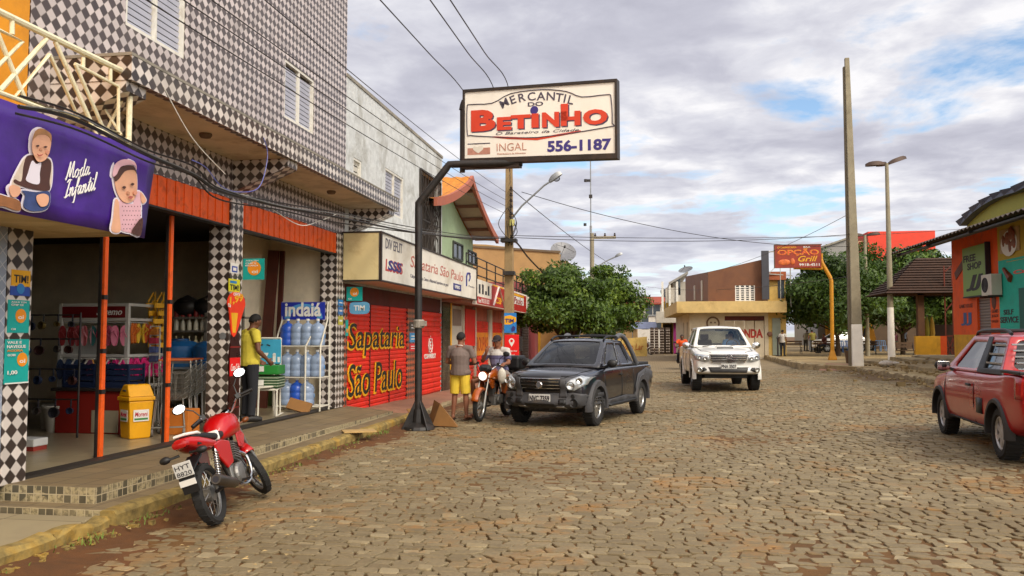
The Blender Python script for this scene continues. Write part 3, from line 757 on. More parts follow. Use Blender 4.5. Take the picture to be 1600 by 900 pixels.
def script(m,word,o,r,u,h,wpl,rad,shear=.22):
 """brush lettering: every stroke a thin flattened tube; r and u the writing directions"""
 o,r,u = Vector(o),Vector(r),Vector(u);x = 0
 for ch in word:
  for st in STROKES[ch]:m.tube(cr([o + r * ((x + a * wpl) + shear * b * h) + u * (b * h) for a,b in st],4),rad,6)
  x += wpl * {'M':.95,'I':.55,'f':.42,'t':.4,'i':.34,'l':.36}.get(ch,.6)
m = MB()
a,b = Vector((0,*B_(104,276))),Vector((0,*B_(158,264)))
script(m,'Moda',(0.012,*B_(106,281)),(b - a).normalized() * .82,(0,0.02,1),0.15,0.145,0.0055)
m.build('lettering',M_WHITE,t,smooth=True);m = MB()
script(m,'Infantil',(0.012,*B_(104,309)),(b - a).normalized() * .82,(0,0.02,1),0.15,0.133,0.0055)
m.build('lettering',M_WHITE,t,smooth=True)
# ------------------------------------------------------------------ the corner shop clad in diamond tiles
tb = thing('tiled_shop_building','shop clad in black and white diamond tiles, overhanging upper floor','shop building')
m = MB();holed(m,(XF,6.87,3.58),(0,1,0),(0,0,1),8.33,9.4,[(1.43,2.63,1.57,2.57),(5.55,6.75,1.60,2.57)],0.14)
m.quad((XF,15.2,0.3),(XF - 8,15.2,0.3),(XF - 8,15.2,13),(XF,15.2,13));m.quad((XF,6.87,3.5),(XF - 8,6.87,3.5),(XF - 8,6.87,13),(XF,6.87,13));m.quad((XF,6.87,12.98),(XF,15.2,12.98),(XF - 8,15.2,12.98),(XF - 8,6.87,12.98))
m.quad((XF - .14,8,4.9),(XF - .14,14,4.9),(XF - .14,14,6.4),(XF - .14,8,6.4))
m.build('upper_wall',M_DIAM_UP,tb)
for y0,z0,h in ((8.30,5.15,1.0),(12.42,5.18,.97)):
 slat_window(tb,(XF,y0,z0),(0,1,0),(0,0,1),1.2,h,M_WHITEF,M_LOUV)
MB().box(-5.0,-4.9,7.15,15.86,4.12,4.36).box(-5.79,-5.0,7.15,7.25,4.12,4.36).box(-5.79,-5.0,15.76,15.86,4.12,4.36).build('fascia',M_DIAM,tb)
MB().box(-5.79,-4.99,7.24,15.77,4.13,4.30).build('overhang_slab',M_SOFFIT,tb)
MB().box(-5.79,-4.895,7.14,15.87,4.36,4.39).build('overhang_coping',mat('grey_coping','#8a8478',.8,var=.2,stain='#4d4a42',stain_amt=.7,stain_s=3),tb)
for y in (7.16,10.80,15.40):
 m = MB();m.prism([(0,0.0),(0.83,0.0),(0.83,-0.11),(0,-0.46)],(XF - 0.01,y,4.128),(1,0,0),(0,0,1),0.32);m.build('bracket',M_DIAM,tb)
for y0,y1 in ((6.68,6.985),(10.75,11.1),(14.77,15.19)):
 MB().box(-6.1,-5.765,y0,y1,0.29,3.58).build('column',M_DIAM,tb,bevel=0.006)
for y0,y1 in ((6.985,10.75),(11.1,14.77)):
 m = MB();k = int((y1 - y0) / 0.095)
 for i in range(k):
  a = y0 + (y1 - y0) * i / k;m.box(-5.90,-5.80 + (0.012 if i % 2 else 0),a + .002,a + (y1 - y0) / k,3.2,3.575)
 m.build('shutter_housing',M_ORANGE,tb)
 m = MB();m.box(-5.92,-5.785,y0,y1,3.175,3.199);m.build('housing_edge',M_BLACK,tb)
for yp in (8.36,9.64):
 m = MB();m.box(-6.03,-5.97,yp - .03,yp + .03,0.3,3.175)
 p = m.build('shutter_post',M_ORANGE,tb,bevel=.004)
 m = MB();m.box(-6.034,-6.0,yp - .045,yp - .0302,0.3,3.175);m.build('post_channel',M_BLACK,p)
 for z in (1.0,1.45,2.05):MB().box(-6.033,-5.967,yp - .033,yp + .033,z,z + .05).build('post_band',M_BLACK,p)
MB().box(-5.98,-5.79,6.99,10.745,0.292,0.315).box(-5.98,-5.79,11.105,14.765,0.292,0.315).build('threshold',mat('dark_threshold','#2b251f',.6,var=.25),tb)
M_SHOPFLOOR = mat_grid('shop_floor_tile','#8e8268','#5c5242',0.4,0.4,0.01,0.1,rough=0.3)
MB().box(-13,-5.981,6.9,15.0,0.2,0.302).build('floor',M_SHOPFLOOR,tb)
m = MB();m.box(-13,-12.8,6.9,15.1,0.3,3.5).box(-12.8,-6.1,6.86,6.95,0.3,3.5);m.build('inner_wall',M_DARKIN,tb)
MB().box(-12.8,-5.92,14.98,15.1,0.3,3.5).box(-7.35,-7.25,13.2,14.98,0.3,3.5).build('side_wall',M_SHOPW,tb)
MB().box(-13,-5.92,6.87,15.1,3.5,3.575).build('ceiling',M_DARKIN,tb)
for x,y in ((-5.35,9.3),(-5.35,13.4)):
 m = MB();m.lathe([(0,0),(.075,0),(.08,.02),(.06,.05),(0,.052)],(x,y,4.13),(0,0,-1),14)
 m.build('ceiling_lamp',mat('rusty_lamp_base','#6a5540',.8,var=.3,vs=9),tb,smooth=True)
# ------------------------------------------------------------------ stucco building with the shoe shop below
sb = thing('stucco_shop_building','two-storey shop in rough grey stucco, red roller shutters below','shop building')
ztop = on_x(690,247,XF).z
def yz(x,y,X=XF):q = on_x(x,y,X);return q.y,q.z
HL = []
for (xa,xb,ya,yb) in ((552,566,242,277),(600,630,272,340),(652,689,270,385)):
 y0,z1 = yz(xa,ya);y1,_ = yz(xb,ya);_,z0 = yz(xa,yb);
 HL.append((y0,y1,z0,z1))
hv = (15.46 + .0,15.98,4.72,5.2)
HL = [(15.62,16.1,4.72,5.22),(17.65,19.05,4.42,5.42),(20.45,22.55,3.78,5.95)]
m = MB();holed(m,(XF,15.2,2.66),(0,1,0),(0,0,1),7.65,ztop - 2.66,[(a - 15.2,b - 15.2,c - 2.66,d - 2.66) for a,b,c,d in HL],0.14)
m.quad((XF,22.85,0),(XF - 9,22.85,0),(XF - 9,22.85,ztop),(XF,22.85,ztop));m.quad((XF,15.2,ztop),(XF,22.85,ztop),(XF - 9,22.85,ztop),(XF - 9,15.2,ztop))
m.build('wall',M_STUCCO,sb)
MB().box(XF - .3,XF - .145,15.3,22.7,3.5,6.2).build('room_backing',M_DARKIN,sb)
MB().box(XF - .26,XF + .02,15.2,22.87,ztop,ztop + .07).build('parapet_coping',mat('grey_coping','#8a8478'),sb)
slat_window(sb,(XF,15.62,4.72),(0,1,0),(0,0,1),.48,.5,M_WHITEF,M_WHITEF,1,pitch=.12)
slat_window(sb,(XF,17.65,4.42),(0,1,0),(0,0,1),1.4,1.0,M_WHITEF,M_LOUV,2)
# wrought-iron grille with a starburst of bars
m = MB();y0,y1,z0,z1 = HL[2];yc = (y0 + y1) / 2;x = XF + .03
for a,b in (((y0,z0),(y1,z0)),((y1,z0),(y1,z1)),((y1,z1),(y0,z1)),((y0,z1),(y0,z0))):m.bar((x,*a),(x,*b),.045)
for i in range(7):yy = y0 + (y1 - y0) * (i + 1) / 8;m.bar((x,yy,z0),(x,yy,z1),.018)
zc = (z0 + z1) / 2
for i in range(12):
 an = 2 * pi * i / 12;m.bar((x + .012,yc + .12 * cos(an),zc - .2 + .12 * sin(an)),(x + .012,yc + .85 * cos(an),zc - .2 + .85 * sin(an)),.026)
for k in range(3):
 d = .3 + .28 * k;m.tube([(x + .012,yc,zc - .2 - d),(x + .012,yc + d * .8,zc - .2),(x + .012,yc,zc - .2 + d * 1.3),(x + .012,yc - d * .8,zc - .2),(x + .012,yc,zc - .2 - d)],.014,6)
for s in (-1,1):
 for k in range(4):m.bar((x + .01,yc,z0 + .06 + .25 * k),(x + .01,yc + s * 1.0,z1 - .75 + .22 * k),.016)
m.build('window_grille',mat('iron_grille','#3d3630',.6,metal=.3,var=.25),sb)
# ground floor
MB().box(-7,XF - .04,15.2,22.85,2.30,2.66).build('shutter_header',M_MAROON,sb)
m = MB()
for a,b in ((15.32,16.72),(16.74,18.05),(18.07,19.4)):shutter(m,(XF - .02,a,.1),(0,1,0),(0,0,1),b - a,2.2)
m.build('roller_shutter',M_RED,sb,smooth=True,angle=25)['label'] = 'wide red shutter painted with the shop name'
m = MB();m.box(XF - .05,XF + .012,16.715,16.745,.1,2.3).box(XF - .05,XF + .012,18.045,18.075,.1,2.3);m.build('shutter_guide',M_MAROON,sb)
m = MB();m.box(XF - .2,XF + .03,19.4,20.45,.05,2.3);m.build('pilaster',M_RED_DIAM,sb)
m = MB();m.box(XF - .2,XF + .028,15.2,15.32,.05,2.3);m.build('pilaster',M_RED_DIAM,sb)
m = MB();shutter(m,(XF - .02,20.5,.08),(0,1,0),(0,0,1),2.3,2.2,.13,.03);m.build('roller_shutter',M_RED,sb,smooth=True,angle=25)['label'] = 'narrow red shutter with a white shoe emblem'
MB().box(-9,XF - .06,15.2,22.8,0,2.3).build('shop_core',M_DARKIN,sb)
# painted shop name
def shop_letters(m,body,y,z,w,h,bold,d):m.text(body,(XF + .004,y,z),(0,1,0),(0,0,1),w,h,bold,0.12,d)
q = [yz(540,515),yz(634,505),yz(540,560),yz(634,540)]
NAME = [('Sapataria',15.40,1.23,3.75,.66),('São Paulo',15.40,.44,3.6,.64)]
m = MB();[shop_letters(m,s,y - .05,z - .05,w + .06,h + .06,.022,.018) for s,y,z,w,h in NAME];m.build('lettering_outline',M_YEL,sb)
m = MB();[shop_letters(m,s,y,z,w,h,.0,.025) for s,y,z,w,h in NAME];m.build('lettering',mat('dark_green_paint','#1a1c10',.6,var=.2),sb)
# white emblem on the second shutter
m = MB();e = (XF + .02,20.55,0.98)
m.box(XF - .01,XF + .014,20.55,22.75,.98,1.62);m.build('vinyl_panel',M_REDB,sb)
m = MB();c = Vector((XF + .03,21.55,1.38));m.ring(c,(1,0,0),.19,.012,18,6);m.text('E',c + Vector((-.008,-.07,-.11)),(0,1,0),(0,0,1),.16,.22,.03,0,.01)
for i in range(8):an = pi / 4 * i;m.lathe([(0,.004),(.022,.004),(.022,0)],c + Vector((0,cos(an) * .24,sin(an) * .24)),(1,0,0),6)
m.text('CONVERSY',(XF + .016,20.95,1.03),(0,1,0),(0,0,1),1.2,.13,.02,0,.01)
m.build('emblem',M_WHITE,sb)
# long white sign box over the shoe shop
t = thing('shoe_shop_sign','long weathered white sign box of the shoe shop with yellowed end panel','shop sign',(-5.0,15.06,2.68))
L = 8.95;H = .96
MB().box(-.76,-.012,.012,L,.02,H - .02).build('sign_box',[M_SIGNW],t)
MB().box(-.75,-.05,-.004,.0115,.03,H - .03).build('end_panel',M_SIGNC,t)
m = MB();m.box(-.035,.012,-.012,.05,0,H).box(-.035,.012,L - .04,L + .015,0,H).box(-.035,.012,.05,L - .04,H - .03,H).box(-.035,.012,.05,L - .04,0,.03).box(-.78,-.035,-.014,.02,H - .03,H).box(-.78,-.035,-.014,.02,0,.03).box(-.79,-.765,-.014,.02,0,H);m.build('frame',M_FRAME,t)
Y_ = lambda x:on_x(x,420,-5.0).y - 15.06
def tx(m,body,xa,xb,z,h,bold=0,shear=0,d=.004,wp=None):m.text(body,(-.0115,Y_(xa),z),(0,1,0),(0,0,1),Y_(xb) - Y_(xa),h,bold,shear,d,wp)
m = MB();tx(m,'Sapataria São Paulo',642,724,.36,.33,.0,.18);m.build('lettering',M_FADED,t)
m = MB();tx(m,'DIV EFLIT',603,629,.66,.2,.01);tx(m,'Calçados, Bolsas, Cintos e Materiais Esportivos em geral',642,701,.19,.1,.005);tx(m,'Penalty',733,742,.33,.07,0);m.build('small_lettering',M_GREYINK,t)
m = MB();tx(m,'LSSSS',603,630,.22,.24,.02,.1);m.build('logo',mat('red_print','#b23b36',.6,var=.1),t)
m = MB();tx(m,'SSS',607,628,.25,.2,.03,.1,.006);m.tube([(-.006,Y_(729),.35),(-.006,Y_(729),.62),(-.006,Y_(730.5),.72),(-.006,Y_(734),.74),(-.006,Y_(734.5),.6),(-.006,Y_(733),.52)],.028,6);m.box(-.012,-.004,Y_(709),Y_(721),.17,.34);m.build('blue_logo',M_BLUEINK,t)
m = MB();tx(m,'UMBRO',711,719,.21,.09,.02,0,.012);m.build('reversed_lettering',M_WHITE,t)
# ------------------------------------------------------------------ low shop row beyond, with its own sign and a roof railing
lb = thing('low_shop_row','low pink and red shop row with iron roof railing beside green gabled house','shop building')
YW = lambda x:on_x(x,560,XF).y
MB().box(-12,XF - .06,22.87,37.2,0,2.62).build('wall',mat('salmon_render','#b0644f',.85,var=.16,stain='#6d3a30',stain_amt=.6),lb)
MB().box(-12,-5.2,22.87,37.2,2.62,2.86).build('roof_slab',mat('pink_soffit','#a5766a',.85,var=.12,stain='#6f4a42',stain_amt=.5),lb)
MB().box(XF - .1,XF + .02,22.9,23.85,.05,2.6).build('black_pilaster',M_BLKTILE,lb)
MB().box(XF - .1,XF + .03,23.85,24.0,.05,2.6).build('yellow_jamb',M_YEL,lb)
m = MB();m.box(XF - .06,XF + .0,24.0,25.5,.05,2.55);m.build('white_door',mat('dull_white_door','#b9b1a2',.6,var=.1,stain='#857a66',stain_amt=.5),lb)
m = MB();m.box(XF,XF + .02,24.2,25.3,1.95,2.45);m.build('door_panel',mat('brown_panel','#7d6a5c',.6,var=.2),lb)
for a,b in ((25.5,25.75),(27.35,27.6),(29.9,30.5),(32.9,33.4)):MB().box(XF - .06,XF + .03,a,b,.05,2.6).build('white_jamb',mat('white_jamb_paint','#b8ac98',.7,var=.12,stain='#84735c',stain_amt=.5),lb)
m = MB();m.box(XF - .05,XF + .05,25.8,27.3,1.3,2.5);m.build('red_hanging_panel',M_REDB,lb)
m = MB()
for a,b in ((25.76,27.34),(27.62,29.88),(30.52,32.88),(33.42,35.4)):shutter(m,(XF - .03,a,.05),(0,1,0),(0,0,1),b - a,2.1 if a > 26 else 1.2,.12,.02)
m.build('roller_shutter',M_RED,lb,smooth=True,angle=25)
m = MB()
for a,b in ((27.66,29.84),(30.56,32.84),(33.5,35.3)):m.box(XF - .02,XF + .004,a,b,.95,1.75)
m.build('yellow_painted_band',mat('orange_yellow_paint','#cf7a12',.6,var=.3,vs=6),lb)
m = MB()
for a,s in ((27.7,'ROUPAS'),(30.6,'MODAS'),(33.5,'CSP')):m.text(s,(XF + .005,a,1.1),(0,1,0),(0,0,1),2.0,.5,.01,0,.004)
m.build('faded_lettering',mat('dull_red_paint','#9b2a10',.6,var=.3,vs=6),lb)
MB().box(XF - .1,XF + .04,36.1,37.2,.1,2.6).build('yellow_pilaster',mat('yellow_paint','#cf9a1c',.75,var=.12,stain='#8d6a1a',stain_amt=.5),lb)
m = MB()
for z in (3.55,3.85,4.1):m.tube([(-5.3,23.9,z),(-5.3,36.6,z)],.022,6)
for i in range(9):y = 23.9 + 12.7 * i / 8;m.tube([(-5.3,y,2.86),(-5.3,y,4.1)],.022,6)
m.build('roof_railing',M_BLACK,lb)
# its sign
t = thing('clothes_shop_sign','white and red shop sign with triangle emblem, under the roof railing','shop sign',(-5.02,24.1,2.58))
L = 12.6
Y_ = lambda x:on_x(x,460,-5.02).y - 24.1
MB().box(-.14,0,0,Y_(824),0,.76).build('panel',M_SIGNW,t)
m = MB();m.box(0,.006,.02,Y_(768),.02,.24);m.box(0,.005,Y_(768) + .01,Y_(822),.02,.70);m.build('red_field',mat('red_sign_vinyl','#a8201c',.5,var=.08),t)
MB().box(0,.008,Y_(790),Y_(818),.28,.58).build('white_field',M_WHITE,t);m = MB();m.text('Fone: 9915 3131 3512',(.0062,.2,.06),(0,1,0),(0,0,1),Y_(766) - .4,.14,.01,0,.003);m.build('phone_lettering',M_WHITE,t);m = MB()
q0,q1,q2 = Y_(770),Y_(778),Y_(787)
m.bar((.012,q0,.06),(.012,q1,.72),.1,.01);m.bar((.012,q1,.72),(.012,q2,.06),.1,.01);m.build('triangle_outline',M_WHITE,t)
m = MB();m.text('CSP',(.0055,q0 + .45,.14),(0,1,0),(0,0,1),(q2 - q0) * .62,.22,.02,0,.006);m.box(0,.007,Y_(790),Y_(818),.6,.68);m.box(0,.0055,q0 - .1,q2,.70,.75);m.build('yellow_print',M_YEL,t)
m = MB();m.text('São Paulo',(.0085,Y_(791),.3),(0,1,0),(0,0,1),Y_(816) - Y_(791),.25,.02,.1,.004);m.build('lettering',mat('red_sign_vinyl2','#8f1c1a',.5),t)
m = MB()
for xx,h in ((748,.28),(753,.3),(758,.12),(762,.3)):MB().box(0,.006,Y_(xx),Y_(xx + 2.6),.34,.34 + h).build('silhouette',M_INK,t)
t = thing('leopard_print_sign','small white sign with black blots at the far end of the red sign','shop sign',(-5.0,on_x(826,470,-5.0).y,2.58))
MB().box(-.14,0,0,2.0,0,.72).build('panel',M_SIGNW,t);m = MB();rr = random.Random(3)
for i in range(16):m.lathe([(0,.004),(rr.uniform(.04,.11),.004),(.03,0)],(0.001,rr.uniform(.15,1.85),rr.uniform(.1,.62)),(1,0,0),6)
m.build('blots',M_INK,t)
# pink shop and the shops half hidden by the trees
t = thing('pink_shop','dull pink low shop with dark shutter, next to the yellow pilaster','shop building')
PK = mat('dull_pink_render','#8f4a4a',.85,var=.15,stain='#5c3030',stain_amt=.6)
MB().box(-12,XF - .02,37.22,44,0,4.1).build('wall',PK,t)
m = MB();shutter(m,(XF,38,.1),(0,1,0),(0,0,1),2.2,2.1,.12,.02);m.build('roller_shutter',mat('brown_shutter','#4d3a34',.6,var=.2),t)
m = MB();m.box(XF - .02,XF + .02,40.7,42.4,.1,2.2);m.build('red_door',mat('dull_red_door','#7b2c31',.6,var=.2),t)
t = thing('yellow_shop','ochre yellow low shop front with pale shutter, half hidden behind the left trees','shop building')
MB().box(-12,XF - .02,44.02,58,0,3.9).build('wall',mat('yellow_paint','#cf9a1c'),t)
m = MB();shutter(m,(XF,45,.1),(0,1,0),(0,0,1),4,2.3,.12,.02);m.build('roller_shutter',mat('grey_shutter','#8f8d88',.5,var=.12),t)
m = MB();m.box(XF,XF + .02,50.5,52.5,.1,2.3);m.build('door',M_SIGNW,t)
# ------------------------------------------------------------------ green gabled house
gh = thing('gabled_house','pale green house with swept-up orange tiled gable roof','house')
GX = -6.4;yc,za = 28.2,0
ridge = on_x(735,285,-5.6)
def eave_curve(s): # s 0 ridge .. 1 eave : (dy, z)
 return 4.6 * s,ridge.z + .12 - 1.62 * (s ** 0.72 * .65 + s * .35) + .16 * s ** 4
yr = ridge.y
prof = [eave_curve(i / 10) for i in range(11)]
L_ = [(yr - d,z) for d,z in reversed(prof)] + [(yr + d,z) for d,z in prof[1:]]
m = MB();k = len(L_)
poly = [(yr - 4.3,2.8)] + [(y,z - .12) for y,z in L_ if abs(y - yr) < 4.31] + [(yr + 4.3,2.8)]
m.prism([(p[0],p[1]) for p in poly],(GX,0,0),(0,1,0),(0,0,1),6)
m.build('wall',mat('pale_green_render','#a3b894',.85,var=.08,stain='#7c8e6c',stain_amt=.5,stain_s=.9),gh)
TILE = mat('orange_roof_tile','#c27a20',.75,var=.22,vs=6,stain='#8f4d16',stain_amt=.5,stain_s=3)
m = MB()
def roof_pt(i,x,dz=0):y,z = L_[i];return Vector((x,y,z + dz))
rows = 26
for i in range(k - 1):
 x0,x1 = GX - 6,-5.55;n = 40
 vs = [];
 for a in range(n + 1):
  x = x0 + (x1 - x0) * a / n;bumpz = .035 * abs(sin(a * pi / 2))
  vs += [roof_pt(i,x,.05 + bumpz),roof_pt(i + 1,x,.05 + bumpz + (.0))]
 m.add(vs,[(2 * a,2 * a + 2,2 * a + 3,2 * a + 1) for a in range(n)])
 m.quad(roof_pt(i,x0,.04),roof_pt(i + 1,x0,.04),roof_pt(i + 1,x1,.04),roof_pt(i,x1,.04))
m.build('roof',TILE,gh)
m = MB()
for i in range(k - 1):
 m.hexa([roof_pt(i,-5.6,-.14),roof_pt(i,-5.5,-.14),roof_pt(i + 1,-5.5,-.14),roof_pt(i + 1,-5.6,-.14),roof_pt(i,-5.6,.1),roof_pt(i,-5.5,.1),roof_pt(i + 1,-5.5,.1),roof_pt(i + 1,-5.6,.1)])
m.build('bargeboard',mat('salmon_bargeboard','#a35c46',.7,var=.12),gh)
m = MB()
for i in range(k - 1):m.quad(roof_pt(i,GX,-.02),roof_pt(i + 1,GX,-.02),roof_pt(i + 1,-5.6,-.02),roof_pt(i,-5.6,-.02))
m.build('eave_boarding',mat('eave_boards','#b9a595',.8,var=.1),gh)
m = MB()
for i in range(1,k - 1,2):a = roof_pt(i,GX,-.07);b = roof_pt(i,-5.6,-.07);m.bar(a,b,.1,.1)
m.build('rafter',mat('brown_rafter','#7a4f3c',.7,var=.15),gh)
for (xa,xb,ya,yb) in ((707,722,377,402),(731,743,391,410)):
 y0,z1 = yz(xa,ya,GX);y1,_ = yz(xb,ya,GX);_,z0 = yz(xa,yb,GX)
 f = MB();f.bar((GX + .02,y0,z0),(GX + .02,y1,z0),.06);f.bar((GX + .02,y0,z1),(GX + .02,y1,z1),.06);f.bar((GX + .02,y0,z0),(GX + .02,y0,z1),.06);f.bar((GX + .02,y1,z0),(GX + .02,y1,z1),.06);f.bar((GX + .02,(y0 + y1) / 2,z0),(GX + .02,(y0 + y1) / 2,z1),.04)
 f = f.build('window',mat('dark_window_frame','#3c4038',.6,var=.2),gh)
 MB().box(GX - .01,GX + .01,y0,y1,z0,z1).build('pane',mat('dim_glass','#3a424a',.12,var=.1),f)
# ------------------------------------------------------------------ tan building behind
t = thing('tan_building','plain tan building whose blank side wall rises behind the left trees','building')
m = MB();q0,q1 = on_y(759,382,45),on_y(873,395,45);
m.prism([(-15,0),(q1.x,0),(q1.x,q1.z),(q0.x,q0.z),(-15,q0.z + .3)],(0,45,0),(1,0,0),(0,0,1),14)
m.build('wall',mat('tan_render','#a98759',.9,var=.1,stain='#86683f',stain_amt=.6,stain_s=.5),t)
m = MB();m.bar((q0.x - 6,44.98,q0.z + .32),(q1.x + .1,44.98,q1.z + .04),.1,.12);m.build('coping',mat('dark_coping','#6b5a45',.9),t)
# ------------------------------------------------------------------ trees
def mat_leaf(name,a,b,c):
 t = NT(name);at = t.nd('ShaderNodeAttribute',attribute_name='leaf')
 col = t.ramp(at.outputs['Fac'],[(0,lin(a)),(0.6,lin(b)),(1,lin(c))])
 t.put(t.b.inputs['Base Color'],col);t.b.inputs['Roughness'].default_value = .55
 tr = t.nd('ShaderNodeBsdfTranslucent');t.link(col,tr.inputs[0]);mx = t.nd('ShaderNodeMixShader');mx.inputs[0].default_value = .25
 t.link(t.b.outputs[0],mx.inputs[1]);t.link(tr.outputs[0],mx.inputs[2]);t.link(mx.outputs[0],t.N['Material Output'].inputs[0])
 return t.m
M_LEAF = mat_leaf('tree_leaves','#293c0d','#4a6418','#7b9027')
M_LEAF_D = mat_leaf('dark_tree_leaves','#24370d','#3f5816','#637d22')
M_BARK = mat('tree_bark','#4a3a2a',.95,var=.3,vs=6,bump=.8,bs=20)
def tree(label,x,y,z,h,trunk_h,rx,ry,leaf_m,n_leaf,seed,leaf=.17,droop=.3,lean=0.0,group=None):
 rng = np.random.default_rng(seed);t = thing('tree',label,'tree',(x,y,z),0,group)
 ch = h - trunk_h;cc = np.array([lean,0,trunk_h + ch * .48])
 # clumps on a lumpy, flattened crown
 nc = 70;cl = []
 while len(cl) < nc:
  d = rng.normal(0,1,3);d /= np.linalg.norm(d);r = rng.uniform(.45,1.0) ** .6
  if d[2] < -.75:continue
  lump = 1 + .17 * sin(3.1 * math.atan2(d[1],d[0]) + seed) + .12 * sin(5 * d[2] + 2 * d[0] * 3 + seed)
  cl.append(cc + d * np.array([rx,ry,ch * .5]) * r * lump * .88)
 cl = np.array(cl);size = rng.uniform(.16,.34,nc) * (rx + ry) / 2
 m = MB();m.tube([(0,0,-.1),(.04,.02,trunk_h * .5),(lean * .3,0,trunk_h),(lean * .6,.05,trunk_h + ch * .25)],[.17,.13,.115,.07],10)
 for k in range(0,nc,5):
  c = cl[k];b = Vector((lean * .3,0,trunk_h * .92));mid = b.lerp(Vector(c),.5) + Vector((0,0,.12));m.tube([b,mid,Vector(c)],[.07,.045,.015],6)
 m.build('trunk',M_BARK,t,smooth=True)
 which = rng.integers(0,nc,n_leaf);d = rng.normal(0,1,(n_leaf,3));d /= np.linalg.norm(d,axis=1)[:,None]
 rr = rng.uniform(.2,1,n_leaf) ** .5 * np.where(rng.random(n_leaf) < .12,rng.uniform(1,1.45,n_leaf),1)
 P = cl[which] + d * (size[which] * rr)[:,None] * np.array([1.15,1.15,.72])
 out = P - cc;out /= np.linalg.norm(out,axis=1)[:,None] + 1e-6
 N = out * .7 + rng.normal(0,.55,(n_leaf,3)) + np.array([0,0,.45]);N /= np.linalg.norm(N,axis=1)[:,None]
 T = np.cross(N,rng.normal(0,1,(n_leaf,3)));T /= np.linalg.norm(T,axis=1)[:,None] + 1e-6;T[:,2] -= droop;T /= np.linalg.norm(T,axis=1)[:,None]
 B = np.cross(N,T);B /= np.linalg.norm(B,axis=1)[:,None] + 1e-6
 L = leaf * rng.uniform(.7,1.5,n_leaf)[:,None];Wd = L * .42
 V = np.empty((n_leaf,4,3));V[:,0] = P - T * L;V[:,1] = P + B * Wd;V[:,2] = P + T * L - N * L * .2;V[:,3] = P - B * Wd
 V = V.reshape(-1,3)
 me = bpy.data.meshes.new('crown');me.vertices.add(n_leaf * 4);me.vertices.foreach_set('co',V.ravel())
 me.loops.add(n_leaf * 4);me.loops.foreach_set('vertex_index',np.arange(n_leaf * 4));me.polygons.add(n_leaf);me.polygons.foreach_set('loop_start',np.arange(n_leaf) * 4)
 me.update(calc_edges=True);me.validate()
 tone = np.clip(rng.normal(.45,.2,nc)[which] * .6 + rng.uniform(0,.5,n_leaf),0,1)
 me.attributes.new('leaf','FLOAT','POINT').data.foreach_set('value',np.repeat(tone,4))
 me.materials.append(leaf_m);o = bpy.data.objects.new('crown',me);COL.objects.link(o);o.parent = t
 return t
tree('bushy green street tree behind the black pickup, nearest on the left pavement',-3.5,36.5,.05,5.05,1.1,2.4,2.5,M_LEAF,30000,21,.088)
tree('second street tree on the left with yellowish leaves, in front of the far street',-2.6,45,.05,5.35,1.2,2.35,2.5,M_LEAF,22000,34,.098)
TG = 'plaza trees behind the concrete poles'
tree('dark green plaza tree left of the concrete pole, behind yellow sign post',11.2,52,.42,6.3,1.25,3.5,3.0,M_LEAF_D,24000,5,.12,group=TG)
tree('broad dark plaza tree between concrete pole and triple lamp post',16.0,56,.42,7.2,1.4,4.4,3.4,M_LEAF_D,26000,6,.13,group=TG)
tree('dark plaza tree behind the tiled kiosk roof',20.5,55,.42,6.9,1.4,4.0,3.2,M_LEAF_D,20000,9,.13,group=TG)
tree('dark plaza tree farther back between the yellow post and the bare pole',14.6,66,.42,6.8,1.3,4.6,3.2,M_LEAF_D,16000,13,.15,group=TG)
tree('rearmost dark plaza tree behind the triple lamp post',23.5,67,.42,7.0,1.3,5.0,3.2,M_LEAF_D,16000,14,.15,group=TG)
# ------------------------------------------------------------------ concrete poles, lamp posts, wires
M_CONC = mat('pole_concrete','#8f8670',.9,var=.16,vs=2,bump=.4,bs=25,stain='#6a604b',stain_amt=.6,stain_s=1.5)
M_LIME = mat('whitewash','#f3eee2',.9,var=.06,vs=3,stain='#b8aa8c',stain_amt=.2,stain_s=1.6)
M_GALV = mat('galvanised_steel','#8d8f90',.45,metal=.6,var=.15)
M_BROWNM = mat('brown_lamp_metal','#453329',.5,metal=.3,var=.2)
t = thing('utility_pole','tall bare concrete pole with whitewashed foot, at the plaza kerb','pole',(8.40,35.5,.40));t.rotation_euler[1] = radians(-.6)
def square_pole(m,z0,z1,w0,w1,H):
 def hw(z):return (w0 + (w1 - w0) * z / H) / 2
 a,b = hw(z0),hw(z1);m.hexa([(-a,-a * .8,z0),(a,-a * .8,z0),(a,a * .8,z0),(-a,a * .8,z0),(-b,-b * .8,z1),(b,-b * .8,z1),(b,b * .8,z1),(-b,b * .8,z1)])
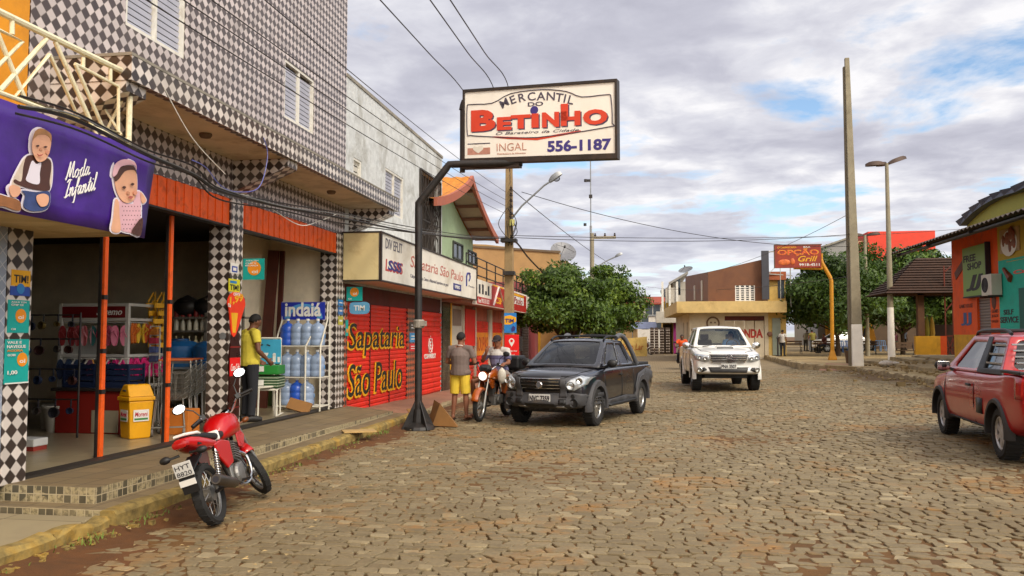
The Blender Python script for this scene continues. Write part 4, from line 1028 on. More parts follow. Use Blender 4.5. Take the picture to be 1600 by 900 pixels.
 # recessed flutes on the two broad faces
m = MB();square_pole(m,1.7,12.75,.43,.18,12.75);m.build('shaft',M_CONC,t,bevel=.02)
m = MB();square_pole(m,-.1,1.699,.43,.18,12.75);m.build('whitewashed_foot',M_LIME,t,bevel=.02)
m = MB();m.hexa([(-.29,.0,-.1),(-.216,.0,-.1),(-.216,.26,-.1),(-.29,.26,-.1),(-.145,.0,12.4),(-.095,.0,12.4),(-.095,.16,12.4),(-.145,.16,12.4)]);m.build('side_rib',mat('dark_pole_concrete','#6f6450',.9,var=.2),t)
def lamp_head(m,a,b,w,h):
 a,b = Vector(a),Vector(b);d = (b - a).normalized();s = d.cross(Z3).normalized()
 n = s.cross(d);k = 6;vs = [];fs = []
 for i in range(k + 1):
  q = i / k;p = a.lerp(b,q);f = [.35,.7,.95,1,1,.85,.4][i]
  vs += [p - s * w * f / 2 - n * h * .3,p + s * w * f / 2 - n * h * .3,p + s * w * f * .4 + n * h * .6 * f,p - s * w * f * .4 + n * h * .6 * f]
 for i in range(k):
  for j in range(4):fs.append((4 * i + j,4 * i + (j + 1) % 4,4 * i + 4 + (j + 1) % 4,4 * i + 4 + j))
 fs += [(3,2,1,0),tuple(4 * k + j for j in range(4))];m.add(vs,fs)
t = thing('street_lamp','grey lamp post with three brown lamp heads and whitewashed foot, on the plaza','street lamp',(11.2,40.9,.55))
m = MB();m.lathe([(.135,2.4),(.08,9.2),(0,9.2)],n=14);m.build('pole',M_CONC,t,smooth=True)
m = MB();m.lathe([(.17,-.1),(.137,2.399),(.13,2.4)],n=14);m.build('whitewashed_foot',M_LIME,t,smooth=True)
for an,rise in ((180,-.05),(15,.3),(100,.1)):
 d = Vector((cos(radians(an)),sin(radians(an)),0));m = MB();lamp_head(m,d * .1 + Z3 * 9.2,d * .95 + Z3 * (9.2 + rise),.34,.22);m.build('lamp_head',M_BROWNM,t,smooth=True,angle=30)
# second lamp of the kind, only its head shows above the brown hoarding
t = thing('street_lamp','brown double lamp head on a post just behind the tall bare pole','street lamp',(12.9,52.0,.05))
m = MB();m.lathe([(.14,-.1),(.08,7.6),(0,7.6)],n=12);m.build('pole',M_CONC,t,smooth=True)
for s in (-1,1):
 m = MB();lamp_head(m,(s * .1,0,7.6),(s * .85,0,7.62 + .05 * s),.34,.2);m.build('lamp_head',M_BROWNM,t,smooth=True,angle=30)
t = thing('utility_pole','concrete power pole with insulators and a curved street lamp arm, before the shoe shops','pole',(-4.36,26,.08))
m = MB();square_pole(m,-.2,7.6,.34,.2,7.6);m.build('shaft',mat('tan_pole_concrete','#947c58',.9,var=.16,vs=2,bump=.4,bs=25,stain='#6a553a',stain_amt=.6,stain_s=1.5),t,bevel=.02)
def pp(x,y):q = on_y(x,y,25.8);return q - Vector((-4.36,26,.08))
m = MB();m.tube([pp(797,345),pp(815,322),pp(850,290),pp(862,282)],.03,8);m.build('lamp_arm',M_GALV,t,smooth=True)
a,b = pp(858,284),pp(877,270);m = MB();lamp_head(m,a,b,.2,.18);l = m.build('lamp_head',M_GALV,t,smooth=True,angle=30)
m = MB();m.ball(a.lerp(b,.6) + Vector((0,0,-.07)),(.12,.09,.1));m.build('lens',glass_mat('lamp_glass',(.7,.7,.7)),l,smooth=True)
m = MB()
for py in (295,304,313,322,333):q = pp(798.5,py);m.lathe([(0,-.05),(.045,-.05),(.06,-.01),(.03,.01),(.05,.04),(0,.05)],q,n=10)
m.tube([pp(798.5,290),pp(798.5,350)],.02,6);m.build('insulator_rack',mat('dark_insulator','#3a2f2c',.4,var=.2),t,smooth=True)
m = MB();q = pp(800,348);m.lathe([(0,-.1),(.09,-.1),(.09,.1),(0,.1)],q,n=12);m.build('photocell',mat('pale_yellow_plastic','#b9b36a',.5),t,smooth=True)
m = MB();q = pp(795.5,376);m.cbox(q,(.5,.36,.1));q = pp(795.5,427);m.cbox(q,(.36,.36,.12));m.build('pole_clamp',M_BLACK,t)
m = MB()
rr = random.Random(4)
for k in range(9):
 a = pp(rr.uniform(791,799),rr.uniform(320,360));b = pp(rr.uniform(792,800),rr.uniform(372,385));c = a.lerp(b,.5) + Vector((rr.uniform(-.35,.45),-.1,rr.uniform(-.15,.15)));m.tube(cr([a,c,b],5),.012,5)
m.build('loose_cabling',M_BLACK,t,smooth=True)
# cards hung on that pole
t = thing('pole_banner','small blue and yellow phone advert banner tied to the power pole','banner',(-4.16,25.6,0))
def pz(y):return on_y(797,y,25.6).z
MB().box(-.29,.10,-.0,.012,pz(520),pz(489)).build('sheet',mat('sky_blue_vinyl','#1f78bf',.5,var=.2,vs=5),t)
m = MB();m.prism([(-.28,.0),(-.28,.26),(-.1,.29),(.09,.22),(.09,.09),(-.1,.0)],(0,-.004,pz(507)),(1,0,0),(0,0,1),.004);m.build('yellow_patch',M_YEL,t)
m = MB();m.text('TIM',(-.26,-.009,pz(504)),(1,0,0),(0,0,1),.28,.12,.03,0,.003);m.build('lettering',M_BLUEINK,t)
m = MB();m.prism([(0,0),(.1,.05),(.12,.16),(.04,.2),(-.02,.1)],(-.05,-.005,pz(519)),(1,0,0),(0,0,1),.004);m.build('blue_figure',M_BLUEINK,t)
t = thing('pole_advert','red advert plate with white location pin fixed to the power pole','advert plate',(-4.14,25.6,0))
MB().box(-.3,.16,-.01,.03,pz(557),pz(523)).build('plate',M_REDB,t,bevel=.01)
MB().box(.165,.26,.0,.12,pz(549),pz(526)).build('side_box',M_BLACK,t,bevel=.01)
m = MB();zc = pz(533);m.prism([(.09 * cos(radians(a)),.09 * sin(radians(a))) for a in range(-30,211,20)] + [(0,-.18)],(-.07,-.014,zc),(1,0,0),(0,0,1),.004);m.text('recarga aqui',(-.24,-.014,zc - .34),(1,0,0),(0,0,1),.34,.06,.01,0,.003);m.text('aqui',(-.16,-.014,pz(556)),(1,0,0),(0,0,1),.18,.05,.01,0,.003);m.build('white_print',M_WHITE,t)
m = MB();m.lathe([(0,.003),(.045,.003),(.045,0)],(-.07,-.018,zc + .01),(0,-1,0),12);m.build('pin_dot',M_REDB,t)
# pale notice lower down on the pole
t = thing('pole_notice','pale notice with yellow block near the foot of the power pole','notice',(-4.14,25.72,0))
MB().box(-.12,.14,-.008,.0,.35,1.0).build('sheet',mat('pale_paper','#b9ae86',.8,var=.15),t)
MB().box(-.06,.1,-.012,-.0085,.6,.85).build('print_block',M_YEL,t)
# farther poles and masts
t = thing('utility_pole','slim concrete power pole with a side crossarm, behind the left trees','pole',(-2.62,40,.1))
m = MB();m.lathe([(.13,-.2),(.09,6.5),(0,6.5)],n=10);m.build('shaft',M_CONC,t,smooth=True)
m = MB();m.box(0,1.15,-.06,.06,6.22,6.34);m.build('crossarm',M_CONC,t)
for k in range(3):
 m = MB();m.lathe([(0,0),(.04,0),(.06,.06),(.03,.1),(.045,.15),(0,.16)],(.15 + k * .47,0,6.34),n=8);m.build('insulator',mat('dark_insulator','#3a2f2c'),t,smooth=True)
m = MB();m.tube([(.1,0,4.8),(.7,0,5.15),(1.15,0,5.35)],.03,6);lamp_head(m,(1.1,0,5.33),(1.45,0,5.5),.18,.14);m.build('lamp_arm',M_GALV,t,smooth=True)
t = thing('radio_mast','thin grey radio mast rising behind the sign and the left trees','mast',(-3.35,50,.1))
m = MB();m.tube([(0,0,-.2),(0,0,8.2)],.07,8);m.tube([(0,0,8.2),(0,0,12.2)],.035,6);m.build('tube',M_GALV,t,smooth=True)
m = MB();m.box(-.3,0,-.05,.05,10.9,11.05);m.box(-.1,.1,-.1,.1,9.9,10.1);m.lathe([(0,0),(.1,0),(.1,.16),(0,.16)],(-.3,0,10.9),n=8);m.lathe([(0,0),(.09,0),(.09,.16),(0,.16)],(-.35,0,8.2),n=8);m.build('aerials',M_BLACK,t)
def dish(label,x,y,z,r,tilt,az,group='satellite dishes on the roofs'):
 t = thing('satellite_dish',label,'satellite dish',(x,y,z),az,group);R = Matrix.Rotation(tilt,4,'X')
 m = MB(R);m.lathe([(0,0),(r * .4,r * .05),(r * .75,r * .17),(r,r * .3),(r + .02,r * .31),(r * .74,r * .2),(0,.03)],n=24)
 for i in range(8):a = 2 * pi * i / 8;m.tube([(.05 * cos(a),.05 * sin(a),.02),(r * .75 * cos(a),r * .75 * sin(a),r * .19),(r * cos(a),r * sin(a),r * .32)],.012,5)
 m.build('reflector',mat('grey_dish_mesh','#75767a',.5,metal=.2,var=.12),t,smooth=True)
 m = MB(R);m.lathe([(0,0),(.06,0),(.06,.12),(0,.12)],(0,0,r * .75),n=8)
 for a in (0,2.1,4.2):m.tube([(r * .9 * cos(a),r * .9 * sin(a),r * .26),(0,0,r * .8)],.012,5)
 m.build('feed_horn',M_BLACK,t);m = MB();m.tube([(0,0,-1.2),(0,0,-.05)],.04,8);m.build('mast',M_GALV,t)
q = on_y(878,396,46);dish('mesh satellite dish on the tan roof, at left, tilted to the street',q.x,46.4,q.z + .0,.72,radians(52),radians(20))
q = on_y(1072,424,74);dish('mesh satellite dish above the balcony house, facing upward',q.x,74,q.z,.62,radians(30),radians(-30))
q = on_y(1040,462,72);dish('lower mesh satellite dish beside the balconies of the far house',q.x,72,q.z,.6,radians(50),radians(40))
def cable(label,pts,r,mtl=None,group='overhead cables',n=5):
 m = MB();m.tube(cr([Vector(p) for p in pts],8),r,n);o = m.build('overhead_cable',mtl or M_BLACK,smooth=True);tag(o,label,'cable',group);return o
def sag(a,b,s,k=5):
 a,b = Vector(a),Vector(b);return [a.lerp(b,i / k) - Z3 * s * 4 * (i / k) * (1 - i / k) for i in range(k + 1)]
# thick bundle slung along the shop fronts to the power pole
bx = -4.95
P = [on_x(x,y,-4.8) for x,y in ((30,165),(120,190),(230,240),(300,270),(345,300),(440,322),(530,340),(650,362),(740,371))] + [Vector((-4.4,25.8,on_y(794,373,25.8).z))]
rr = random.Random(9)
BL = ['thick black cable bundle running from the purple banner to the power pole','second strand just above the thick cable bundle on the shop fronts','third strand just under the thick cable bundle on the shop fronts','pale thin strand twisted along the thick cable bundle']
for k in range(4):
 Q = [p + Vector((rr.uniform(-.03,.03),0,(0,.06,-.055,.02)[k] + rr.uniform(-.03,.03))) for p in P]
 cable(BL[k],Q,(.018,.010,.010,.007)[k],M_BLACK if k < 3 else M_GALV)
for k,(la,pts) in enumerate([
  ('loose blue wire looped from the soffit lamp to the cable bundle',[(300,250),(322,262),(345,290),(372,300),(405,292),(418,245),(412,215)]),
  ('slack white wire hanging below the cable bundle at the orange shutters',[(345,298),(400,310),(430,330),(470,352),(500,345),(525,335)]),
  ('thin white wire from the checkered eave down to the cable bundle',[(255,135),(300,215),(352,272)])]):
 cable(la,[on_x(x,y,-4.86 - .02 * k) for x,y in pts],.006,mat('blue_wire','#5d64a8',.5) if k == 0 else M_WHITEF,'loose service wires')
# high power lines that cross in front of the tiled wall
for k,(la,a,b) in enumerate([('upper power line in front of the tiled wall',(390,-20),(790,300)),('second power line in front of the tiled wall',(310,-15),(790,312)),('third power line in front of the tiled wall, crossing the window',(250,-25),(790,322)),('thin lowest power line crossing the tiled wall',(165,-40),(790,334))]):
 A = on_x(a[0],a[1],-3.9);Bq = on_y(b[0],b[1],25.8);cable(la,sag(A,Bq,.10),.0065,M_BLACK,'power lines along the street')
for k,(la,a,b,Ya) in enumerate([('power line rising from the big sign to the top left edge of the sky',(585,-10),(724,142),9.0),('middle power line rising behind the big sign into the sky',(665,-10),(772,140),9.0),('right power line rising behind the big sign into the sky',(697,-10),(795,140),9.0)]):
 A = on_y(*a,9.5);Bq = on_y(797,258 + 14 * k,25.9);B2 = on_y(b[0],b[1],15.2);cable(la,[A,A.lerp(B2,.5),B2,B2.lerp(Bq,.5) - Z3 * .05,Bq],.009,M_BLACK,'power lines along the street')
for la,a,b,s,Ya,Yb in [('power line from the pole crossing the whole street to the right',(797,368),(1500,358),.25,25.8,48),('lower power line from the pole crossing the street',(797,371),(1330,366),.2,25.8,35.5),('sagging wire from the lamp arm across the sky to the bare pole',(815,300),(1330,385),.5,25.8,35.5),('wire between the bare pole and the far houses',(1010,448),(1328,432),.4,70,35.5),('wire from the pole tops toward the far left trees',(800,296),(968,420),.2,25.8,60),('thin wire from bare pole down to the brown house',(1130,420),(1325,335),.2,52,35.5)]:
 cable(la,sag(on_y(*a,Ya),on_y(*b,Yb),s,8),.011 if Yb < 50 else .014,M_BLACK,'street crossing wires')
cable('thick black cable dropping from the power pole into the left trees',[on_y(795,374,25.8),on_y(808,380,27),on_y(825,402,29),on_y(848,426,33)],.03,M_BLACK,'street crossing wires')
# ------------------------------------------------------------------ the overhanging shop sign on its bent pole
t = thing('pole_sign','large white grocery sign on a bent dark steel pole over the street','sign',(-4.02,14.25,.0))
m = MB()
P0 = Vector((-4.02,14.25,0));def_ = lambda x,y:on_y(x,y,14.25) - P0
b1,b2,b3 = def_(654,318),def_(702,257),def_(816,254)
m.tube([(0,0,.0),(0,0,.5),b1 - Z3 * .1,b1,b1.lerp(b2,.15),b2 - (b2 - b1) * .1,b2,b2 + Vector((.12,0,.0)),b3],.066,14)
m.build('pole',M_BLACK,t,smooth=True)
m = MB()
for a in range(4):
 d = Vector((cos(pi / 4 + a * pi / 2),sin(pi / 4 + a * pi / 2),0));s = d.cross(Z3) * .008
 m.add([d * .05 - s,d * .34 - s,d * .06 + Z3 * .5 - s,d * .05 + s,d * .34 + s,d * .06 + Z3 * .5 + s],[(0,1,2),(5,4,3),(0,3,4,1),(1,4,5,2),(2,5,3,0)])
m.lathe([(0,0),(.3,0),(.28,.05),(.12,.12),(.095,.35)],n=16);m.build('foot',M_BLACK,t)
m = MB();m.lathe([(.088,0),(.1,.02),(.1,.13),(.088,.15)],(0,0,1.78),n=12);m.cbox((.1,-.05,1.86),(.1,.08,.09));m.build('tape_band',mat('grey_tape','#8a8378',.6,var=.3,vs=9),t)
# the box: left edge over the pole arm, right end swung a little nearer the viewer
c00,c01 = on_y(723.5,250.5,14.4) - P0,on_y(722,142,14.4) - P0
r_end = on_y(964,242,13.75) - P0;ax = (r_end - c00);ax.z = 0;SW = ax.length;ax.normalize();nrm = ax.cross(Z3).normalized()
Rb = Matrix((ax,Z3,nrm)).transposed();SH = c01.z - c00.z
zA = c00.z;zB = r_end.z;up = Z3;axt = (ax * SW + Z3 * (zB - zA)).normalized();SWt = (ax * SW + Z3 * (zB - zA)).length
D = .15;O = Vector(c00)
def S_(a,b,d=0.0):return O + axt * a + Z3 * b + nrm * d
m = MB();m.hexa([S_(0.03,.03,-D),S_(SWt - .03,.03,-D),S_(SWt - .03,.03,-.012),S_(.03,.03,-.012),S_(0.03,SH - .03,-D),S_(SWt - .03,SH - .03,-D),S_(SWt - .03,SH - .03,-.012),S_(.03,SH - .03,-.012)])
m.build('sign_face',mat('sign_face_white','#f4efe4',.5,var=.03,vs=1,stain='#d3c6ac',stain_amt=.3,stain_s=.8),t)
m = MB()
def fb(a0,a1,b0,b1):m.hexa([S_(a0,b0,-D - .01),S_(a1,b0,-D - .01),S_(a1,b0,.012),S_(a0,b0,.012),S_(a0,b1,-D - .01),S_(a1,b1,-D - .01),S_(a1,b1,.012),S_(a0,b1,.012)])
fb(-.01,.03,-.06,SH + .02);fb(SWt - .03,SWt + .01,-.06,SH + .02);fb(.03,SWt - .03,SH - .03,SH + .02);fb(.03,SWt - .03,-.06,.03);m.build('frame',M_FRAME,t)
m = MB();m.hexa([S_(-.02,-.15,-D),S_(SWt * .38,-.15,-D),S_(SWt * .38,-.15,-.02),S_(-.02,-.15,-.02),S_(-.02,-.061,-D),S_(SWt * .38,-.061,-D),S_(SWt * .38,-.061,-.02),S_(-.02,-.061,-.02)]);m.build('support_beam',M_FRAME,t)
m = MB();m.tube([S_(-.06,-.2,-.1),S_(-.06,SH * .75,-.1)],.05,10);m.lathe([(0,0),(.07,0),(.05,.1),(.02,.18),(0,.18)],S_(-.06,SH * .75,-.1),n=8);m.build('upright',M_FRAME,t)
# lettering laid out in the sign's own unit square (u to the right, v up)
def sc(x,y):return ((x - 372) / (1438 - 372) * SWt,None)
def uv_(x,y):   # pixel of the enlarged detail -> sign coordinates
 a = (x - 370) / (1445 - 370);top = 183 + (122 - 183) * a;bot = 665 + (640 - 665) * a
 return a * SWt,(bot - y) / (bot - top) * SH
def st(m,body,x0,y0,x1,y1,bold=0,shear=0,d=.004,warp=None,lift=0.0):
 a0,b0 = uv_(x0,y0);a1,b1 = uv_(x1,y1);b0_,b1_ = b0,b1
 vs,fs = text_geo(body,bold,shear);X0,X1 = min(p[0] for p in vs),max(p[0] for p in vs);Y0,Y1 = min(p[1] for p in vs),max(p[1] for p in vs)
 out = []
 for p in vs:
  a,b = (p[0] - X0) / (X1 - X0),(p[1] - Y0) / (Y1 - Y0);e = warp(a) if warp else 0
  out.append(S_(a0 + (a1 - a0) * a,b0_ + (b1_ - b0_) * b + e * SH,lift - .011 + (d if p[2] > 0 else 0)))
 m.add(out,fs)
M_SRED = mat('sign_red','#d8452b',.5,var=.06);M_SPUR = mat('sign_purple','#3f3580',.5,var=.06)
m = MB();
for k,(ch,px,py,an) in enumerate((('M',672,270,27),('E',735,247,19),('R',800,232,12),('C',868,226,4),('A',935,225,-1),('N',1003,226,-4),('T',1062,236,-10),('I',1100,243,-13),('L',1142,254,-16))):
 vs,fs = text_geo(ch,.012,0);x0,x1 = min(p[0] for p in vs),max(p[0] for p in vs);y1 = max(p[1] for p in vs);ca,sa = cos(radians(an)),sin(radians(an));a0,b0 = uv_(px,py);h = .145;o_ = []
 for p in vs:
  x,y = (p[0] - (x0 + x1) / 2) * h / .7 * 1.12,(p[1] / y1 - .5) * h;o_.append(S_(a0 + x * ca - y * sa,b0 + x * sa + y * ca,-.011 + (.004 if p[2] > 0 else 0)))
 m.add(o_,fs)
st(m,'DO',842,297,950,262,.02);mg = MB();st(mg,'O Barateiro da Cidade',612,492,1195,452,.0,.3);mg.build('tagline_lettering',mat('sign_grey','#4d4757',.5),t);m.build('grey_lettering',mat('sign_grey','#4d4757',.5),t)
def big(m,lift,dx=0,dy=0):
 for ch,x0,x1,y0,y1 in (('B',428,610,468,312),('E',620,725,460,365),('T',720,862,452,350),('I',868,918,445,345),('N',942,1060,444,335),('H',1072,1205,436,330),('O',1222,1385,432,318)):
  st(m,ch,x0 + dx,y0 + dy,x1 + dx,y1 + dy,.055,0,lift=lift)
 st(m,'I',1072 + dx,400 + dy,1122 + dx,280 + dy,.055,lift=lift)
m = MB();big(m,.0,8,7);m.build('lettering_shadow',mat('sign_dark_shadow','#4a4460',.5),t)
m = MB();big(m,.004)
P = [uv_(*q) for q in ((520,502),(700,520),(905,531),(1210,478),(1205,466),(905,513),(600,500))];m.add([S_(a,b,-.0075) for a,b in P],[tuple(range(len(P)))])
m.build('red_lettering',M_SRED,t)
m = MB();a,b = uv_(887,322);m.lathe([(0,.003),(.074,.003),(.074,0)],S_(a,b,-.009),nrm,20);m.build('letter_dot',M_SPUR,t);m = MB();st(m,'556-1187',978,615,1408,522,.04);m.build('purple_lettering',M_SPUR,t)
m = MB();fr = [(400,480),(398,300),(425,278),(585,270),(720,205),(940,180),(1110,195),(1215,235),(1380,222),(1408,245),(1415,420),(1395,445),(905,512),(520,500),(425,492)]
Q = cr([Vector((*uv_(*q),0)) for q in fr],3,True);m.tube([S_(v.x,v.y,-.008) for v in Q] + [S_(Q[0].x,Q[0].y,-.008)],.009,6);m.build('border_line',mat('sign_grey','#4d4757'),t,smooth=True)
m = MB()
def rect(m,x0,y0,x1,y1,lift=.0):a0,b0 = uv_(x0,y0);a1,b1 = uv_(x1,y1);m.add([S_(a0,b0,-.009 + lift),S_(a1,b0,-.009 + lift),S_(a1,b1,-.009 + lift),S_(a0,b1,-.009 + lift)],[(0,1,2,3)])
rect(m,402,556,570,544);st(m,'MOINHO',440,556,535,546,0);m.build('logo_band',mat('sign_grey','#4d4757'),t)
m = MB();rect(m,402,628,570,577);st(m,'INGAL',618,604,832,545,-.005,0);st(m,'Distribuidora de Alimentos',622,628,826,612,0);m.build('faded_logos',mat('sign_faded_red','#c08a78',.5,var=.2,vs=9),t)
m = MB();P = cr([Vector((*uv_(*q),0)) for q in ((480,615),(445,590),(450,568),(475,574),(490,568),(515,566),(518,588),(500,604))],4,True);m.add([S_(v.x,v.y,-.005) for v in P],[tuple(range(len(P)))]);m.build('heart_mark',M_SIGNW,t)
# flattened cardboard by the foot of the pole
t = thing('cardboard_box','torn brown cardboard box lying against the foot of the dark sign pole','cardboard box',(-3.75,14.75,.0))
CB = mat('corrugated_cardboard','#8a6236',.9,var=.15,vs=4,stain='#5e4122',stain_amt=.4)
m = MB();m.add([(-.25,.1,.0),(-.1,-.15,.02),(.05,-.2,.42),(-.15,.15,.46),(.35,-.12,.0),(.28,.2,.0)],[(0,1,2,3),(1,4,2),(2,4,5,3)]);m.build('panel',CB,t,solid=.012)
m = MB();m.add([(-.35,-.22,.005),(-.62,-.05,.3),(-.35,.12,.34),(-.2,-.1,.01)],[(0,1,2,3)]);m.build('flap',CB,t,solid=.012)
o = MB().cbox((0,0,.015),(.5,.32,.02),Matrix.Rotation(.5,3,'Z')).build('cardboard_scrap',mat('pale_cardboard','#b0925e',.9,var=.2),loc=(-4.45,12.4,.15));tag(o,'pale flat piece of cardboard on the kerb edge left of the sign pole','cardboard')
# ------------------------------------------------------------------ brown corner building across the street
t = thing('corner_shop_building','brown and white corner building with yellow canopy slab and red dealer lettering','shop building',(0,0,0))
M_BROWNW = mat('brown_tile_cladding','#70482f',.7,var=.12,vs=2,stain='#4f2f24',stain_amt=.4)
M_WALLW = mat('off_white_render','#cdbfa4',.8,var=.08,stain='#9c8a6a',stain_amt=.5,stain_s=.7)
M_SLAB = mat('yellow_slab_edge','#c9ad72',.8,var=.1,stain='#8f6f33',stain_amt=.5)
Y0 = 52
def fx(x,y=480):return on_y(x,y,Y0).x
xa,xb,xm = fx(1107),fx(1199),fx(1132)
zt1,zt2 = on_y(1107,425,Y0).z,on_y(1195,404,Y0).z;zs = on_y(1150,489,Y0).z;zs2 = on_y(1150,471,Y0).z
XL = 2.95;YL = 64.0                      # the side street face runs back from the corner
# upper storey
m = MB();hol = [(fx(1149) - xa,fx(1180) - xa,on_y(1149,473,Y0).z - zs2,on_y(1149,446,Y0).z - zs2)]
holed(m,(xa,Y0,zs2),(1,0,0),(0,0,1),xb - xa,zt1 - zs2,hol,.15)
m.add([(xa,Y0,zt1),(xb,Y0,zt1),(xb,Y0,zt2)],[(0,1,2)])
XB = on_y(1071,450,YL).x;zB = on_y(1071,432,YL).z;m.quad((xa,Y0,zs2),(XB,YL,zs2),(XB,YL,zB),(xa,Y0,zt1));m.quad((xb,Y0,zs2),(xb,YL,zs2),(xb,YL,zt2),(xb,Y0,zt2));m.quad((xa,Y0,zt1),(xb,Y0,zt2),(xb,YL,zt2),(XB,YL,zB))
m.build('upper_wall',M_BROWNW,t)
for a,b,c,d in ((54.5,55.6,3.9,5.2),(58.2,59.2,4.1,5.1)):
 x = xa + (XB - xa) * (a - Y0) / (YL - Y0) - .03;m = MB();m.box(x - .03,x + .05,a,b,c,d);m.build('side_window',mat('pale_side_window','#b9b0a0',.5,var=.1),t)
w0,w1,z0,z1 = fx(1149),fx(1180),on_y(1149,473,Y0).z,on_y(1149,446,Y0).z
m = MB();m.box(w0,w1,Y0 + .08,Y0 + .1,z0,z1);f = m.build('window',mat('dim_glass','#3a424a'),t)
m = MB()
for i in range(5):x = w0 + (w1 - w0) * i / 4;m.box(x - .06,x + .06,Y0 + .01,Y0 + .075,z0,z1)
for i in range(9):z = z0 + (z1 - z0) * i / 8;m.box(w0,w1,Y0 + .03,Y0 + .07,z - .025,z + .025)
m.build('window_grille',M_WHITE,f)
# canopy slab, ground floor
m = MB();m.hexa([(1.75,51.0,zs),(fx(1225),51.0,zs),(fx(1225),66,zs),(1.3,66,zs),(1.75,51.0,zs2 - .02),(fx(1225),51.0,zs2 - .02),(fx(1225),66,zs2 - .02),(1.3,66,zs2 - .02)]);m.build('canopy_slab',M_SLAB,t)
m = MB();g0,g1 = fx(1132),fx(1194);holed(m,(2.55,Y0,.1),(1,0,0),(0,0,1),fx(1200) - 2.55,zs - .1,[(g0 - 2.55,g1 - 2.55,.25,on_y(1132,494,Y0).z - .1)],.12)
m.quad((2.55,Y0,.1),(2.2,66,.1),(2.2,66,zs),(2.55,Y0,zs));m.build('ground_floor_wall',M_WALLW,t)
zg = on_y(1132,501,Y0).z;zt = on_y(1132,494,Y0).z
m = MB();m.box(g0,g1,Y0 + .02,Y0 + .1,zg,zt);m.build('door_header',M_MAROON,t)
for i in range(4):
 a,b = g0 + (g1 - g0) * i / 4,g0 + (g1 - g0) * (i + 1) / 4;MB().box(a + .02,b - .02,Y0 + .05,Y0 + .1,.35,zg - .01).build('folding_door',M_WALLW,t,bevel=.01)
m = MB();l0,l1 = on_y(1143,528,Y0),on_y(1192,514,Y0)
m.text('HONDA',(l0.x,Y0 + .045,l0.z),(1,0,0),(0,0,1),l1.x - l0.x,l1.z - l0.z,.045,0,.01)
m.build('lettering',mat('dealer_red','#a32a1c',.6,var=.1),t)
m = MB();q = on_y(1114,505,Y0);m.ring(q - Y3 * .02,(0,1,0),.36,.05,20,6);m.lathe([(0,.01),(.06,.01),(.06,0)],q + Vector((-.12,-.01,.04)),(0,-1,0),8);m.lathe([(0,.01),(.06,.01),(.06,0)],q + Vector((.12,-.01,.04)),(0,-1,0),8)
m.text('MOTO PEÇAS',(q.x - 1.3,Y0 - .012,q.z - .5),(1,0,0),(0,0,1),1.0,.16,.02,0,.01);m.build('round_emblem',mat('brown_print','#6b5038',.6),t)
for a in (53.5,57.0):
 x = 2.55 - .35 * (a - Y0) / 14;MB().box(x - .03,x + .02,a,a + 2.3,.3,2.5).build('side_door',mat('grey_beige_door','#b3a68d',.7,var=.1),t)
# dark upright board standing out over the corner and its neighbours in yellow
t2 = thing('sign_board','tall dark blue-grey sign board with open steel frame on the brown corner building','sign board',(fx(1194,430),51.6,0))
z0,z1 = on_y(1194,468,51.6).z,on_y(1194,392,51.6).z
MB().box(-.2,.22,-.1,.1,z0,z1).build('board',mat('slate_board','#3b3c44',.6,var=.15),t2)
m = MB();m.bar((.2,0,z1 - .05),(1.6,.2,z1 - .1),.06);m.bar((.2,0,z1 - 1.4),(1.6,.2,z1 - 1.5),.05);m.bar((1.5,.2,z1 - 3.4),(1.5,.2,z1),.06);m.bar((.9,.1,z1 - 3.2),(.9,.1,z1 - .1),.04);m.bar((.2,0,z1 - 1.4),(1.5,.2,z1 - .1),.03);m.build('steel_frame',mat('pale_steel_frame','#a9a79f',.5,metal=.3),t2)
t = thing('yellow_shop_building','yellow two-storey shop with grey-green door, right of the brown corner building','shop building')
M_YB = mat('pale_yellow_render','#cfae62',.8,var=.1,stain='#97793d',stain_amt=.5)
MB().box(fx(1200),fx(1228),Y0 + .03,64,.1,on_y(1210,425,Y0).z).build('wall',M_YB,t)
m = MB();m.box(fx(1206),fx(1219),Y0 - .04,Y0 + .02,.45,on_y(1206,497,Y0).z);m.build('door',mat('grey_green_door','#8b9384',.4,var=.1),t)
m = MB();m.box(fx(1216),fx(1226),Y0 - .02,Y0 + .02,3.9,5.0);m.build('window',mat('dim_glass','#3a424a'),t)
m = MB();m.box(fx(1200),fx(1228),Y0 - .3,Y0 + .02,on_y(1210,425,Y0).z - .5,on_y(1210,425,Y0).z);m.build('brown_eave',mat('terracotta_eave','#96502f',.8,var=.15),t)
q = on_y(1207,522,51.9);o = MB().lathe([(0,0),(.16,0),(.16,.05),(.05,.1),(.05,.2),(.12,.25),(0,.26)],(0,0,0),(0,-1,0),10).build('wall_bell',mat('brown_bell','#77503a',.5),loc=(fx(1202),Y0 + .02,q.z));tag(o,'small brown round fitting on the white pillar beside the red lettering','wall fitting')
t = thing('bollard','thin black iron bollard on the pavement before the grey-green door','bollard',(fx(1207),50.2,.44))
m = MB();m.lathe([(.06,0),(.05,.1),(.045,1.0),(.07,1.02),(.07,1.1),(.03,1.16),(0,1.17)],n=10);m.build('post',M_BLACK,t,smooth=True);m = MB();m.lathe([(.12,0),(.12,.04),(.06,.06)],n=10);m.build('foot',M_BLACK,t)
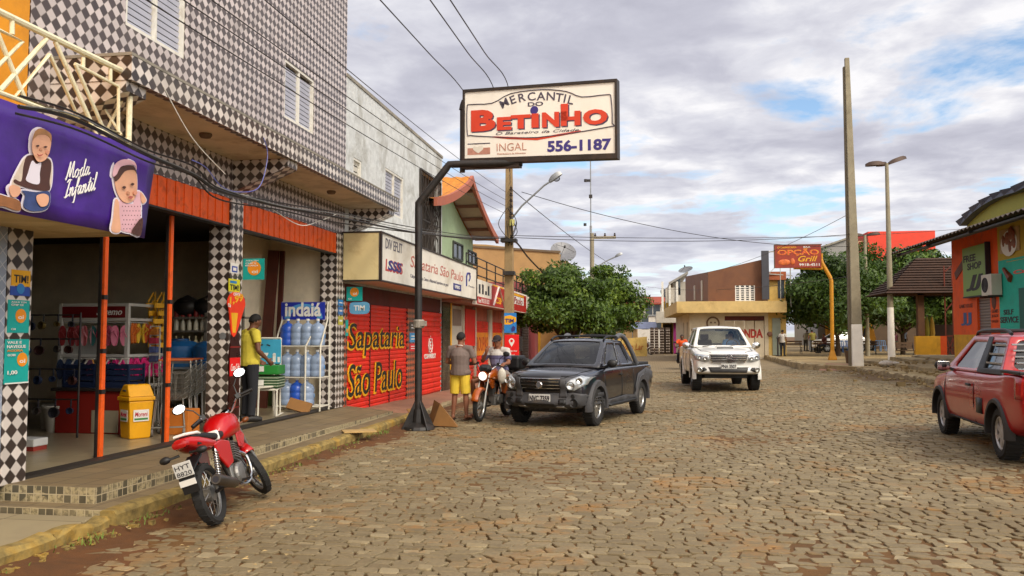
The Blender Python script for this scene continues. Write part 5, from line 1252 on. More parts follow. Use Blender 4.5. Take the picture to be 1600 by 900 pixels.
# ------------------------------------------------------------------ end of the street
t = thing('far_house','white far house with long red tiled roof closing the street','house',(0,0,0))
Y1 = 112;a,b = on_y(985,500,Y1),on_y(1040,500,Y1)
MB().box(a.x - 3,b.x + 1,Y1,Y1 + 10,0,on_y(1010,474,Y1).z).build('wall',mat('white_far_render','#c5c0b6',.8,var=.08,stain='#978c7c',stain_amt=.5),t)
z0 = on_y(1010,474,Y1).z;z1 = on_y(1010,464,Y1 + 4).z
m = MB();m.add([(a.x - 3.4,Y1 - .5,z0 - .1),(b.x + 1.4,Y1 - .5,z0 - .1),(b.x + 1.4,Y1 + 5,z1),(a.x - 3.4,Y1 + 5,z1),(b.x + 1.4,Y1 + 10.5,z0),(a.x - 3.4,Y1 + 10.5,z0)],[(0,1,2,3),(3,2,4,5)]);m.build('roof',mat('far_red_tile','#8f3e28',.8,var=.2,vs=1),t,solid=.15)
m = MB()
for x,z in ((1014,482),(1026,482),(1008,505),(1030,505)):q = on_y(x,z,Y1);m.box(q.x - .45,q.x + .45,Y1 - .04,Y1 + .02,q.z - .8,q.z + .8)
m.build('window',mat('dim_glass','#3a424a'),t)
m = MB();m.box(a.x - 3,b.x + 1,Y1 - .12,Y1 - .01,4.2,4.4);m.build('string_course',M_GALV,t)
t = thing('balcony_house','narrow yellow and white house with stacked balconies, left of the brown corner building','house',(0,0,0))
Y2 = 72
def p2(x,y,Y=Y2):return on_y(x,y,Y)
MB().box(p2(1036,500).x,p2(1052,500).x,Y2 + 1.2,Y2 + 9,0,p2(1040,452).z - 1.0).build('yellow_wall',mat('mustard_render','#c39a3a',.8,var=.1),t)
MB().box(p2(1052,500).x,p2(1070,500).x + 2,Y2,Y2 + 9,0,p2(1060,440).z).build('white_wall',mat('grey_white_render','#b7b1a5',.8,var=.1,stain='#8b8172',stain_amt=.5),t)
for y0,y1 in ((452,470),(492,507)):
 MB().hexa([(p2(1025,500).x,Y2 - 1.2,p2(0,y1).z),(p2(1062,500).x,Y2 - 1.2,p2(0,y1).z),(p2(1062,500).x,Y2 + 1.2,p2(0,y1).z),(p2(1025,500).x,Y2 + 1.2,p2(0,y1).z),(p2(1025,500).x,Y2 - 1.2,p2(0,y0).z),(p2(1062,500).x,Y2 - 1.2,p2(0,y0).z),(p2(1062,500).x,Y2 + 1.2,p2(0,y0).z),(p2(1025,500).x,Y2 + 1.2,p2(0,y0).z)]) .build('balcony',mat('grey_white_render','#b7b1a5'),t) if y0 > 460 else MB().box(p2(1040,500).x,p2(1062,500).x,Y2 - 1,Y2 - .8,p2(0,480).z,p2(0,y0 + 8).z).build('balcony',mat('grey_white_render','#b7b1a5'),t)
m = MB()
for x in (1030,1041,1052):X = p2(x,0).x;m.box(X - .09,X + .09,Y2 - 1.15,Y2 - 1.0,p2(0,492).z,p2(0,452).z)
m.build('balcony_column',M_WHITEF,t)
m = MB();a = p2(1045,444).z;m.hexa([(p2(1046,500).x,Y2 - 1.3,a - .1),(p2(1075,500).x,Y2 - 1.3,a + .8),(p2(1075,500).x,Y2 + 9,a + .8),(p2(1046,500).x,Y2 + 9,a - .1),(p2(1046,500).x,Y2 - 1.3,a + .1),(p2(1075,500).x,Y2 - 1.3,a + 1.0),(p2(1075,500).x,Y2 + 9,a + 1.0),(p2(1046,500).x,Y2 + 9,a + .1)]);m.build('roof',mat('grey_roof_sheet','#8b8780',.7,var=.12),t)
m = MB();m.box(p2(1056,500).x,p2(1063,500).x,Y2 - 1.0,Y2 - .9,p2(0,470).z,p2(0,449).z);m.build('window',mat('dim_glass','#3a424a'),t)
m = MB();m.box(p2(1052,500).x,p2(1060,500).x,Y2 - .05,Y2 - .01,0.1,p2(0,503).z);m.build('magenta_door',mat('magenta_paint','#8f1c6b',.6,var=.1),t)
m = MB();m.box(p2(1036,500).x,p2(1050,500).x,Y2 + 1.1,Y2 + 1.19,.1,2.6);m.build('shop_opening',M_DARKIN,t)
# racks of shoes hung out on the pavement
for k,(x0,x1) in enumerate(((1016,1022),(1023,1029),(1031,1038),(1040,1047))):
 a,b = on_y(x0,540,70),on_y(x1,540,70);t = thing('shoe_rack',['leftmost tall shoe rack on the far pavement','tall shoe rack second from the left on the far pavement','tall shoe rack third from the left on the far pavement','rightmost tall shoe rack beside the magenta door'][k],'shoe rack',((a.x + b.x) / 2,70,.1),0,'racks of shoes on the far pavement')
 w = b.x - a.x;MB().box(-w / 2,w / 2,0,.08,0,2.2).build('panel',mat('brown_rack','#4a3b30',.8),t);m = MB();rr = random.Random(k)
 for i in range(3):
  for j in range(9):m.ball(((i - 1) * w * .3,-.06,.2 + j * .22),(w * .12,.07,.06),8,5)
 m.build('shoes',mat('mixed_pale_shoes','#a3968a',.7,var=.5,vs=7),t,smooth=True)
t = thing('street_stall_awning','bluish awning of a far street stall beside the shoe racks','awning',(on_y(1008,515,74).x,74,0))
MB().hexa([(-1.2,-1,2.2),(1.0,-1,2.2),(1.0,1,2.8),(-1.2,1,2.8),(-1.2,-1,2.25),(1.0,-1,2.25),(1.0,1,2.85),(-1.2,1,2.85)]).build('sheet',mat('blue_grey_tarp','#7e86a0',.7,var=.2),t)
m = MB();[m.tube([(x,y,.05),(x,y,2.3)],.03,6) for x in (-1.1,.9) for y in (-.9,.9)];m.build('posts',M_GALV,t)
t = thing('low_wall','low yellow painted wall with faded lettering behind the left trees','wall',(0,0,0))
a,b = on_y(958,545,66),on_y(1011,545,66);MB().hexa([(a.x,66,0),(b.x,66.4,0),(b.x,66.7,0),(a.x,66.3,0),(a.x,66,1.3),(b.x,66.4,1.55),(b.x,66.7,1.55),(a.x,66.3,1.3)]).build('wall',mat('pale_yellow_wall','#c9ab62',.85,var=.15,stain='#8d7238',stain_amt=.6),t)
m = MB();m.text('Novo Lar',(a.x + .5,65.98,.5),(b.x - a.x,.4,0),(0,0,1),1.9,.5,.01,.2,.01);m.build('lettering',mat('faded_orange_paint','#a05a20',.7),t)
t = thing('far_house','brown roofed low house behind the low yellow wall','house',(0,0,0))
a = on_y(945,520,84);MB().box(a.x - 6,a.x + 3.2,84,92,0,2.6).build('wall',mat('beige_far','#a78a5e',.85),t);m = MB();m.add([(a.x - 6.3,83.6,2.5),(a.x + 3.5,83.6,2.5),(a.x + 3.5,88,3.8),(a.x - 6.3,88,3.8)],[(0,1,2,3)]);m.build('roof',mat('far_brown_tile','#8a5a38',.85,var=.2),t,solid=.12)
# more houses that close the view behind the trees
for k,(x,y,w,d,h,c,la) in enumerate(((-22,70,18,20,4.5,'#a58f70','beige house block behind the left shop row'),(30,95,22,18,4.2,'#9a9284','grey-beige house block behind the plaza trees at right'),(46,70,16,22,4.8,'#a78a62','tan house block far behind the kiosks'),(-9,118,14,10,4.8,'#b0a48c','pale house left of the white far house'),(10,118,12,10,5.0,'#a59a86','pale house behind the brown corner building'))):
 t = thing('far_house',la,'house',(x,y,0));MB().box(-w / 2,w / 2,0,d,0,h).build('wall',mat('far_render_%s' % 'abcde'[k],c,.85,var=.1),t)
 m = MB();m.add([(-w / 2 - .4,-.4,h),(w / 2 + .4,-.4,h),(w / 2 + .4,d / 2,h + 1.3),(-w / 2 - .4,d / 2,h + 1.3),(w / 2 + .4,d + .4,h),(-w / 2 - .4,d + .4,h)],[(0,1,2,3),(3,2,4,5)]);m.build('roof',mat('far_brown_tile','#8a5a38'),t,solid=.12)
 m = MB()
 for i in range(3):xx = -w / 2 + w * (i + .5) / 3;m.box(xx - .5,xx + .5,-.03,.02,1.0,2.1)
 m.build('window',mat('dim_glass','#3a424a'),t)
# ------------------------------------------------------------------ buildings behind the plaza trees
t = thing('orange_building','bright orange-red building with brown lettered wall, behind the plaza trees','building',(0,0,0))
Y3_ = 75;a,b,c = on_y(1318,375,Y3_),on_y(1356,362,Y3_),on_y(1461,360,Y3_)
m = MB();zb = on_y(1400,420,Y3_).z;m.box(b.x,c.x,Y3_,Y3_ + 8,5.6,c.z);m.build('orange_wall',mat('orange_red_render','#d8402a',.7,var=.06,stain='#b03420',stain_amt=.3),t)
MB().box(a.x,c.x,Y3_ + .05,Y3_ + 6,0,5.59).build('lower_wall',mat('dull_brown_render','#5d4c3c',.9,var=.2),t)
MB().box(a.x,b.x - .02,Y3_ - .1,Y3_ + 6,5.6,a.z + .1).build('brown_wall',mat('brown_lettered_wall','#6a2e1c',.7,var=.1),t)
m = MB();q = on_y(1320,412,Y3_);m.text('EDIFICIO',(q.x + .1,Y3_ - .112,q.z + 1.5),(1,0,0),(0,0,1),b.x - a.x - .3,.45,.02,0,.01);m.text('BRAGOSA',(q.x + .1,Y3_ - .112,q.z + .3),(1,0,0),(0,0,1),b.x - a.x - .3,.5,.02,0,.01);m.build('lettering',mat('cream_letters','#b58f6a',.6),t)
m = MB()
for x0,x1 in ((1393,1413),(1428,1440)):q0,q1 = on_y(x0,400,Y3_),on_y(x1,412,Y3_);m.box(q0.x,q1.x,Y3_ - .03,Y3_ + .05,q1.z - .8,on_y(x0,395,Y3_).z)
m.build('window',mat('dark_opening','#4a2a22',.8),t)
t = thing('grey_building','plain grey building between the grill sign and the orange building','building',(0,0,0))
a,b = on_y(1275,390,70),on_y(1322,374,70);m = MB();m.prism([(a.x,0),(b.x,0),(b.x,b.z),(a.x,a.z)],(0,70,0),(1,0,0),(0,0,1),4);m.build('wall',mat('plain_grey_render','#8f8d8a',.8,var=.06),t)
m = MB();m.bar((a.x,69.9,a.z + .05),(b.x,69.9,b.z + .05),.2,.14);m.build('coping',mat('grey_coping','#8a8478'),t)
# ------------------------------------------------------------------ grill sign on its yellow post
t = thing('pole_sign','red and brown grill restaurant sign on a cranked yellow post','sign',(on_z(1301,562,.43).x,43.7,.43))
B0 = Vector(t.location);g = lambda x,y:on_y(x,y,43.7) - B0
M_YPOST = mat('yellow_post_paint','#c98a12',.5,var=.12,stain='#8d5f14',stain_amt=.4)
m = MB();m.tube([(0,0,0),g(1299,440),g(1297,433),g(1285,412),g(1283,406)],.095,10);m.tube([g(1285,420),g(1240,419)],.06,8);m.tube([g(1283.5,420),g(1283.5,396)],.07,8);m.build('post',M_YPOST,t,smooth=True)
m = MB();m.lathe([(.26,-.05),(.26,.05),(.1,.5),(0,.5)],n=4,a0=0);m.build('foot',M_YPOST,t)
p0,p1 = g(1211,419),g(1282,383)
MB().box(p0.x,p1.x,-.12,.08,p0.z,p1.z).build('panel',mat('brick_red_sign','#8d2f1a',.5,var=.35,vs=1.4),t)
m = MB();w,h = p1.x - p0.x,p1.z - p0.z
m.box(p0.x - .04,p1.x + .04,-.13,.09,p1.z + .001,p1.z + .05);m.box(p0.x - .04,p0.x - .001,-.13,.09,p0.z,p1.z);m.build('frame',M_BROWNW,t)
m = MB();m.text('OPÇÃO',(p0.x + .05 * w,-.121,p0.z + .52 * h),(1,0,0),(0,0,1),.9 * w,.33 * h,.03,0,.006);m.build('lettering_outline',M_YEL,t)
m = MB();m.text('OPÇÃO',(p0.x + .06 * w,-.128,p0.z + .535 * h),(1,0,0),(0,0,1),.87 * w,.29 * h,.0,0,.006);m.build('lettering',M_SRED,t)
m = MB();m.text('Grill',(p0.x + .5 * w,-.121,p0.z + .27 * h),(1,0,0),(0,0,1),.42 * w,.25 * h,.015,.3,.006);m.text('CHURRASCARIA',(p0.x + .05 * w,-.121,p0.z + .87 * h),(1,0,0),(0,0,1),.42 * w,.08 * h,.01,0,.006);m.build('yellow_lettering',M_YEL,t)
m = MB();m.text('9918-4511',(p0.x + .52 * w,-.121,p0.z + .07 * h),(1,0,0),(0,0,1),.44 * w,.12 * h,.02,0,.006);m.text('BAR',(p0.x + .62 * w,-.121,p0.z + .88 * h),(1,0,0),(0,0,1),.15 * w,.07 * h,.01,0,.006);m.build('white_lettering',M_WHITE,t)
m = MB();m.ball((p0.x + .38 * w,-.12,p0.z + .28 * h),(.11,.03,.17));m.ball((p0.x + .2 * w,-.12,p0.z + .25 * h),(.3,.02,.15));m.build('food_picture',mat('orange_picture','#c9642a',.5,var=.4,vs=6),t,smooth=True)
# ------------------------------------------------------------------ free shop with arched roof neighbour, canopy, kiosk
XK = 11.58
def kz(x,y):q = on_x(x,y,XK);return q.y,q.z
t = thing('free_shop','orange painted shop with green shop sign and air conditioner','shop building',(0,0,0))
ORW = mat('orange_wall_paint','#e4540e',.7,var=.1,stain='#9b3a14',stain_amt=.45,stain_s=.9)
TEW = mat('teal_wall_paint','#22b098',.7,var=.1,stain='#177060',stain_amt=.4,stain_s=.9)
OCW = mat('ochre_wall_paint','#d09a22',.75,var=.12,stain='#8c6318',stain_amt=.5)
yE = kz(1490,500)[0];yS = kz(1563,500)[0]
zb = .7;zsplit = kz(1500,523)[1]
(d1,_),(d0,_) = kz(1528,525),kz(1549,525);dz = kz(1538,465)[1]
m = MB();holed(m,(XK,yE,zsplit),(0,-1,0),(0,0,1),yE - yS,5.3 - zsplit,[(yE - d1,yE - d0,0,dz - zsplit)],.12)
m.quad((XK,yE,zb),(XK + 6,yE,zb),(XK + 6,yE,5.6),(XK,yE,5.3));m.build('orange_wall',ORW,t)
m = MB();m.quad((XK,yE,zb),(XK,d1,zb),(XK,d1,zsplit),(XK,yE,zsplit));m.build('ochre_dado',OCW,t)
m = MB();m.quad((XK,d0,zb),(XK,yS,zb),(XK,yS,zsplit),(XK,d0,zsplit));m.build('teal_dado',TEW,t)
m = MB();shutter(m,(XK + .1,d1,zb),(0,-1,0),(0,0,1),d1 - d0,dz - zb,.1,.025);m.build('roller_shutter',mat('grey_steel_shutter','#837a76',.45,metal=.3,var=.15),t,smooth=True,angle=25)
def ktext(m,body,xa,ya,xb,yb,bold=.02,d=.006,X=XK - .003,shear=0):
 (y0,z0),(y1,z1) = kz(xa,ya),kz(xb,yb);m.text(body,(X,y0,z0),(0,-1,0),(0,0,1),y0 - y1,z1 - z0,bold,shear,d)
m = MB();ktext(m,'GAME HOUSE',1499,482,1520,474,.01);m.build('small_lettering',mat('brown_letters','#5d2a18',.6),t)
m = MB();ktext(m,'JJ',1502,509,1518,488,.03);m.build('blue_lettering',mat('steel_blue_paint','#34507e',.6),t)
m = MB();ktext(m,'GAMES',1550,489,1560,483,.01);ktext(m,'JOGOS',1550,497,1560,491,.01);ktext(m,'LOCAÇÃO',1550,505,1560,499,.01);(y0,z0),(y1,z1) = kz(1493,432),kz(1508,408);m.bar((XK - .01,y0,z0),(XK - .01,y1,z1),.02,.3);y0,z0 = kz(1553,470);m.ball((XK,y0,z0),(.02,.2,.3));m.build('painted_mark',mat('brown_letters','#5d2a18'),t)
ts = thing('shop_sign','green rectangular shop sign with dark lettering on the orange wall','shop sign',(XK - .01,0,0))
(y0,_),(y1,_) = kz(1512,420),kz(1548,420);z0,z1 = kz(1530,462)[1],kz(1530,384)[1]
MB().box(-.16,0,y1,y0,z0,z1).build('panel',mat('green_sign_panel','#77994a',.5,var=.08),ts)
m = MB();m.box(-.17,.0,y1 - .05,y1 - .001,z0,z1 + .04);m.box(-.17,.0,y1 - .05,y0 + .04,z0 - .05,z0 - .001);m.build('frame',M_INK,ts)
m = MB();W_ = y0 - y1
for s,a,b,c,d in (('FREE',.05,.70,.55,.14),('SHOP',.22,.53,.62,.14)):m.text(s,(-.161,y0 - a * W_,z0 + b * (z1 - z0)),(0,-1,0),(0,0,1),c * W_,d * (z1 - z0),.03,0,.006)
m.text('JJ',(-.161,y0 - .15 * W_,z0 + .1 * (z1 - z0)),(0,-1,0),(0,0,1),.75 * W_,.32 * (z1 - z0),.035,.2,.006);m.build('lettering',M_INK,ts)
q0,q1 = on_x(1533,446,XK - .36),on_x(1549,446,XK - .36);y0,y1 = q0.y,q1.y;z1,z0 = on_x(1540,429,XK - .36).z,on_x(1540,462,XK - .36).z
ta = thing('air_conditioner','boxy white air conditioner unit mounted on the orange wall beside the green sign','air conditioner',(XK,(y0 + y1) / 2,z0))
w = (y0 - y1);h = z1 - z0
MB().box(-.36,-.03,-w / 2,w / 2,0,h).build('casing',mat('ac_white','#c9c3b4',.5,var=.06),ta,bevel=.015)
m = MB();m.ring((-.365,w * .12,h / 2),(1,0,0),h * .34,.015,20,6)
for r in (.08,.16,.24):m.ring((-.365,w * .12,h / 2),(1,0,0),r * h / .8,.008,18,5)
m.build('fan_grille',M_INK,ta);m = MB();m.lathe([(0,.0),(h * .33,.0)],(-.3615,w * .12,h / 2),(-1,0,0),20);m.build('fan_opening',mat('dark_fan','#3b3835',.7),ta)
m = MB();m.box(-.45,0,-w / 2 + .05,-w / 2 + .09,-.06,-.005);m.box(-.45,0,w / 2 - .09,w / 2 - .05,-.06,-.005);m.build('bracket',M_BLACK,ta)
# teal diner
t = thing('teal_diner','teal painted self-service diner with meat picture, at the right edge','diner',(0,0,0))
zt = kz(1575,405)[1];m = MB();m.quad((XK - .01,yS - .001,zb),(XK - .01,18,zb),(XK - .01,18,zt),(XK - .01,yS - .001,zt));m.build('teal_wall',TEW,t)
m = MB();m.quad((XK - .01,yS - .001,zt),(XK - .01,18,zt),(XK - .01,18,5.9),(XK - .01,yS - .001,5.3));m.build('yellow_upper_wall',mat('olive_yellow_render','#b59a35',.8,var=.1),t)
m = MB();(y0,z0),(y1,z1) = kz(1565,397),kz(1594,352);m.box(XK - .05,XK - .0115,y1,y0,z0,z1);pf = m.build('food_picture',mat('picture_board','#a88a5c',.5,var=.25,vs=2),t)
m = MB();m.ball((XK - .06,(y0 + y1) / 2,(z0 + z1) / 2 - .1),(.02,.62,.42));m.build('plate',M_WHITE,pf,smooth=True)
m = MB();rr = random.Random(8)
for i in range(16):m.ball((XK - .075,(y0 + y1) / 2 + rr.uniform(-.42,.42),(z0 + z1) / 2 - .05 + rr.uniform(-.22,.35)),(.02,rr.uniform(.1,.2),rr.uniform(.08,.2)),8,6)
m.build('meat',mat('roast_brown','#7a3a1c',.45,var=.4,vs=6),pf,smooth=True)
m = MB();ktext(m,'SELF',1569,492,1584,483,.03,X=XK - .013);ktext(m,'SERVICE',1564,505,1592,494,.03,X=XK - .013);m.build('lettering',M_INK,t)
m = MB();ktext(m,'Cantina',1584,429,1650,411,.04,X=XK - .013);m.build('red_lettering',mat('sign_red','#cf3020'),t)
m = MB();ktext(m,'Restaurante',1574,410,1606,402,.01,X=XK - .013);m.build('yellow_lettering',M_YEL,t)
m = MB();(y0,z0),(y1,z1) = kz(1570,420),kz(1582,436);m.tube([(XK - .03,y0,z0),(XK - .03,y1,z1)],[.06,.13],8);m.build('painted_sausage',mat('roast_brown','#7a3a1c'),t,smooth=True)
m = MB();y0 = kz(1594,480)[0];m.box(XK - .03,XK + .05,18,y0,zb,kz(1596,450)[1]);m.build('doorway',mat('dark_teal_door','#0f5a50',.6),t)
MB().box(XK + .1,XK + 8,18,yS,zb,5.2).build('back_wall',TEW,t)
# corrugated canopy over both
t = thing('corrugated_canopy','dark corrugated sheet canopy sloping out over the orange and teal walls','canopy',(0,0,0))
a,b = on_x(1452,384,10.2),on_x(1600,333,10.2);m = MB();n = 110
ya,yb_ = 36.2,18;vs = []
for i in range(n + 1):
 y = ya + (yb_ - ya) * i / n;w = .07 * (i % 2);vs += [(10.0,y,5.0 + w),(12.6,y,5.75 + w)]
m.add(vs,[(2 * i,2 * i + 2,2 * i + 3,2 * i + 1) for i in range(n)]);m.build('sheet',mat('old_roof_sheet','#4b413a',.8,var=.25,stain='#2d2622',stain_amt=.6),t,solid=.02)
m = MB()
for y in (35.6,32,28,24):m.bar((10.05,y,4.9),(12.4,y,5.6),.07,.1)
m.tube([(10.2,36.1,4.92),(10.2,18,4.92)],.05,6);m.tube([(11.3,36.1,5.22),(11.3,18,5.22)],.04,6);m.build('rafter',M_BLACK,t)
# arched roof hall behind
t = thing('arched_hall','yellow-green hall with curved grey roof rising above the corrugated canopy','hall',(0,0,0))
xh = 13.2;a = on_x(1512,352,xh);b_ = on_x(1600,304,xh);b = on_x(1600,305,xh);pr = []
for px,py in ((1511,353),(1520,343),(1532,332),(1547,321),(1565,311),(1582,305),(1600,300)):q = on_x(px,py,xh);pr.append((q.y,q.z))
yl_,zl_ = pr[-1]
for i in range(1,7):pr.append((yl_ - i * 1.7,zl_ + .25 * sin(i * .5) - .035 * i * i))
m = MB();m.prism([(pr[0][0],3)] + pr + [(pr[-1][0],3)],(xh,0,0),(0,1,0),(0,0,1),-10);m.build('gable_wall',mat('green_yellow_render','#a7a24a',.8,var=.08),t)
m = MB();
for i in range(12):
 (y0,z0),(y1,z1) = pr[i],pr[i + 1];m.hexa([(xh - .3,y0,z0),(xh - .3,y1,z1),(xh + 10,y1,z1),(xh + 10,y0,z0),(xh - .45,y0 + .0,z0 + .2),(xh - .3,y1,z1 + .2),(xh + 10,y1,z1 + .2),(xh + 10,y0,z0 + .2)])
m.build('roof',mat('blue_grey_roof','#5d6170',.6,var=.15),t)
# tiled open kiosk with counter wall
t = thing('tiled_kiosk','open plaza kiosk with dark hipped tile roof and ochre counter wall','kiosk',(12.9,42,.56))
KB = Vector((12.9,42,.56));kk = lambda x,y,Y=42:on_y(x,y,Y) - KB
e0,e1 = kk(1383,459,40.5),kk(1500,459,40.5);r0,r1 = kk(1424,409,43),kk(1500,405,43)
m = MB();zE,zR = e0.z,r0.z + .1;xl,xr = e0.x,e1.x + 3;yl,yh = -1.5,1.9
rows = 14
def slope(m,A,B,C,D):   # eave A-B, ridge D-C; courses of tiles with a small step each
 A,B,C,D = map(Vector,(A,B,C,D));n = (B - A).cross(D - A).normalized()
 if n.z < 0:n = -n
 for i in range(rows):
  s0,s1 = i / rows,(i + 1) / rows;p = [A.lerp(D,s0),B.lerp(C,s0),B.lerp(C,s1),A.lerp(D,s1)]
  m.add([p[0] + n * .06,p[1] + n * .06,p[2],p[3],p[0],p[1]],[(0,1,2,3),(4,5,1,0)])
slope(m,(xl,yl,zE),(xr,yl,zE),(r1.x + 2,.2,zR),(r0.x,.2,zR));slope(m,(xl,yh,zE),(xl,yl,zE),(r0.x,.2,zR),(r0.x,.2,zR));slope(m,(xr,yh,zE),(xl,yh,zE),(r0.x,.2,zR),(r1.x + 2,.2,zR))
m.build('roof',mat('dark_old_tiles','#3f2b20',.9,var=.35,vs=7,stain='#2d211a',stain_amt=.6,stain_s=2),t)
m = MB()
for x in (kk(1429,500).x,e1.x + .2):m.box(x - .14,x + .14,-1.0,-.72,0,zE + .25)
m.box(xl + .6,xr - .3,-1.0,-.8,zE - .05,zE + .12);m.build('post',mat('brown_wood_post','#5d3d26',.8,var=.25,vs=5),t)
m = MB();m.box(kk(1428,540,41).x,kk(1466,540,41).x,-1.3,-1.05,-.05,kk(1440,525,41).z);m.build('counter_wall',OCW,t)
m = MB();m.box(kk(1466,540,41).x + .001,kk(1476,540,41).x,-1.3,-1.05,-.05,kk(1440,525,41).z);m.build('orange_wall_end',ORW,t)
m = MB();x0,x1 = kk(1476,540,41).x,kk(1488,540,41).x;zc = kk(1480,525,41).z
for p,q in (((x0,0),(x1,zc)),((x0,zc),(x1,0)),((x0,0),(x0,4.3)),((x1,0),(x1,4.3)),((x0,zc),(x1,zc)),((x0,zc / 2),(x1,zc / 2)),((x0,2.2),(x1,2.6)),((x0,3.0),(x1,3.4)),((x0,4.0),(x1,4.3))):m.bar((p[0],-1.2,p[1]),(q[0],-1.2,q[1]),.05)
m.build('lattice_gate',mat('rusty_lattice','#6b2c1c',.7,var=.3),t)
MB().box(kk(1432,540,44).x,kk(1500,540,44).x,1.8,2.0,0,kk(1440,520,44).z + .4).build('back_counter',mat('dark_counter','#3d2c22',.8,var=.3),t)
for x,c,la in ((1441,'#cf3a1c','rolled red parasol standing behind the kiosk counter'),(1449,'#a8a23a','rolled lime parasol standing behind the kiosk counter, beside the red one'),(1457,'#c9a23a','rolled yellow parasol standing behind the kiosk counter, rightmost')):
 q = kk(x,525,42.6);tt = thing('parasol',la,'parasol',(KB.x + q.x,42.6,.56),0,'rolled parasols behind the kiosk counter');m = MB();m.tube([(0,0,.8),(0,0,1.2),(0,0,1.75),(0,0,2.0)],[.04,.13,.09,.02],8);m.build('canopy',mat('parasol_%d' % x,c,.7,var=.2),tt,smooth=True);m = MB();m.tube([(0,0,0),(0,0,2.1)],.02,6);m.build('pole',M_GALV,tt)
# ------------------------------------------------------------------ plaza furniture and parked things
def bench(label,x,y,z,rz):
 t = thing('bench',label,'bench',(x,y,z),rz,'plaza benches');m = MB()
 for k in range(3):m.box(-.75,.75,-.2 + k * .14,-.09 + k * .14,.42,.45)
 m.build('seat',mat('bench_wood','#5e4630',.8,var=.25),t);m = MB()
 for k in range(2):m.box(-.75,.75,.24,.27,.58 + k * .16,.7 + k * .16)
 m.build('backrest',mat('bench_wood','#5e4630'),t)
 for s in (-.62,.62):m = MB();m.tube(cr([(s,-.22,0),(s,-.12,.2),(s,-.2,.42),(s,.15,.42),(s,.26,.85)],4),.022,6);m.tube([(s,.24,0),(s,.1,.42)],.022,6);m.build('leg',M_BLACK,t)
for la,px,py,Y,rz in (('dark iron bench at the kiosk counter',1412,552,46,.2),('wooden bench beneath the plaza trees, right of the yellow post',1352,548,56,-.2),('wooden bench beside the two men near the grey-green door',1237,548,58,.1),('bench where a person sits left of the yellow post',1290,552,60,0)):
 q = on_y(px,py,Y);bench(la,q.x,Y,.43,rz)
def chair(label,x,y,rz,col):
 t = thing('plastic_chair',label,'chair',(x,y,.43),rz,'blue plastic chairs under the plaza trees');M = mat('blue_plastic_' + col[1:],col,.4)
 MB().box(-.22,.22,-.22,.22,.42,.45).build('seat',M,t);m = MB();m.box(-.22,.22,.2,.235,.78,.85)
 for i in range(4):x_ = -.2 + i * .13;m.box(x_,x_ + .05,.205,.23,.45,.78)
 m.build('backrest',M,t)
 for a in (-.19,.19):
  for b in (-.19,.19):MB().box(a - .02,a + .02,b - .02,b + .02,0,.42).build('leg',M,t)
for k,(px,py,Y,c) in enumerate(((1313,546,62,'#3f6fb5'),(1321,546,62.5,'#3f6fb5'),(1328,546,63,'#4a78b8'),(1372,545,66,'#6d8fb8'),(1380,545,66.5,'#6d8fb8'))):
 q = on_y(px,py,Y);chair(['blue chair under the trees nearest the yellow post','blue chair in the middle of the three by the yellow post','blue chair nearest the whitewashed pole foot','pale blue chair between pole and triple lamp, on the left','pale blue chair close to the triple lamp post'][k],q.x,Y,random.uniform(-.5,.5),c)
# yellow lorry behind the trees
q0,q1 = on_y(1296,545,70),on_y(1362,545,70)
t = thing('lorry','yellow tipper lorry with black striped tail, parked beyond the plaza trees','lorry',((q0.x + q1.x) / 2,70.5,.30))
w = q1.x - q0.x;YL_ = mat('lorry_yellow','#d08d0c',.5,var=.1)
MB().box(-w / 2 - .3,w / 2 - .9,-1.1,1.1,.95,2.25).build('body',YL_,t,bevel=.03)
m = MB();m.hexa([(w / 2 - .85,-1.05,.7),(w / 2 + .3,-1.05,.7),(w / 2 + .3,1.05,.7),(w / 2 - .85,1.05,.7),(w / 2 - .85,-1.05,2.35),(w / 2 - .05,-1.05,2.35),(w / 2 - .05,1.05,2.35),(w / 2 - .85,1.05,2.35)]);m.build('cab',YL_,t,bevel=.05)
m = MB();[m.bar((w / 2 - 1.5 + k * .35,-1.112,1.0),(w / 2 - 1.25 + k * .35,-1.112,2.2),.16,.01,(0,1,0)) for k in range(3)];m.build('stripes',M_INK,t)
m = MB();m.text('S TIL',(-w / 2 + .2,-1.103,1.35),(1,0,0),(0,0,1),1.3,.5,.03,0,.006);m.build('lettering',mat('brown_letters','#5d2a18'),t)
for x in (-w / 2 + .5,w / 2 - .3,-w / 2 + 1.5):
 m = MB();m.lathe([(.25,-.13),(.45,-.13),(.5,-.08),(.5,.08),(.45,.13),(.25,.13)],(x,-.95,.5),(0,1,0),18);wv = m.build('wheel',mat('tyre_rubber','#1b1a19',.85,var=.2),t,smooth=True);m = MB();m.lathe([(0,-.1),(.25,-.12),(.25,0)],(x,-.95,.5),(0,1,0),14);m.build('rim',M_GALV,wv)
# litter bags at the foot of the pole
o = MB().ball((0,0,.1),(.3,.2,.13),12,8).ball((.35,.08,.08),(.22,.18,.1),10,7).build('rubbish_bag',mat('grey_rubbish','#b5aca0',.6,var=.4,vs=8),smooth=True,loc=(9.35,34.9,.43));tag(o,'pale crumpled rubbish bag at the foot of the tall bare pole','rubbish bag')
q = on_z(1318,566,.43);o = MB().lathe([(0,0),(.2,0),(.26,.55),(.23,.55),(.18,.04),(0,.04)],n=14).build('litter_bin',mat('brown_bin','#5d4630',.8,var=.2),loc=(q.x,38.2,.43));tag(o,'small brown litter bin just left of the whitewashed pole foot','litter bin')
# ------------------------------------------------------------------ goods and fittings in the open shop
FZ = 0.302
def fl(x,y):return on_z(x,y,FZ)
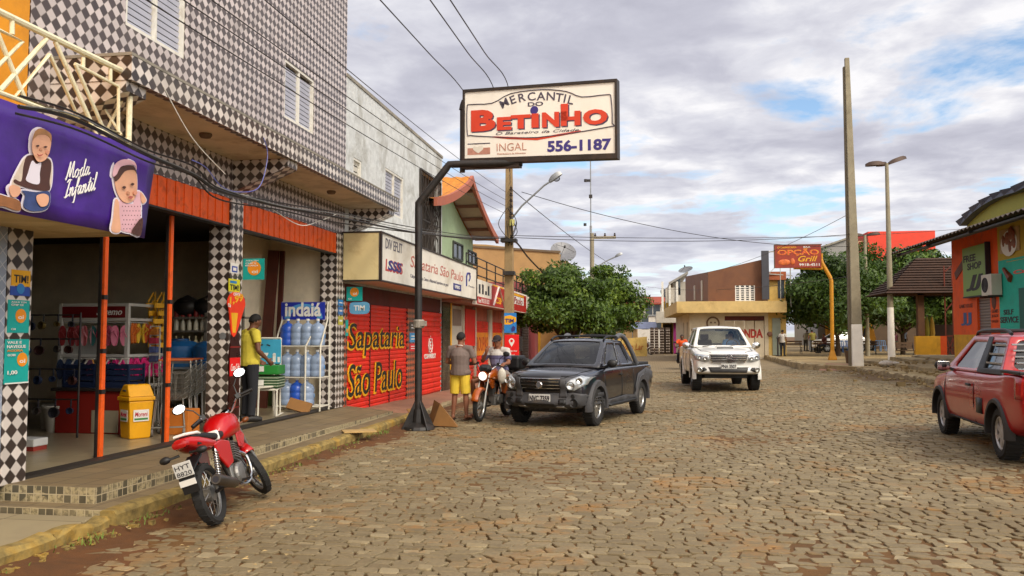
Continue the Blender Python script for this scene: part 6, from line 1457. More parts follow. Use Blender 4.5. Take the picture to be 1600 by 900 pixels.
# yellow swing-top litter bin
p = fl(205,686);t = thing('litter_bin','yellow swing-top litter bin with white stickers at the shop entrance','litter bin',(p.x - .02,p.y + .12,FZ),radians(-32),scale=.88)
BY = mat('yellow_bin_plastic','#e0a008',.42,var=.07,stain='#a87a0c',stain_amt=.4,stain_s=3)
m = MB();m.hexa([(-.155,-.155,0),(.155,-.155,0),(.155,.155,0),(-.155,.155,0),(-.185,-.185,.56),(.185,-.185,.56),(.185,.185,.56),(-.185,.185,.56)]);m.build('body',BY,t,bevel=.02)
m = MB();m.box(-.2,.2,-.2,.2,.562,.62);m.build('rim',BY,t,bevel=.012)
m = MB();m.hexa([(-.19,-.19,.621),(.19,-.19,.621),(.19,.19,.621),(-.19,.19,.621),(-.075,-.17,.80),(.075,-.17,.80),(.075,.17,.80),(-.075,.17,.80)]);m.build('lid',BY,t,bevel=.02)
m = MB();m.hexa([(-.05,-.185,.70),(.05,-.185,.70),(.05,.0,.803),(-.05,.0,.803),(-.05,-.19,.715),(.05,-.19,.715),(.05,-.02,.812),(-.05,-.02,.812)]);m.build('flap',mat('blue_flap','#2d4258',.4),t)
for r,u,o in (((1,0,0),None,(-.11,-.178,.26)),((0,1,0),None,(.178,-.12,.26))):
 R = Vector(r);n = R.cross(Z3);o = Vector(o) + n * .006
 m = MB();m.prism([(0,0),(.23,0),(.23,.17),(0,.17)],o,R,(0,.0,1),.004);s = m.build('sticker',M_WHITE,t)
 m = MB();m.text('Moreni',o + R * .02 + Z3 * .07 + n * .001,R,(0,0,1),.19,.07,.01,.2,.003);m.build('lettering',mat('magenta_print','#b3263c',.5),s)
 m = MB();m.prism([(0,0),(.2,0),(.2,.028),(0,.028)],o + R * .015 + Z3 * .02 + n * .003,R,(0,0,1),.003);m.build('green_band',mat('green_print','#3a7a3c',.5),s)
# shopping trolleys pushed together
def trolley(x,y,rz):
 t = thing('shopping_trolley','','shopping trolley',(x,y,FZ),rz,'shopping trolleys nested by the shop post');ST = mat('trolley_steel','#9a978f',.35,metal=.75,var=.15)
 m = MB();n = 9                                  # basket: wire walls, tapering to the front (-y)
 def P(s,zz,side):w = .17 + .09 * s;return Vector((side * (w + .03 * zz),-.38 + .78 * s,.48 + .05 * s + (.36 + .06 * s) * zz))
 for side in (-1,1):
  for k in range(6):z = k / 5;m.tube([P(0,z,side),P(1,z,side)],.004 if 0 < k < 5 else .008,4)
  for k in range(n + 1):s = k / n;m.tube([P(s,0,side),P(s,1,side)],.0035,4)
 for k in range(6):z = k / 5;m.tube([P(0,z,-1),P(0,z,1)],.004,4);m.tube([P(1,z,-1),P(1,z,1)],.004,4)
 for k in range(8):s = k / 7;m.tube([P(s,0,-1),P(s,0,1)],.004,4)
 for k in range(5):q = -1 + k / 2;m.tube([P(0,0,q),P(1,0,q)],.0035,4);m.tube([P(0,0,q),P(0,1,q)],.0035,4)
 m.build('basket',ST,t)
 m = MB()
 for s in (-1,1):m.tube([(s * .2,.48,.98),(s * .22,.42,.6),(s * .24,.3,.14),(s * .2,-.36,.12)],.013,6);m.tube([(s * .2,-.3,.12),(s * .17,-.28,.5)],.011,6)
 m.tube([(-.22,.3,.14),(.22,.3,.14)],.011,6);m.tube([(-.2,-.36,.12),(.2,-.36,.12)],.011,6);m.build('frame',ST,t,smooth=True)
 m = MB();m.tube([(-.23,.49,.99),(.23,.49,.99)],.016,8);m.build('handle',mat('orange_grip','#b4551c',.5),t,smooth=True)
 for x_ in (-.2,.2):
  for y_ in (-.34,.3):
   m = MB();m.lathe([(0,-.014),(.05,-.014),(.055,0),(.05,.014),(0,.014)],(x_,y_,.055),(1,0,0),12);m.build('wheel',mat('grey_castor','#6d6a66',.6),t,smooth=True)
 return t
tro = trolley(0,0,0);p = fl(285,682)
base = Vector((-6.5,p.y + .30,FZ));dirv = Vector((-.30,.95,0)).normalized();rz = math.atan2(dirv.y,dirv.x) - pi / 2
TL = ['shopping trolley nearest the orange post, front one of the nested row','shopping trolley in the middle of the nested row behind the orange post','rear shopping trolley of the nested row beside the tiled column']
for k in range(3):
 o = tro if k == 0 else copy_tree(tro);o.location = base + dirv * (.34 * k);o.rotation_euler[2] = rz + pi * 0 + .15;o['label'] = TL[k]
q = on_y(318,620,11.2);o = MB().box(-.2,.2,-.15,.15,0,.34).build('cardboard_box',mat('orange_carton','#b4661c',.85,var=.15),loc=(-6.35,10.55,FZ),bevel=.006);tag(o,'small orange carton on the floor left of the tiled column','carton')
# display rack of flip-flops
Yk = 10.9;x0,x1 = on_y(93,540,Yk).x,on_y(197,540,Yk).x;zt = on_y(150,474,Yk).z;DW = 1.0
t = thing('display_rack','white flip-flop display rack with red header board in the dark shop','display rack',(x0,Yk,FZ))
w = x1 - x0;h = zt - FZ;WR = mat('white_rack_paint','#b9b6ae',.5,var=.08)
m = MB()
for x in (0,w):m.box(x - .025,x + .025,0,.05,0,h);m.box(x - .025,x + .025,DW - .05,DW,0,h)
for z in (h - .02,h * .87,h * .58,h * .33):m.box(.025,w - .025,.01,.04,z - .02,z + .02);m.box(w - .02,w + .02,.05,DW - .05,z - .02,z + .02);m.box(-.02,.02,.05,DW - .05,z - .02,z + .02)
m.build('frame',WR,t);m = MB();m.box(.02,.05,.05,DW,0,h * .8);m.build('side_panel',WR,t)
m = MB();m.box(.026,w - .026,.0,.03,h * .885,h - .045);hd = m.build('header_board',mat('dark_red_board','#6b1014',.5,var=.1),t)
m = MB();m.text('Savemo',(w * .55,-.004,h * .905),(1,0,0),(0,0,1),w * .38,h * .055,.01,.3,.004);m.build('lettering',M_WHITE,hd)
m = MB()
for z in (h * .32,h * .57,h * .86):m.box(.03,w - .03,.04,DW,z - .03,z - .015)
m.build('shelf',WR,t)
FF = {}
def flipflops(x,y,z,rz,col,label,s=1.0,lay=False):
 c = mat('rubber_' + col[1:],col,.6,var=.1)
 m = MB();R = Matrix.Rotation(rz,4,'Z') @ (Matrix.Rotation(pi / 2,4,'X') if not lay else Matrix.Identity(4));m.M = R
 for dx in (-.055,.055):
  pr = [(dx + .045 * sin(a) * (1.0 if cos(a) > 0 else .85),.13 * cos(a)) for a in [2 * pi * i / 14 for i in range(14)]];m.prism(pr,(0,0,0),(1,0,0),(0,1,0),.02)
  m.tube([(dx - .04,-.02,.005),(dx - .015,.05,.045),(dx,.08,.01),(dx + .015,.05,.045),(dx + .04,-.02,.005)],.007,5)
 o = m.build('flip_flops',c,loc=(x,y,z));o.scale = (s,) * 3;return tag(o,label,'flip-flops','flip-flops hung on the display rack')
rr = random.Random(12);PAL1 = ['#8f2a2c','#a03a3f','#b55a5e','#c98a92','#2f6a6a','#c23f64','#c75b78','#d0748c'];PAL2 = ['#23314f','#2d3f5d','#3a3a44','#c98a2c','#5a2a4a','#c91f6b','#d42273','#d62a78'];PAL3 = ['#24365c','#1f3a6a','#2a3a58','#2f4a72','#23324c','#2d3a4f','#24365c','#1f3a6a']
CN = {0:'red and pink',1:'mixed dark and pink',2:'dark blue'};ROWN = ['top row','middle row','bottom row']
for row,(z,pal) in enumerate(((h * .74,PAL1),(h * .47,PAL2),(h * .22,PAL3))):
 for i in range(8):
  o = flipflops(x0 + .12 + (w - .22) * i / 7,Yk - .02 + rr.uniform(-.02,.03),FZ + z,rr.uniform(-.5,.5),pal[i],'%s flip-flops hanging in the %s of the display rack' % (CN[row],ROWN[row]),1.15);o['group'] = 'flip-flops hung in the %s of the rack' % ROWN[row]
for j in range(5):
 for k in range(2):
  o = flipflops(x1 + .03,Yk + .15 + .17 * j,FZ + h * (.76 - .28 * k),pi / 2 + rr.uniform(-.3,.3),('#c9651c','#c9a024','#b5441c','#d0a43a','#c98a1c','#c91f6b','#d42273','#d62a78','#c91f6b','#d42273')[j + 5 * k],'orange and yellow flip-flops on the street side of the rack' if k == 0 else 'bright pink flip-flops on the street side of the rack',1.15);o['group'] = 'orange flip-flops on the rack side' if k == 0 else 'pink flip-flops on the rack side'
q = on_y(246,520,11.6)
for k in range(6):
 o = flipflops(q.x + rr.uniform(-.04,.04),11.6,q.z - .15 + .12 * k,rr.uniform(-.5,.5),'#d9a010','bundle of bright yellow flip-flops piled beside the display rack',1.25,lay=True);o['group'] = 'yellow flip-flop bundles beside the rack';o.scale[2] = 3.6
# narrow white ladder-like stand
q0,q1 = on_y(232,566,11.4),on_y(250,510,11.4);t = thing('magazine_stand','narrow white ladder stand with coloured packets right of the display rack','stand',(q0.x,11.4,q0.z))
m = MB();hh = q1.z - q0.z;ww = q1.x - q0.x
for x in (0,ww):m.tube([(x * .9 + .02,0,-.9),(x * .9 + .02,0,hh)],.012,6)
for k in range(5):m.tube([(.02,0,hh * k / 4),(ww * .9 + .02,0,hh * k / 4)],.01,6)
m.build('frame',WR,t)
for k,c in enumerate(('#3d4a6a','#4a5a8a','#a8324a','#b5732c')):
 o = MB().box(.03,ww * .85,-.04,.03,hh * k / 4 + .012,hh * (k + .75) / 4).build('packet',mat('packet_' + c[1:],c,.6,var=.4,vs=20));o.location = t.location;tag(o,['lowest packet on the white ladder stand, slate blue','blue packet on the white ladder stand','crimson packet on the white ladder stand','tan packet at the top of the white ladder stand'][k],'packet','packets on the ladder stand')
# red counter
p = fl(128,682);t = thing('counter','dark red shop counter with blue crates on top, in the shadow','counter',(p.x - .1,p.y + .3,FZ))
MB().box(-.55,.45,0,.6,0,.58).build('body',mat('dark_red_laminate','#7d1a12',.5,var=.12),t,bevel=.01);MB().box(.02,.42,-.012,-.001,.02,.32).build('grey_panel',mat('grey_laminate','#8d8470',.6),t);MB().box(-.6,.5,-.04,.64,.581,.62).build('top',mat('dark_counter_top','#2b2420',.4),t,bevel=.008)
for k,(dx,la) in enumerate(((-.3,'dark blue plastic crate on the red counter, at left'),(.22,'dark blue plastic crate on the red counter, near the orange post'))):
 t2 = thing('crate',la,'crate',(p.x - .1 + dx,p.y + .62,FZ + .621),0,'blue crates on the red counter');m = MB();BLc = mat('navy_plastic','#16223f',.5,var=.15)
 for a in range(4):m.box(-.24,.24,-.18,-.165,.02 + a * .08,.075 + a * .08);m.box(-.24,.24,.165,.18,.02 + a * .08,.075 + a * .08);m.box(-.24,-.225,-.18,.18,.02 + a * .08,.075 + a * .08);m.box(.225,.24,-.18,.18,.02 + a * .08,.075 + a * .08)
 for x in (-.235,.235):
  for y in (-.175,.175):m.box(x - .015,x + .015,y - .015,y + .015,0,.33)
 m.box(-.24,.24,-.18,.18,0,.018);m.build('body',BLc,t2)
 for j in range(2):q = MB();q.tube([(-.1 + .2 * j,-.2,.33),(-.05 + .2 * j,-.2,.4),(.05 + .2 * j,-.2,.4)],.012,6);q.build('handle',WR,t2)
# white tubs on the floor at left, hanging pans
p = fl(68,678)
for k,(dx,dy,r,hh,la) in enumerate(((0,.35,.24,.36,'big white plastic tub on the floor left of the red counter'),(-.32,.6,.2,.3,'smaller white tub behind the big one, left of the red counter'))):
 t = thing('tub',la,'tub',(p.x + dx,p.y + dy,FZ));m = MB();m.lathe([(0,0),(r * .8,0),(r,hh),(r + .02,hh),(r + .02,hh - .03),(r - .012,hh - .01),(r * .78,.02),(0,.02)],n=20);m.build('body',mat('white_plastic_tub','#c2bdb2',.5,var=.06),t,smooth=True);m = MB();m.ring((0,0,hh),(0,0,1),r + .012,.012,20,6);m.build('rim',mat('white_plastic_tub','#c2bdb2'),t,smooth=True)
q = fl(48,705);t = thing('storage_box','low white box with red base by the tiled column','box',(q.x - .1,q.y + .1,FZ));MB().box(-.15,.15,-.12,.12,.05,.14).build('lid',M_WHITE,t,bevel=.01);MB().box(-.14,.14,-.11,.11,0,.049).build('base',mat('dull_red_plastic','#9b3a2f',.5),t)
t = thing('hanging_goods_rack','dark rack of hanging metal pans beside the red counter','rack',(on_y(70,600,9.9).x,9.9,FZ))
m = MB();[m.tube([(x,0,0),(x,0,1.65)],.015,6) for x in (-.5,.5)]
for z in (.5,.9,1.3,1.62):m.tube([(-.5,0,z),(.5,0,z)],.01,6)
m.build('frame',M_BLACK,t);rr = random.Random(6);PANS = [mat('pan_' + c[1:],c,.3,metal=.5,var=.3,vs=9) for c in ('#3a3a40','#55504a','#2d3a55','#6b5a2a','#4a2f2a')]
for z in (.45,.86,1.26,1.58):
 for i in range(5):
  r = rr.uniform(.035,.085);x = t.location.x - .42 + .21 * i + rr.uniform(-.06,.06);tt = thing('saucepan','shiny pan or ladle hanging on the rack beside the red counter','saucepan',(x,9.86,FZ + z - r - .05),0,'pans hung on the dark rack');m = MB();m.lathe([(0,0),(r * .9,0),(r,.05),(r - .005,.05),(r * .86,.006),(0,.006)],(0,0,0),(rr.uniform(-.3,.3),-1,.1),14);m.build('bowl',rr.choice(PANS),tt,smooth=True);m = MB();m.bar((0,0,r),(0,0,r + .1),.02,.01);m.build('handle',M_INK,tt)
# shelves with bottles and two blue water-tank tubs at the back
q0,q1 = on_y(268,500,12.6),on_y(345,500,12.6);zs = [on_y(300,y,12.6).z for y in (575,545,516,495)]
t = thing('shelf_unit','dim metal shelf unit of bottles at the back of the shop','shelf',(q0.x - .1,12.6,0));w = q1.x - q0.x + .5
m = MB();[m.box(0,w,0,.45,z - .03,z) for z in zs];m.build('shelf',mat('grey_steel_shelf','#7d7568',.5,metal=.3),t);m = MB();[m.box(x,x + .04,0,.04,FZ,zs[-1] + .3) for x in (0,w * .5,w - .04)];m.build('upright',mat('grey_steel_shelf','#7d7568'),t)
for k,fx_ in enumerate((.27,.74)):
 t2 = thing('water_tub',['blue water tub on the back shelf, at left','blue water tub on the back shelf, beside the tiled column'][k],'tub',(q0.x - .1 + w * fx_,12.4,zs[0]),0,'blue tubs on the back shelf');m = MB();r = .36;m.lathe([(0,0),(r * .86,0),(r,.1),(r,.16),(r * .97,.18),(r,.2),(r * .97,.36),(r * .7,.43),(r * .45,.45),(0,.45)],n=24);m.build('body',mat('blue_tank_plastic','#1f5f96',.4,var=.1),t2,smooth=True);m = MB();m.lathe([(0,.452),(r * .42,.452),(r * .42,.48),(0,.49)],n=20);m.build('lid',mat('dark_blue_plastic','#184a78',.4),t2,smooth=True)
rr = random.Random(15);bt = None
for row,z in ((1,zs[1]),(2,zs[2]),(3,zs[3])):
 for i in range(10):
  c = ('#c9b98a','#d0c8b0','#8f2a24')[row - 1];mt_ = mat('shelf_bottle_%d' % row,c,.4,var=.2)
  o = MB().lathe([(0,0),(.035,0),(.04,.02),(.04,.12),(.014,.17),(.014,.21),(0,.215)],n=10).build('bottle',mt_,smooth=True,loc=(q0.x + w * (.03 + .085 * i),12.68,z));tag(o,['cream bottle on the lower back shelf of the shop','pale bottle on the middle back shelf of the shop','dark red bottle on the top back shelf of the shop'][row - 1],'bottle',['bottles on the lower back shelf','bottles on the middle back shelf','bottles on the top back shelf'][row - 1])
for k,(px,py) in enumerate(((285,480),(318,478))):
 q = on_y(px,492,12.6);o = MB().ball((0,0,.17),(.24,.2,.17),14,8).lathe([(.2,.25),(.03,.36),(0,.37)],n=12).build('cooking_pot',mat('dark_pot','#2d2926',.4,metal=.4),smooth=True,loc=(q.x,12.75,zs[3]));tag(o,['dark cooking pot on top of the back shelf, left one','dark cooking pot on top of the back shelf, beside the column'][k],'pot')
# plank leaning in the right-hand bay
a,b = on_y(405,600,14.6),on_y(430,392,14.75);t = thing('wooden_plank','dark reddish plank leaning upright in the right-hand shop bay','plank',(0,0,0))
m = MB();m.bar((a.x + .1,14.5,FZ),(b.x,14.7,b.z),.2,.07,(0,1,0));m.bar((a.x + .32,14.62,FZ),(b.x + .13,14.8,b.z),.09,.05,(0,1,0));m.build('board',mat('dark_red_wood','#552417',.6,var=.25,vs=5),t)
q = on_y(405,530,14.9);o = MB().box(-.5,.25,-.03,0,0,1.5).build('green_panel',mat('dark_green_panel','#3f4f1c',.6,var=.15),loc=(q.x,14.97,FZ));tag(o,'dark green panel against the wall behind the man in yellow','panel')
# water bottle rack
Yr = 14.0;x0,x1 = on_y(428,600,Yr).x,on_y(500,600,Yr).x;w = x1 - x0
t = thing('water_rack','white water bottle rack with blue header in the right-hand bay','rack',(x0,Yr,FZ));RP = mat('white_rack_enamel','#cfcabb',.4,var=.06)
zz = lambda y:on_y(470,y,Yr).z - FZ
m = MB();hz = [.08,zz(590) ,zz(541)]
for x in (0,w):m.tube([(x,0,0),(x,0,zz(541)),(x,.3,zz(500)),(x,.32,zz(470))],.016,8);m.tube([(x,.42,0),(x,.42,zz(470))],.016,8)
m.tube([(w * .68,0,0),(w * .68,0,zz(541)),(w * .82,.3,zz(500))],.016,8)
for z in hz:
 for y in (0,.14,.28,.42):m.tube([(0,y,z),(w,y,z)],.012,6)
 for x in (0,w):m.tube([(x,0,z),(x,.42,z)],.012,6)
m.build('frame',RP,t,smooth=True)
MB().box(-.02,w - .05,.29,.32,zz(499),zz(471)).build('header_board',mat('royal_blue_board','#1c2d9b',.45,var=.12,vs=1.5),t)
m = MB();m.text('indaiá',(.06,.284,zz(494)),(1,0,0),(0,0,1),w * .8,.26,.025,0,.005);m.build('lettering',M_WHITE,t)
m = MB()
pr = [(w * .48 + w * .42 * cos(radians(a)),(zz(497)) + .27 * sin(radians(a))) for a in range(0,181,15)] + [(w * .48 + w * .30 * cos(radians(a)),(zz(497)) + .21 * sin(radians(a))) for a in range(180,-1,-15)]
m.prism(pr,(0,.288,0),(1,0,0),(0,0,1),.003);m.build('header_arc',mat('sky_blue_print','#4a90c8',.5),t)
WB = glass_mat('blue_bottle_clear',(.52,.66,.84),.1,1.35);WB2 = mat('blue_bottle','#2a55b8',.3,var=.1);WB3 = mat('pale_blue_bottle','#8a9cb8',.25,var=.1)
def jug(x,y,z,mt_,la):
 t = thing('water_bottle',la,'water bottle',(x,y,z),0,'big water bottles on the white rack');r = .135;m = MB()
 m.lathe([(0,0),(r * .92,0),(r,.02),(r,.09),(r * .95,.105),(r,.12),(r,.21),(r * .95,.225),(r,.24),(r,.30),(r * .8,.36),(r * .35,.40),(r * .2,.41),(r * .2,.45),(0,.45)],n=18);m.build('body',mt_,t,smooth=True,angle=60)
 m = MB();m.lathe([(r * .24,.445),(r * .24,.48),(0,.482)],n=10);m.build('cap',M_WHITE,t);m = MB();m.lathe([(r + .003,.135),(r + .003,.2)],(0,0,0),(0,0,1),10,a0=-2.4 + pi * .5,a1=-.9 + pi * .5);m.build('label_sticker',mat('blue_white_label','#5d9ad0',.5,var=.5,vs=30),t)
 return t
RN = ['bottom','middle','top'];PN = ['leftmost','second','third','rightmost']
for row,z in enumerate(hz):
 for i in range(4):
  if row == 0 and i == 3:continue
  jug(t.location.x + .16 + (w - .3) * i / 3,Yr + .2,FZ + z + .014,(WB2 if (row == 2 and i == 0) or (row == 0 and i == 1) else WB3),'%s big water bottle on the %s shelf of the white rack' % (PN[i],RN[row]))
p = fl(470,634);o = MB().cbox((0,0,.11),(.42,.05,.2),Matrix.Rotation(.25,3,'Y') @ Matrix.Rotation(-.5,3,'X')).build('flattened_carton',mat('corrugated_cardboard','#8a6236'),loc=(on_y(468,620,Yr - .2).x,Yr - .2,FZ));tag(o,'brown flattened carton leaning at the foot of the water rack','carton')
# folding chairs with the blue smiling seat back; green crates on one
t = thing('metal_chair','white tubular metal chair with blue printed back, holding a green crate','chair',(on_y(414,600,13.1).x,13.1,FZ),radians(15));kx = .25
m = MB()
for s in (-1,1):m.tube([(s * kx,-.3,.02),(s * kx,-.3,.44),(s * kx,-.24,.46),(s * kx,.2,.46)],.016,8);m.tube([(s * kx,-.3,.02),(s * kx,.28,.02)],.014,8);m.tube([(s * (kx - .04),.26,0),(s * (kx - .04),.2,.5),(s * (kx - .04),.24,1.3)],.016,8)
m.tube([(-kx,-.3,.45),(kx,-.3,.45)],.014,8);m.tube([(-kx + .04,.24,1.3),(kx - .04,.24,1.3)],.016,8);m.build('frame',RP,t,smooth=True)
MB().box(-kx + .03,kx - .03,-.26,.2,.455,.475).build('seat',RP,t)
m = MB();m.box(-kx + .03,kx - .03,.2,.225,.86,1.28);bk = m.build('backrest',mat('turquoise_print','#3596b8',.45,var=.15,vs=4),t,bevel=.01)
m = MB();pr = [(-.12 + .1 * cos(radians(a)),1.05 + .09 * sin(radians(a))) for a in range(180,361,20)];m.prism(pr,(0.03,.196,0),(1,0,0),(0,0,1),.003);m.lathe([(0,.003),(.028,.003),(.028,0)],(.11,.197,1.02),(0,-1,0),10);m.box(.085,.135,.194,.199,.89,1.02);m.box(.165,.205,.194,.199,.89,.98);m.build('white_print',M_WHITE,bk)
m = MB();m.bar((-.16,.195,1.17),(-.08,.195,1.19),.02,.004,(0,1,0));m.bar((-.02,.195,1.19),(.04,.195,1.17),.02,.004,(0,1,0));m.build('dark_print',M_INK,bk)
for k,(z,c) in enumerate(((0.476,'#1d3f1c'),(.70,'#1f7a2c'))):
 t2 = thing('crate',['dark striped crate on the tubular chair, under the green one','bright green crate on top of the dark striped crate'][k],'crate',(t.location.x,13.06,FZ + z),radians(10));m = MB()
 m.box(-.3,.3,-.22,.2,0,.2 if k == 0 else .15);m.build('body',mat('crate_%d' % k,c,.5,var=.15),t2,bevel=.012);m = MB()
 for j in range(4 if k == 0 else 1):m.box(-.303,.303,-.223,.203,.03 + .045 * j,.042 + .045 * j)
 m.build('stripe',mat('pale_stripe','#a8b098',.5) if k == 0 else mat('crate_1',c),t2);MB().box(-.03,.06,-.226,-.2235,.05,.14).build('tag',M_WHITE,t2)
t = thing('metal_chair','low white tubular stool frame left of the green crates','stool',(on_y(398,600,12.7).x,12.75,FZ),radians(-10));m = MB()
for s in (-1,1):m.tube([(s * .2,-.22,.0),(s * .2,-.2,.5),(s * .2,.2,.5),(s * .2,.24,0)],.016,8)
m.tube([(-.2,-.2,.5),(.2,-.2,.5)],.015,8);m.tube([(-.2,.2,.5),(.2,.2,.5)],.015,8);m.build('frame',RP,t,smooth=True);MB().box(-.2,.2,-.2,.2,.505,.52).build('seat',RP,t)
# ------------------------------------------------------------------ posters and cards on the tiled columns
def card(label,x,y0,y1,z0,z1,mt_,items=(),name='poster',cat='poster',face='x',grp=None):
 """flat card on a +x face (face x) or -y face; items: (material, 'text' or None, a, b, w, h) in card fractions"""
 if face == 'x':o,r = Vector((x,y0,z0)),Vector((0,1,0))
 else:o,r = Vector((y0,x,z0)),Vector((1,0,0))
 t = thing(name,label,cat,o,0,grp);w,h = y1 - y0,z1 - z0;n = r.cross(Z3)
 MB().prism([(0,0),(w,0),(w,h),(0,h)],n * .006,r,Z3,.005).build('sheet',mt_,t)
 for k,(mm,s,a,b,c,d) in enumerate(items):
  m = MB();q = r * a * w + Z3 * b * h + n * (.0075 + .0012 * k)
  if s == 'o':m.lathe([(0,.002),(c * w / 2,.002),(c * w / 2,0)],q + r * c * w / 2 + Z3 * c * w / 2,n,18)
  elif s is None:m.prism([(0,0),(c * w,0),(c * w,d * h),(0,d * h)],q,r,Z3,.001)
  else:m.text(s,q,r,Z3,c * w,d * h,.02,0,.002)
  m.build('print' if s in (None,'o') else 'lettering',mm,t)
 return t
M_ORG = mat('orange_print','#e08a14',.5,var=.08);M_CYAN = mat('cyan_print','#2a78b8',.5,var=.15)
XC = -5.765
def cy(x,y):q = on_x(x,y,XC);return q.y,q.z
def col_card(label,xa,ya,xb,yb,mt_,items,**k):
 (y0,z1),(y1,z0) = cy(xa,ya),cy(xb,yb);return card(label,XC,y0,y1,min(z0,z1),max(z0,z1),mt_,items,**k)
# near column
y0,y1 = 6.69,6.975
zc = lambda y:on_x(30,y,XC).z
card('yellow phone poster at the top of the near tiled column',XC,y0 + .03,y1 - .02,zc(447),zc(422),M_YEL,[(M_INK,'TIM!',.12,.2,.76,.5)])
card('blue poster figure under the yellow phone poster on the near column',XC,y0 + .02,y1 - .02,zc(462),zc(448),mat('deep_blue_print','#23469b',.5,var=.2,vs=8),[(M_CYAN,'o',.3,.2,.4,.4)])
card('upper teal phone-credit poster on the near tiled column',XC,y0 - .0,y1 - .02,zc(520),zc(469),M_TEAL,[(M_ORG,'o',.34,.3,.5,.5),(M_WHITE,'oi',.46,.42,.26,.12),(M_WHITE,'AQUI TEM',.12,.9,.7,.06),(M_WHITE,'CHIP OI',.12,.82,.55,.06),(M_WHITE,'OI',.14,.08,.2,.06)])
card('lower large teal voucher poster on the near tiled column',XC,y0 - .02,y1 - .01,zc(599),zc(530),M_TEAL,[(M_ORG,'o',.5,.38,.44,.44),(M_WHITE,'oi',.6,.46,.24,.09),(M_WHITE,'VALE E',.06,.9,.6,.06),(M_WHITE,'NAVEGUE',.06,.8,.78,.07),(M_ORG,'AGORA',.06,.72,.66,.05),(M_WHITE,'OI CARD',.08,.62,.34,.05),(M_WHITE,'1,00',.1,.2,.4,.1),(M_WHITE,None,0,.0,1,.03)])
# middle column: cola bottle cut-out, price burst, phone cards
zc2 = lambda y:on_x(365,y,XC).z
ya,yb = on_x(357,520,XC).y,on_x(377,520,XC).y
t = thing('bottle_cutout','tall cola bottle cut-out board with red label on the middle tiled column','advert board',(XC + .02,ya + .16,zc2(650)))
H = zc2(493) - zc2(650)
pr = [(.13,0),(.135,.12),(.12,.3),(.135,.48),(.13,.62),(.085,.8),(.045,.93),(.045,1.0)]
pl = [(r * 1.15,z * H) for r,z in pr] + [(-r * 1.15,z * H) for r,z in reversed(pr)];m = MB();m.prism(pl,(0,0,0),(0,1,0),(0,0,1),.02);m.build('bottle',mat('cola_brown','#2d0d0a',.3,var=.25,vs=6),t)
m = MB();m.box(.0005,.004,-.148,.148,H * .40,H * .58);m.build('label_band',M_REDB,t);m = MB();m.text('Coca-Cola',(.0045,-.12,H * .45),(0,1,0),(0,0,1),.24,.1,.0,.35,.003);m.build('lettering',M_WHITE,t)
m = MB();m.box(.0005,.004,-.05,.05,H * .95,H * 1.0 + .03);m.build('cap',M_WHITE,t)
for z in (.08,.68):m = MB();m.box(.0005,.003,-.14,.14,H * z,H * (z + .012));m.build('highlight_band',mat('cola_red_dark','#7d1410',.4),t)
t = thing('price_sign','orange-red teardrop price sign reading 1,99 above the cola bottle','price sign',(XC + .025,ya + .17,zc2(522)))
H2 = zc2(456) - zc2(522)
pl = [(.26 * sin(a) * (1 if cos(a) > -.2 else .75),H2 * .72 + H2 * .28 * cos(a)) for a in [2 * pi * i / 20 for i in range(20)]];pl = [p for p in pl if p[1] > H2 * .55] ;pl = sorted(pl,key=lambda p:-math.atan2(p[0],p[1] - H2 * .72))
pl = [(-.2,H2 * .55),(-.12,0),(.0,0),(.2,H2 * .55),(.255,H2 * .72),(.2,H2 * .9),(.1,H2 * .98),(0,H2),(-.1,H2 * .98),(-.2,H2 * .9),(-.255,H2 * .72)]
m = MB();m.prism([(p.x,p.y) for p in cr([Vector((*p,0)) for p in pl],4,True)],(0,0,0),(0,1,0),(0,0,1),.015);m.build('board',mat('orange_red_board','#e0360c',.5,var=.12,vs=4),t)
m = MB();m.text('1,99',(.001,-.2,H2 * .66),(0,1,.18),(0,-.18,1),.4,H2 * .2,.03,.1,.004);m.prism([(-.1,.02),(-.02,.02),(.04,H2 * .5),(-.15,H2 * .5)],(.002,0,0),(0,1,0),(0,0,1),.002);m.build('yellow_print',M_YEL,t)
m = MB();m.text('R$',(.001,-.24,H2 * .62),(0,1,0),(0,0,1),.07,.06,.01,0,.003);m.text('OFERTA',(.001,-.1,H2 * .9),(0,1,0),(0,0,1),.2,.05,.01,0,.003);m.build('white_print',M_WHITE,t)
col_card('yellow phone sticker above the price sign on the middle column',357,435,374,457,mat('lime_yellow_print','#c9c31c',.5,var=.1),[(M_INK,'TIM!',.1,.12,.8,.45),(M_CYAN,None,.1,.66,.6,.2)])
col_card('small blue and white sticker at the top of the middle column',360,410,372,428,M_WHITE,[(mat('deep_blue_print','#23469b'),None,.15,.1,.7,.6),(M_WHITE,None,.3,.25,.4,.3)])
t = card('teal phone-credit card standing out from the middle column at the top',11.12,XC - .0,XC + .33,on_y(385,437,11.1).z,on_y(385,404,11.1).z,M_TEAL,[(M_ORG,'o',.22,.2,.62,.6),(M_WHITE,'oi',.42,.3,.28,.16),(M_WHITE,'AQUI TEM',.12,.86,.6,.07),(M_WHITE,'CHIP E',.12,.74,.5,.07),(M_WHITE,'RECARGA',.12,.63,.6,.07)],face='y')
m = MB()
q = on_y(348,525,10.745);m.lathe([(0,.003),(.05,.003),(.05,0)],(q.x,10.744,q.z),(0,-1,0),16);o = m.build('sticker',M_GALV);tag(o,'small round grey sticker on the near face of the middle tiled column','sticker')
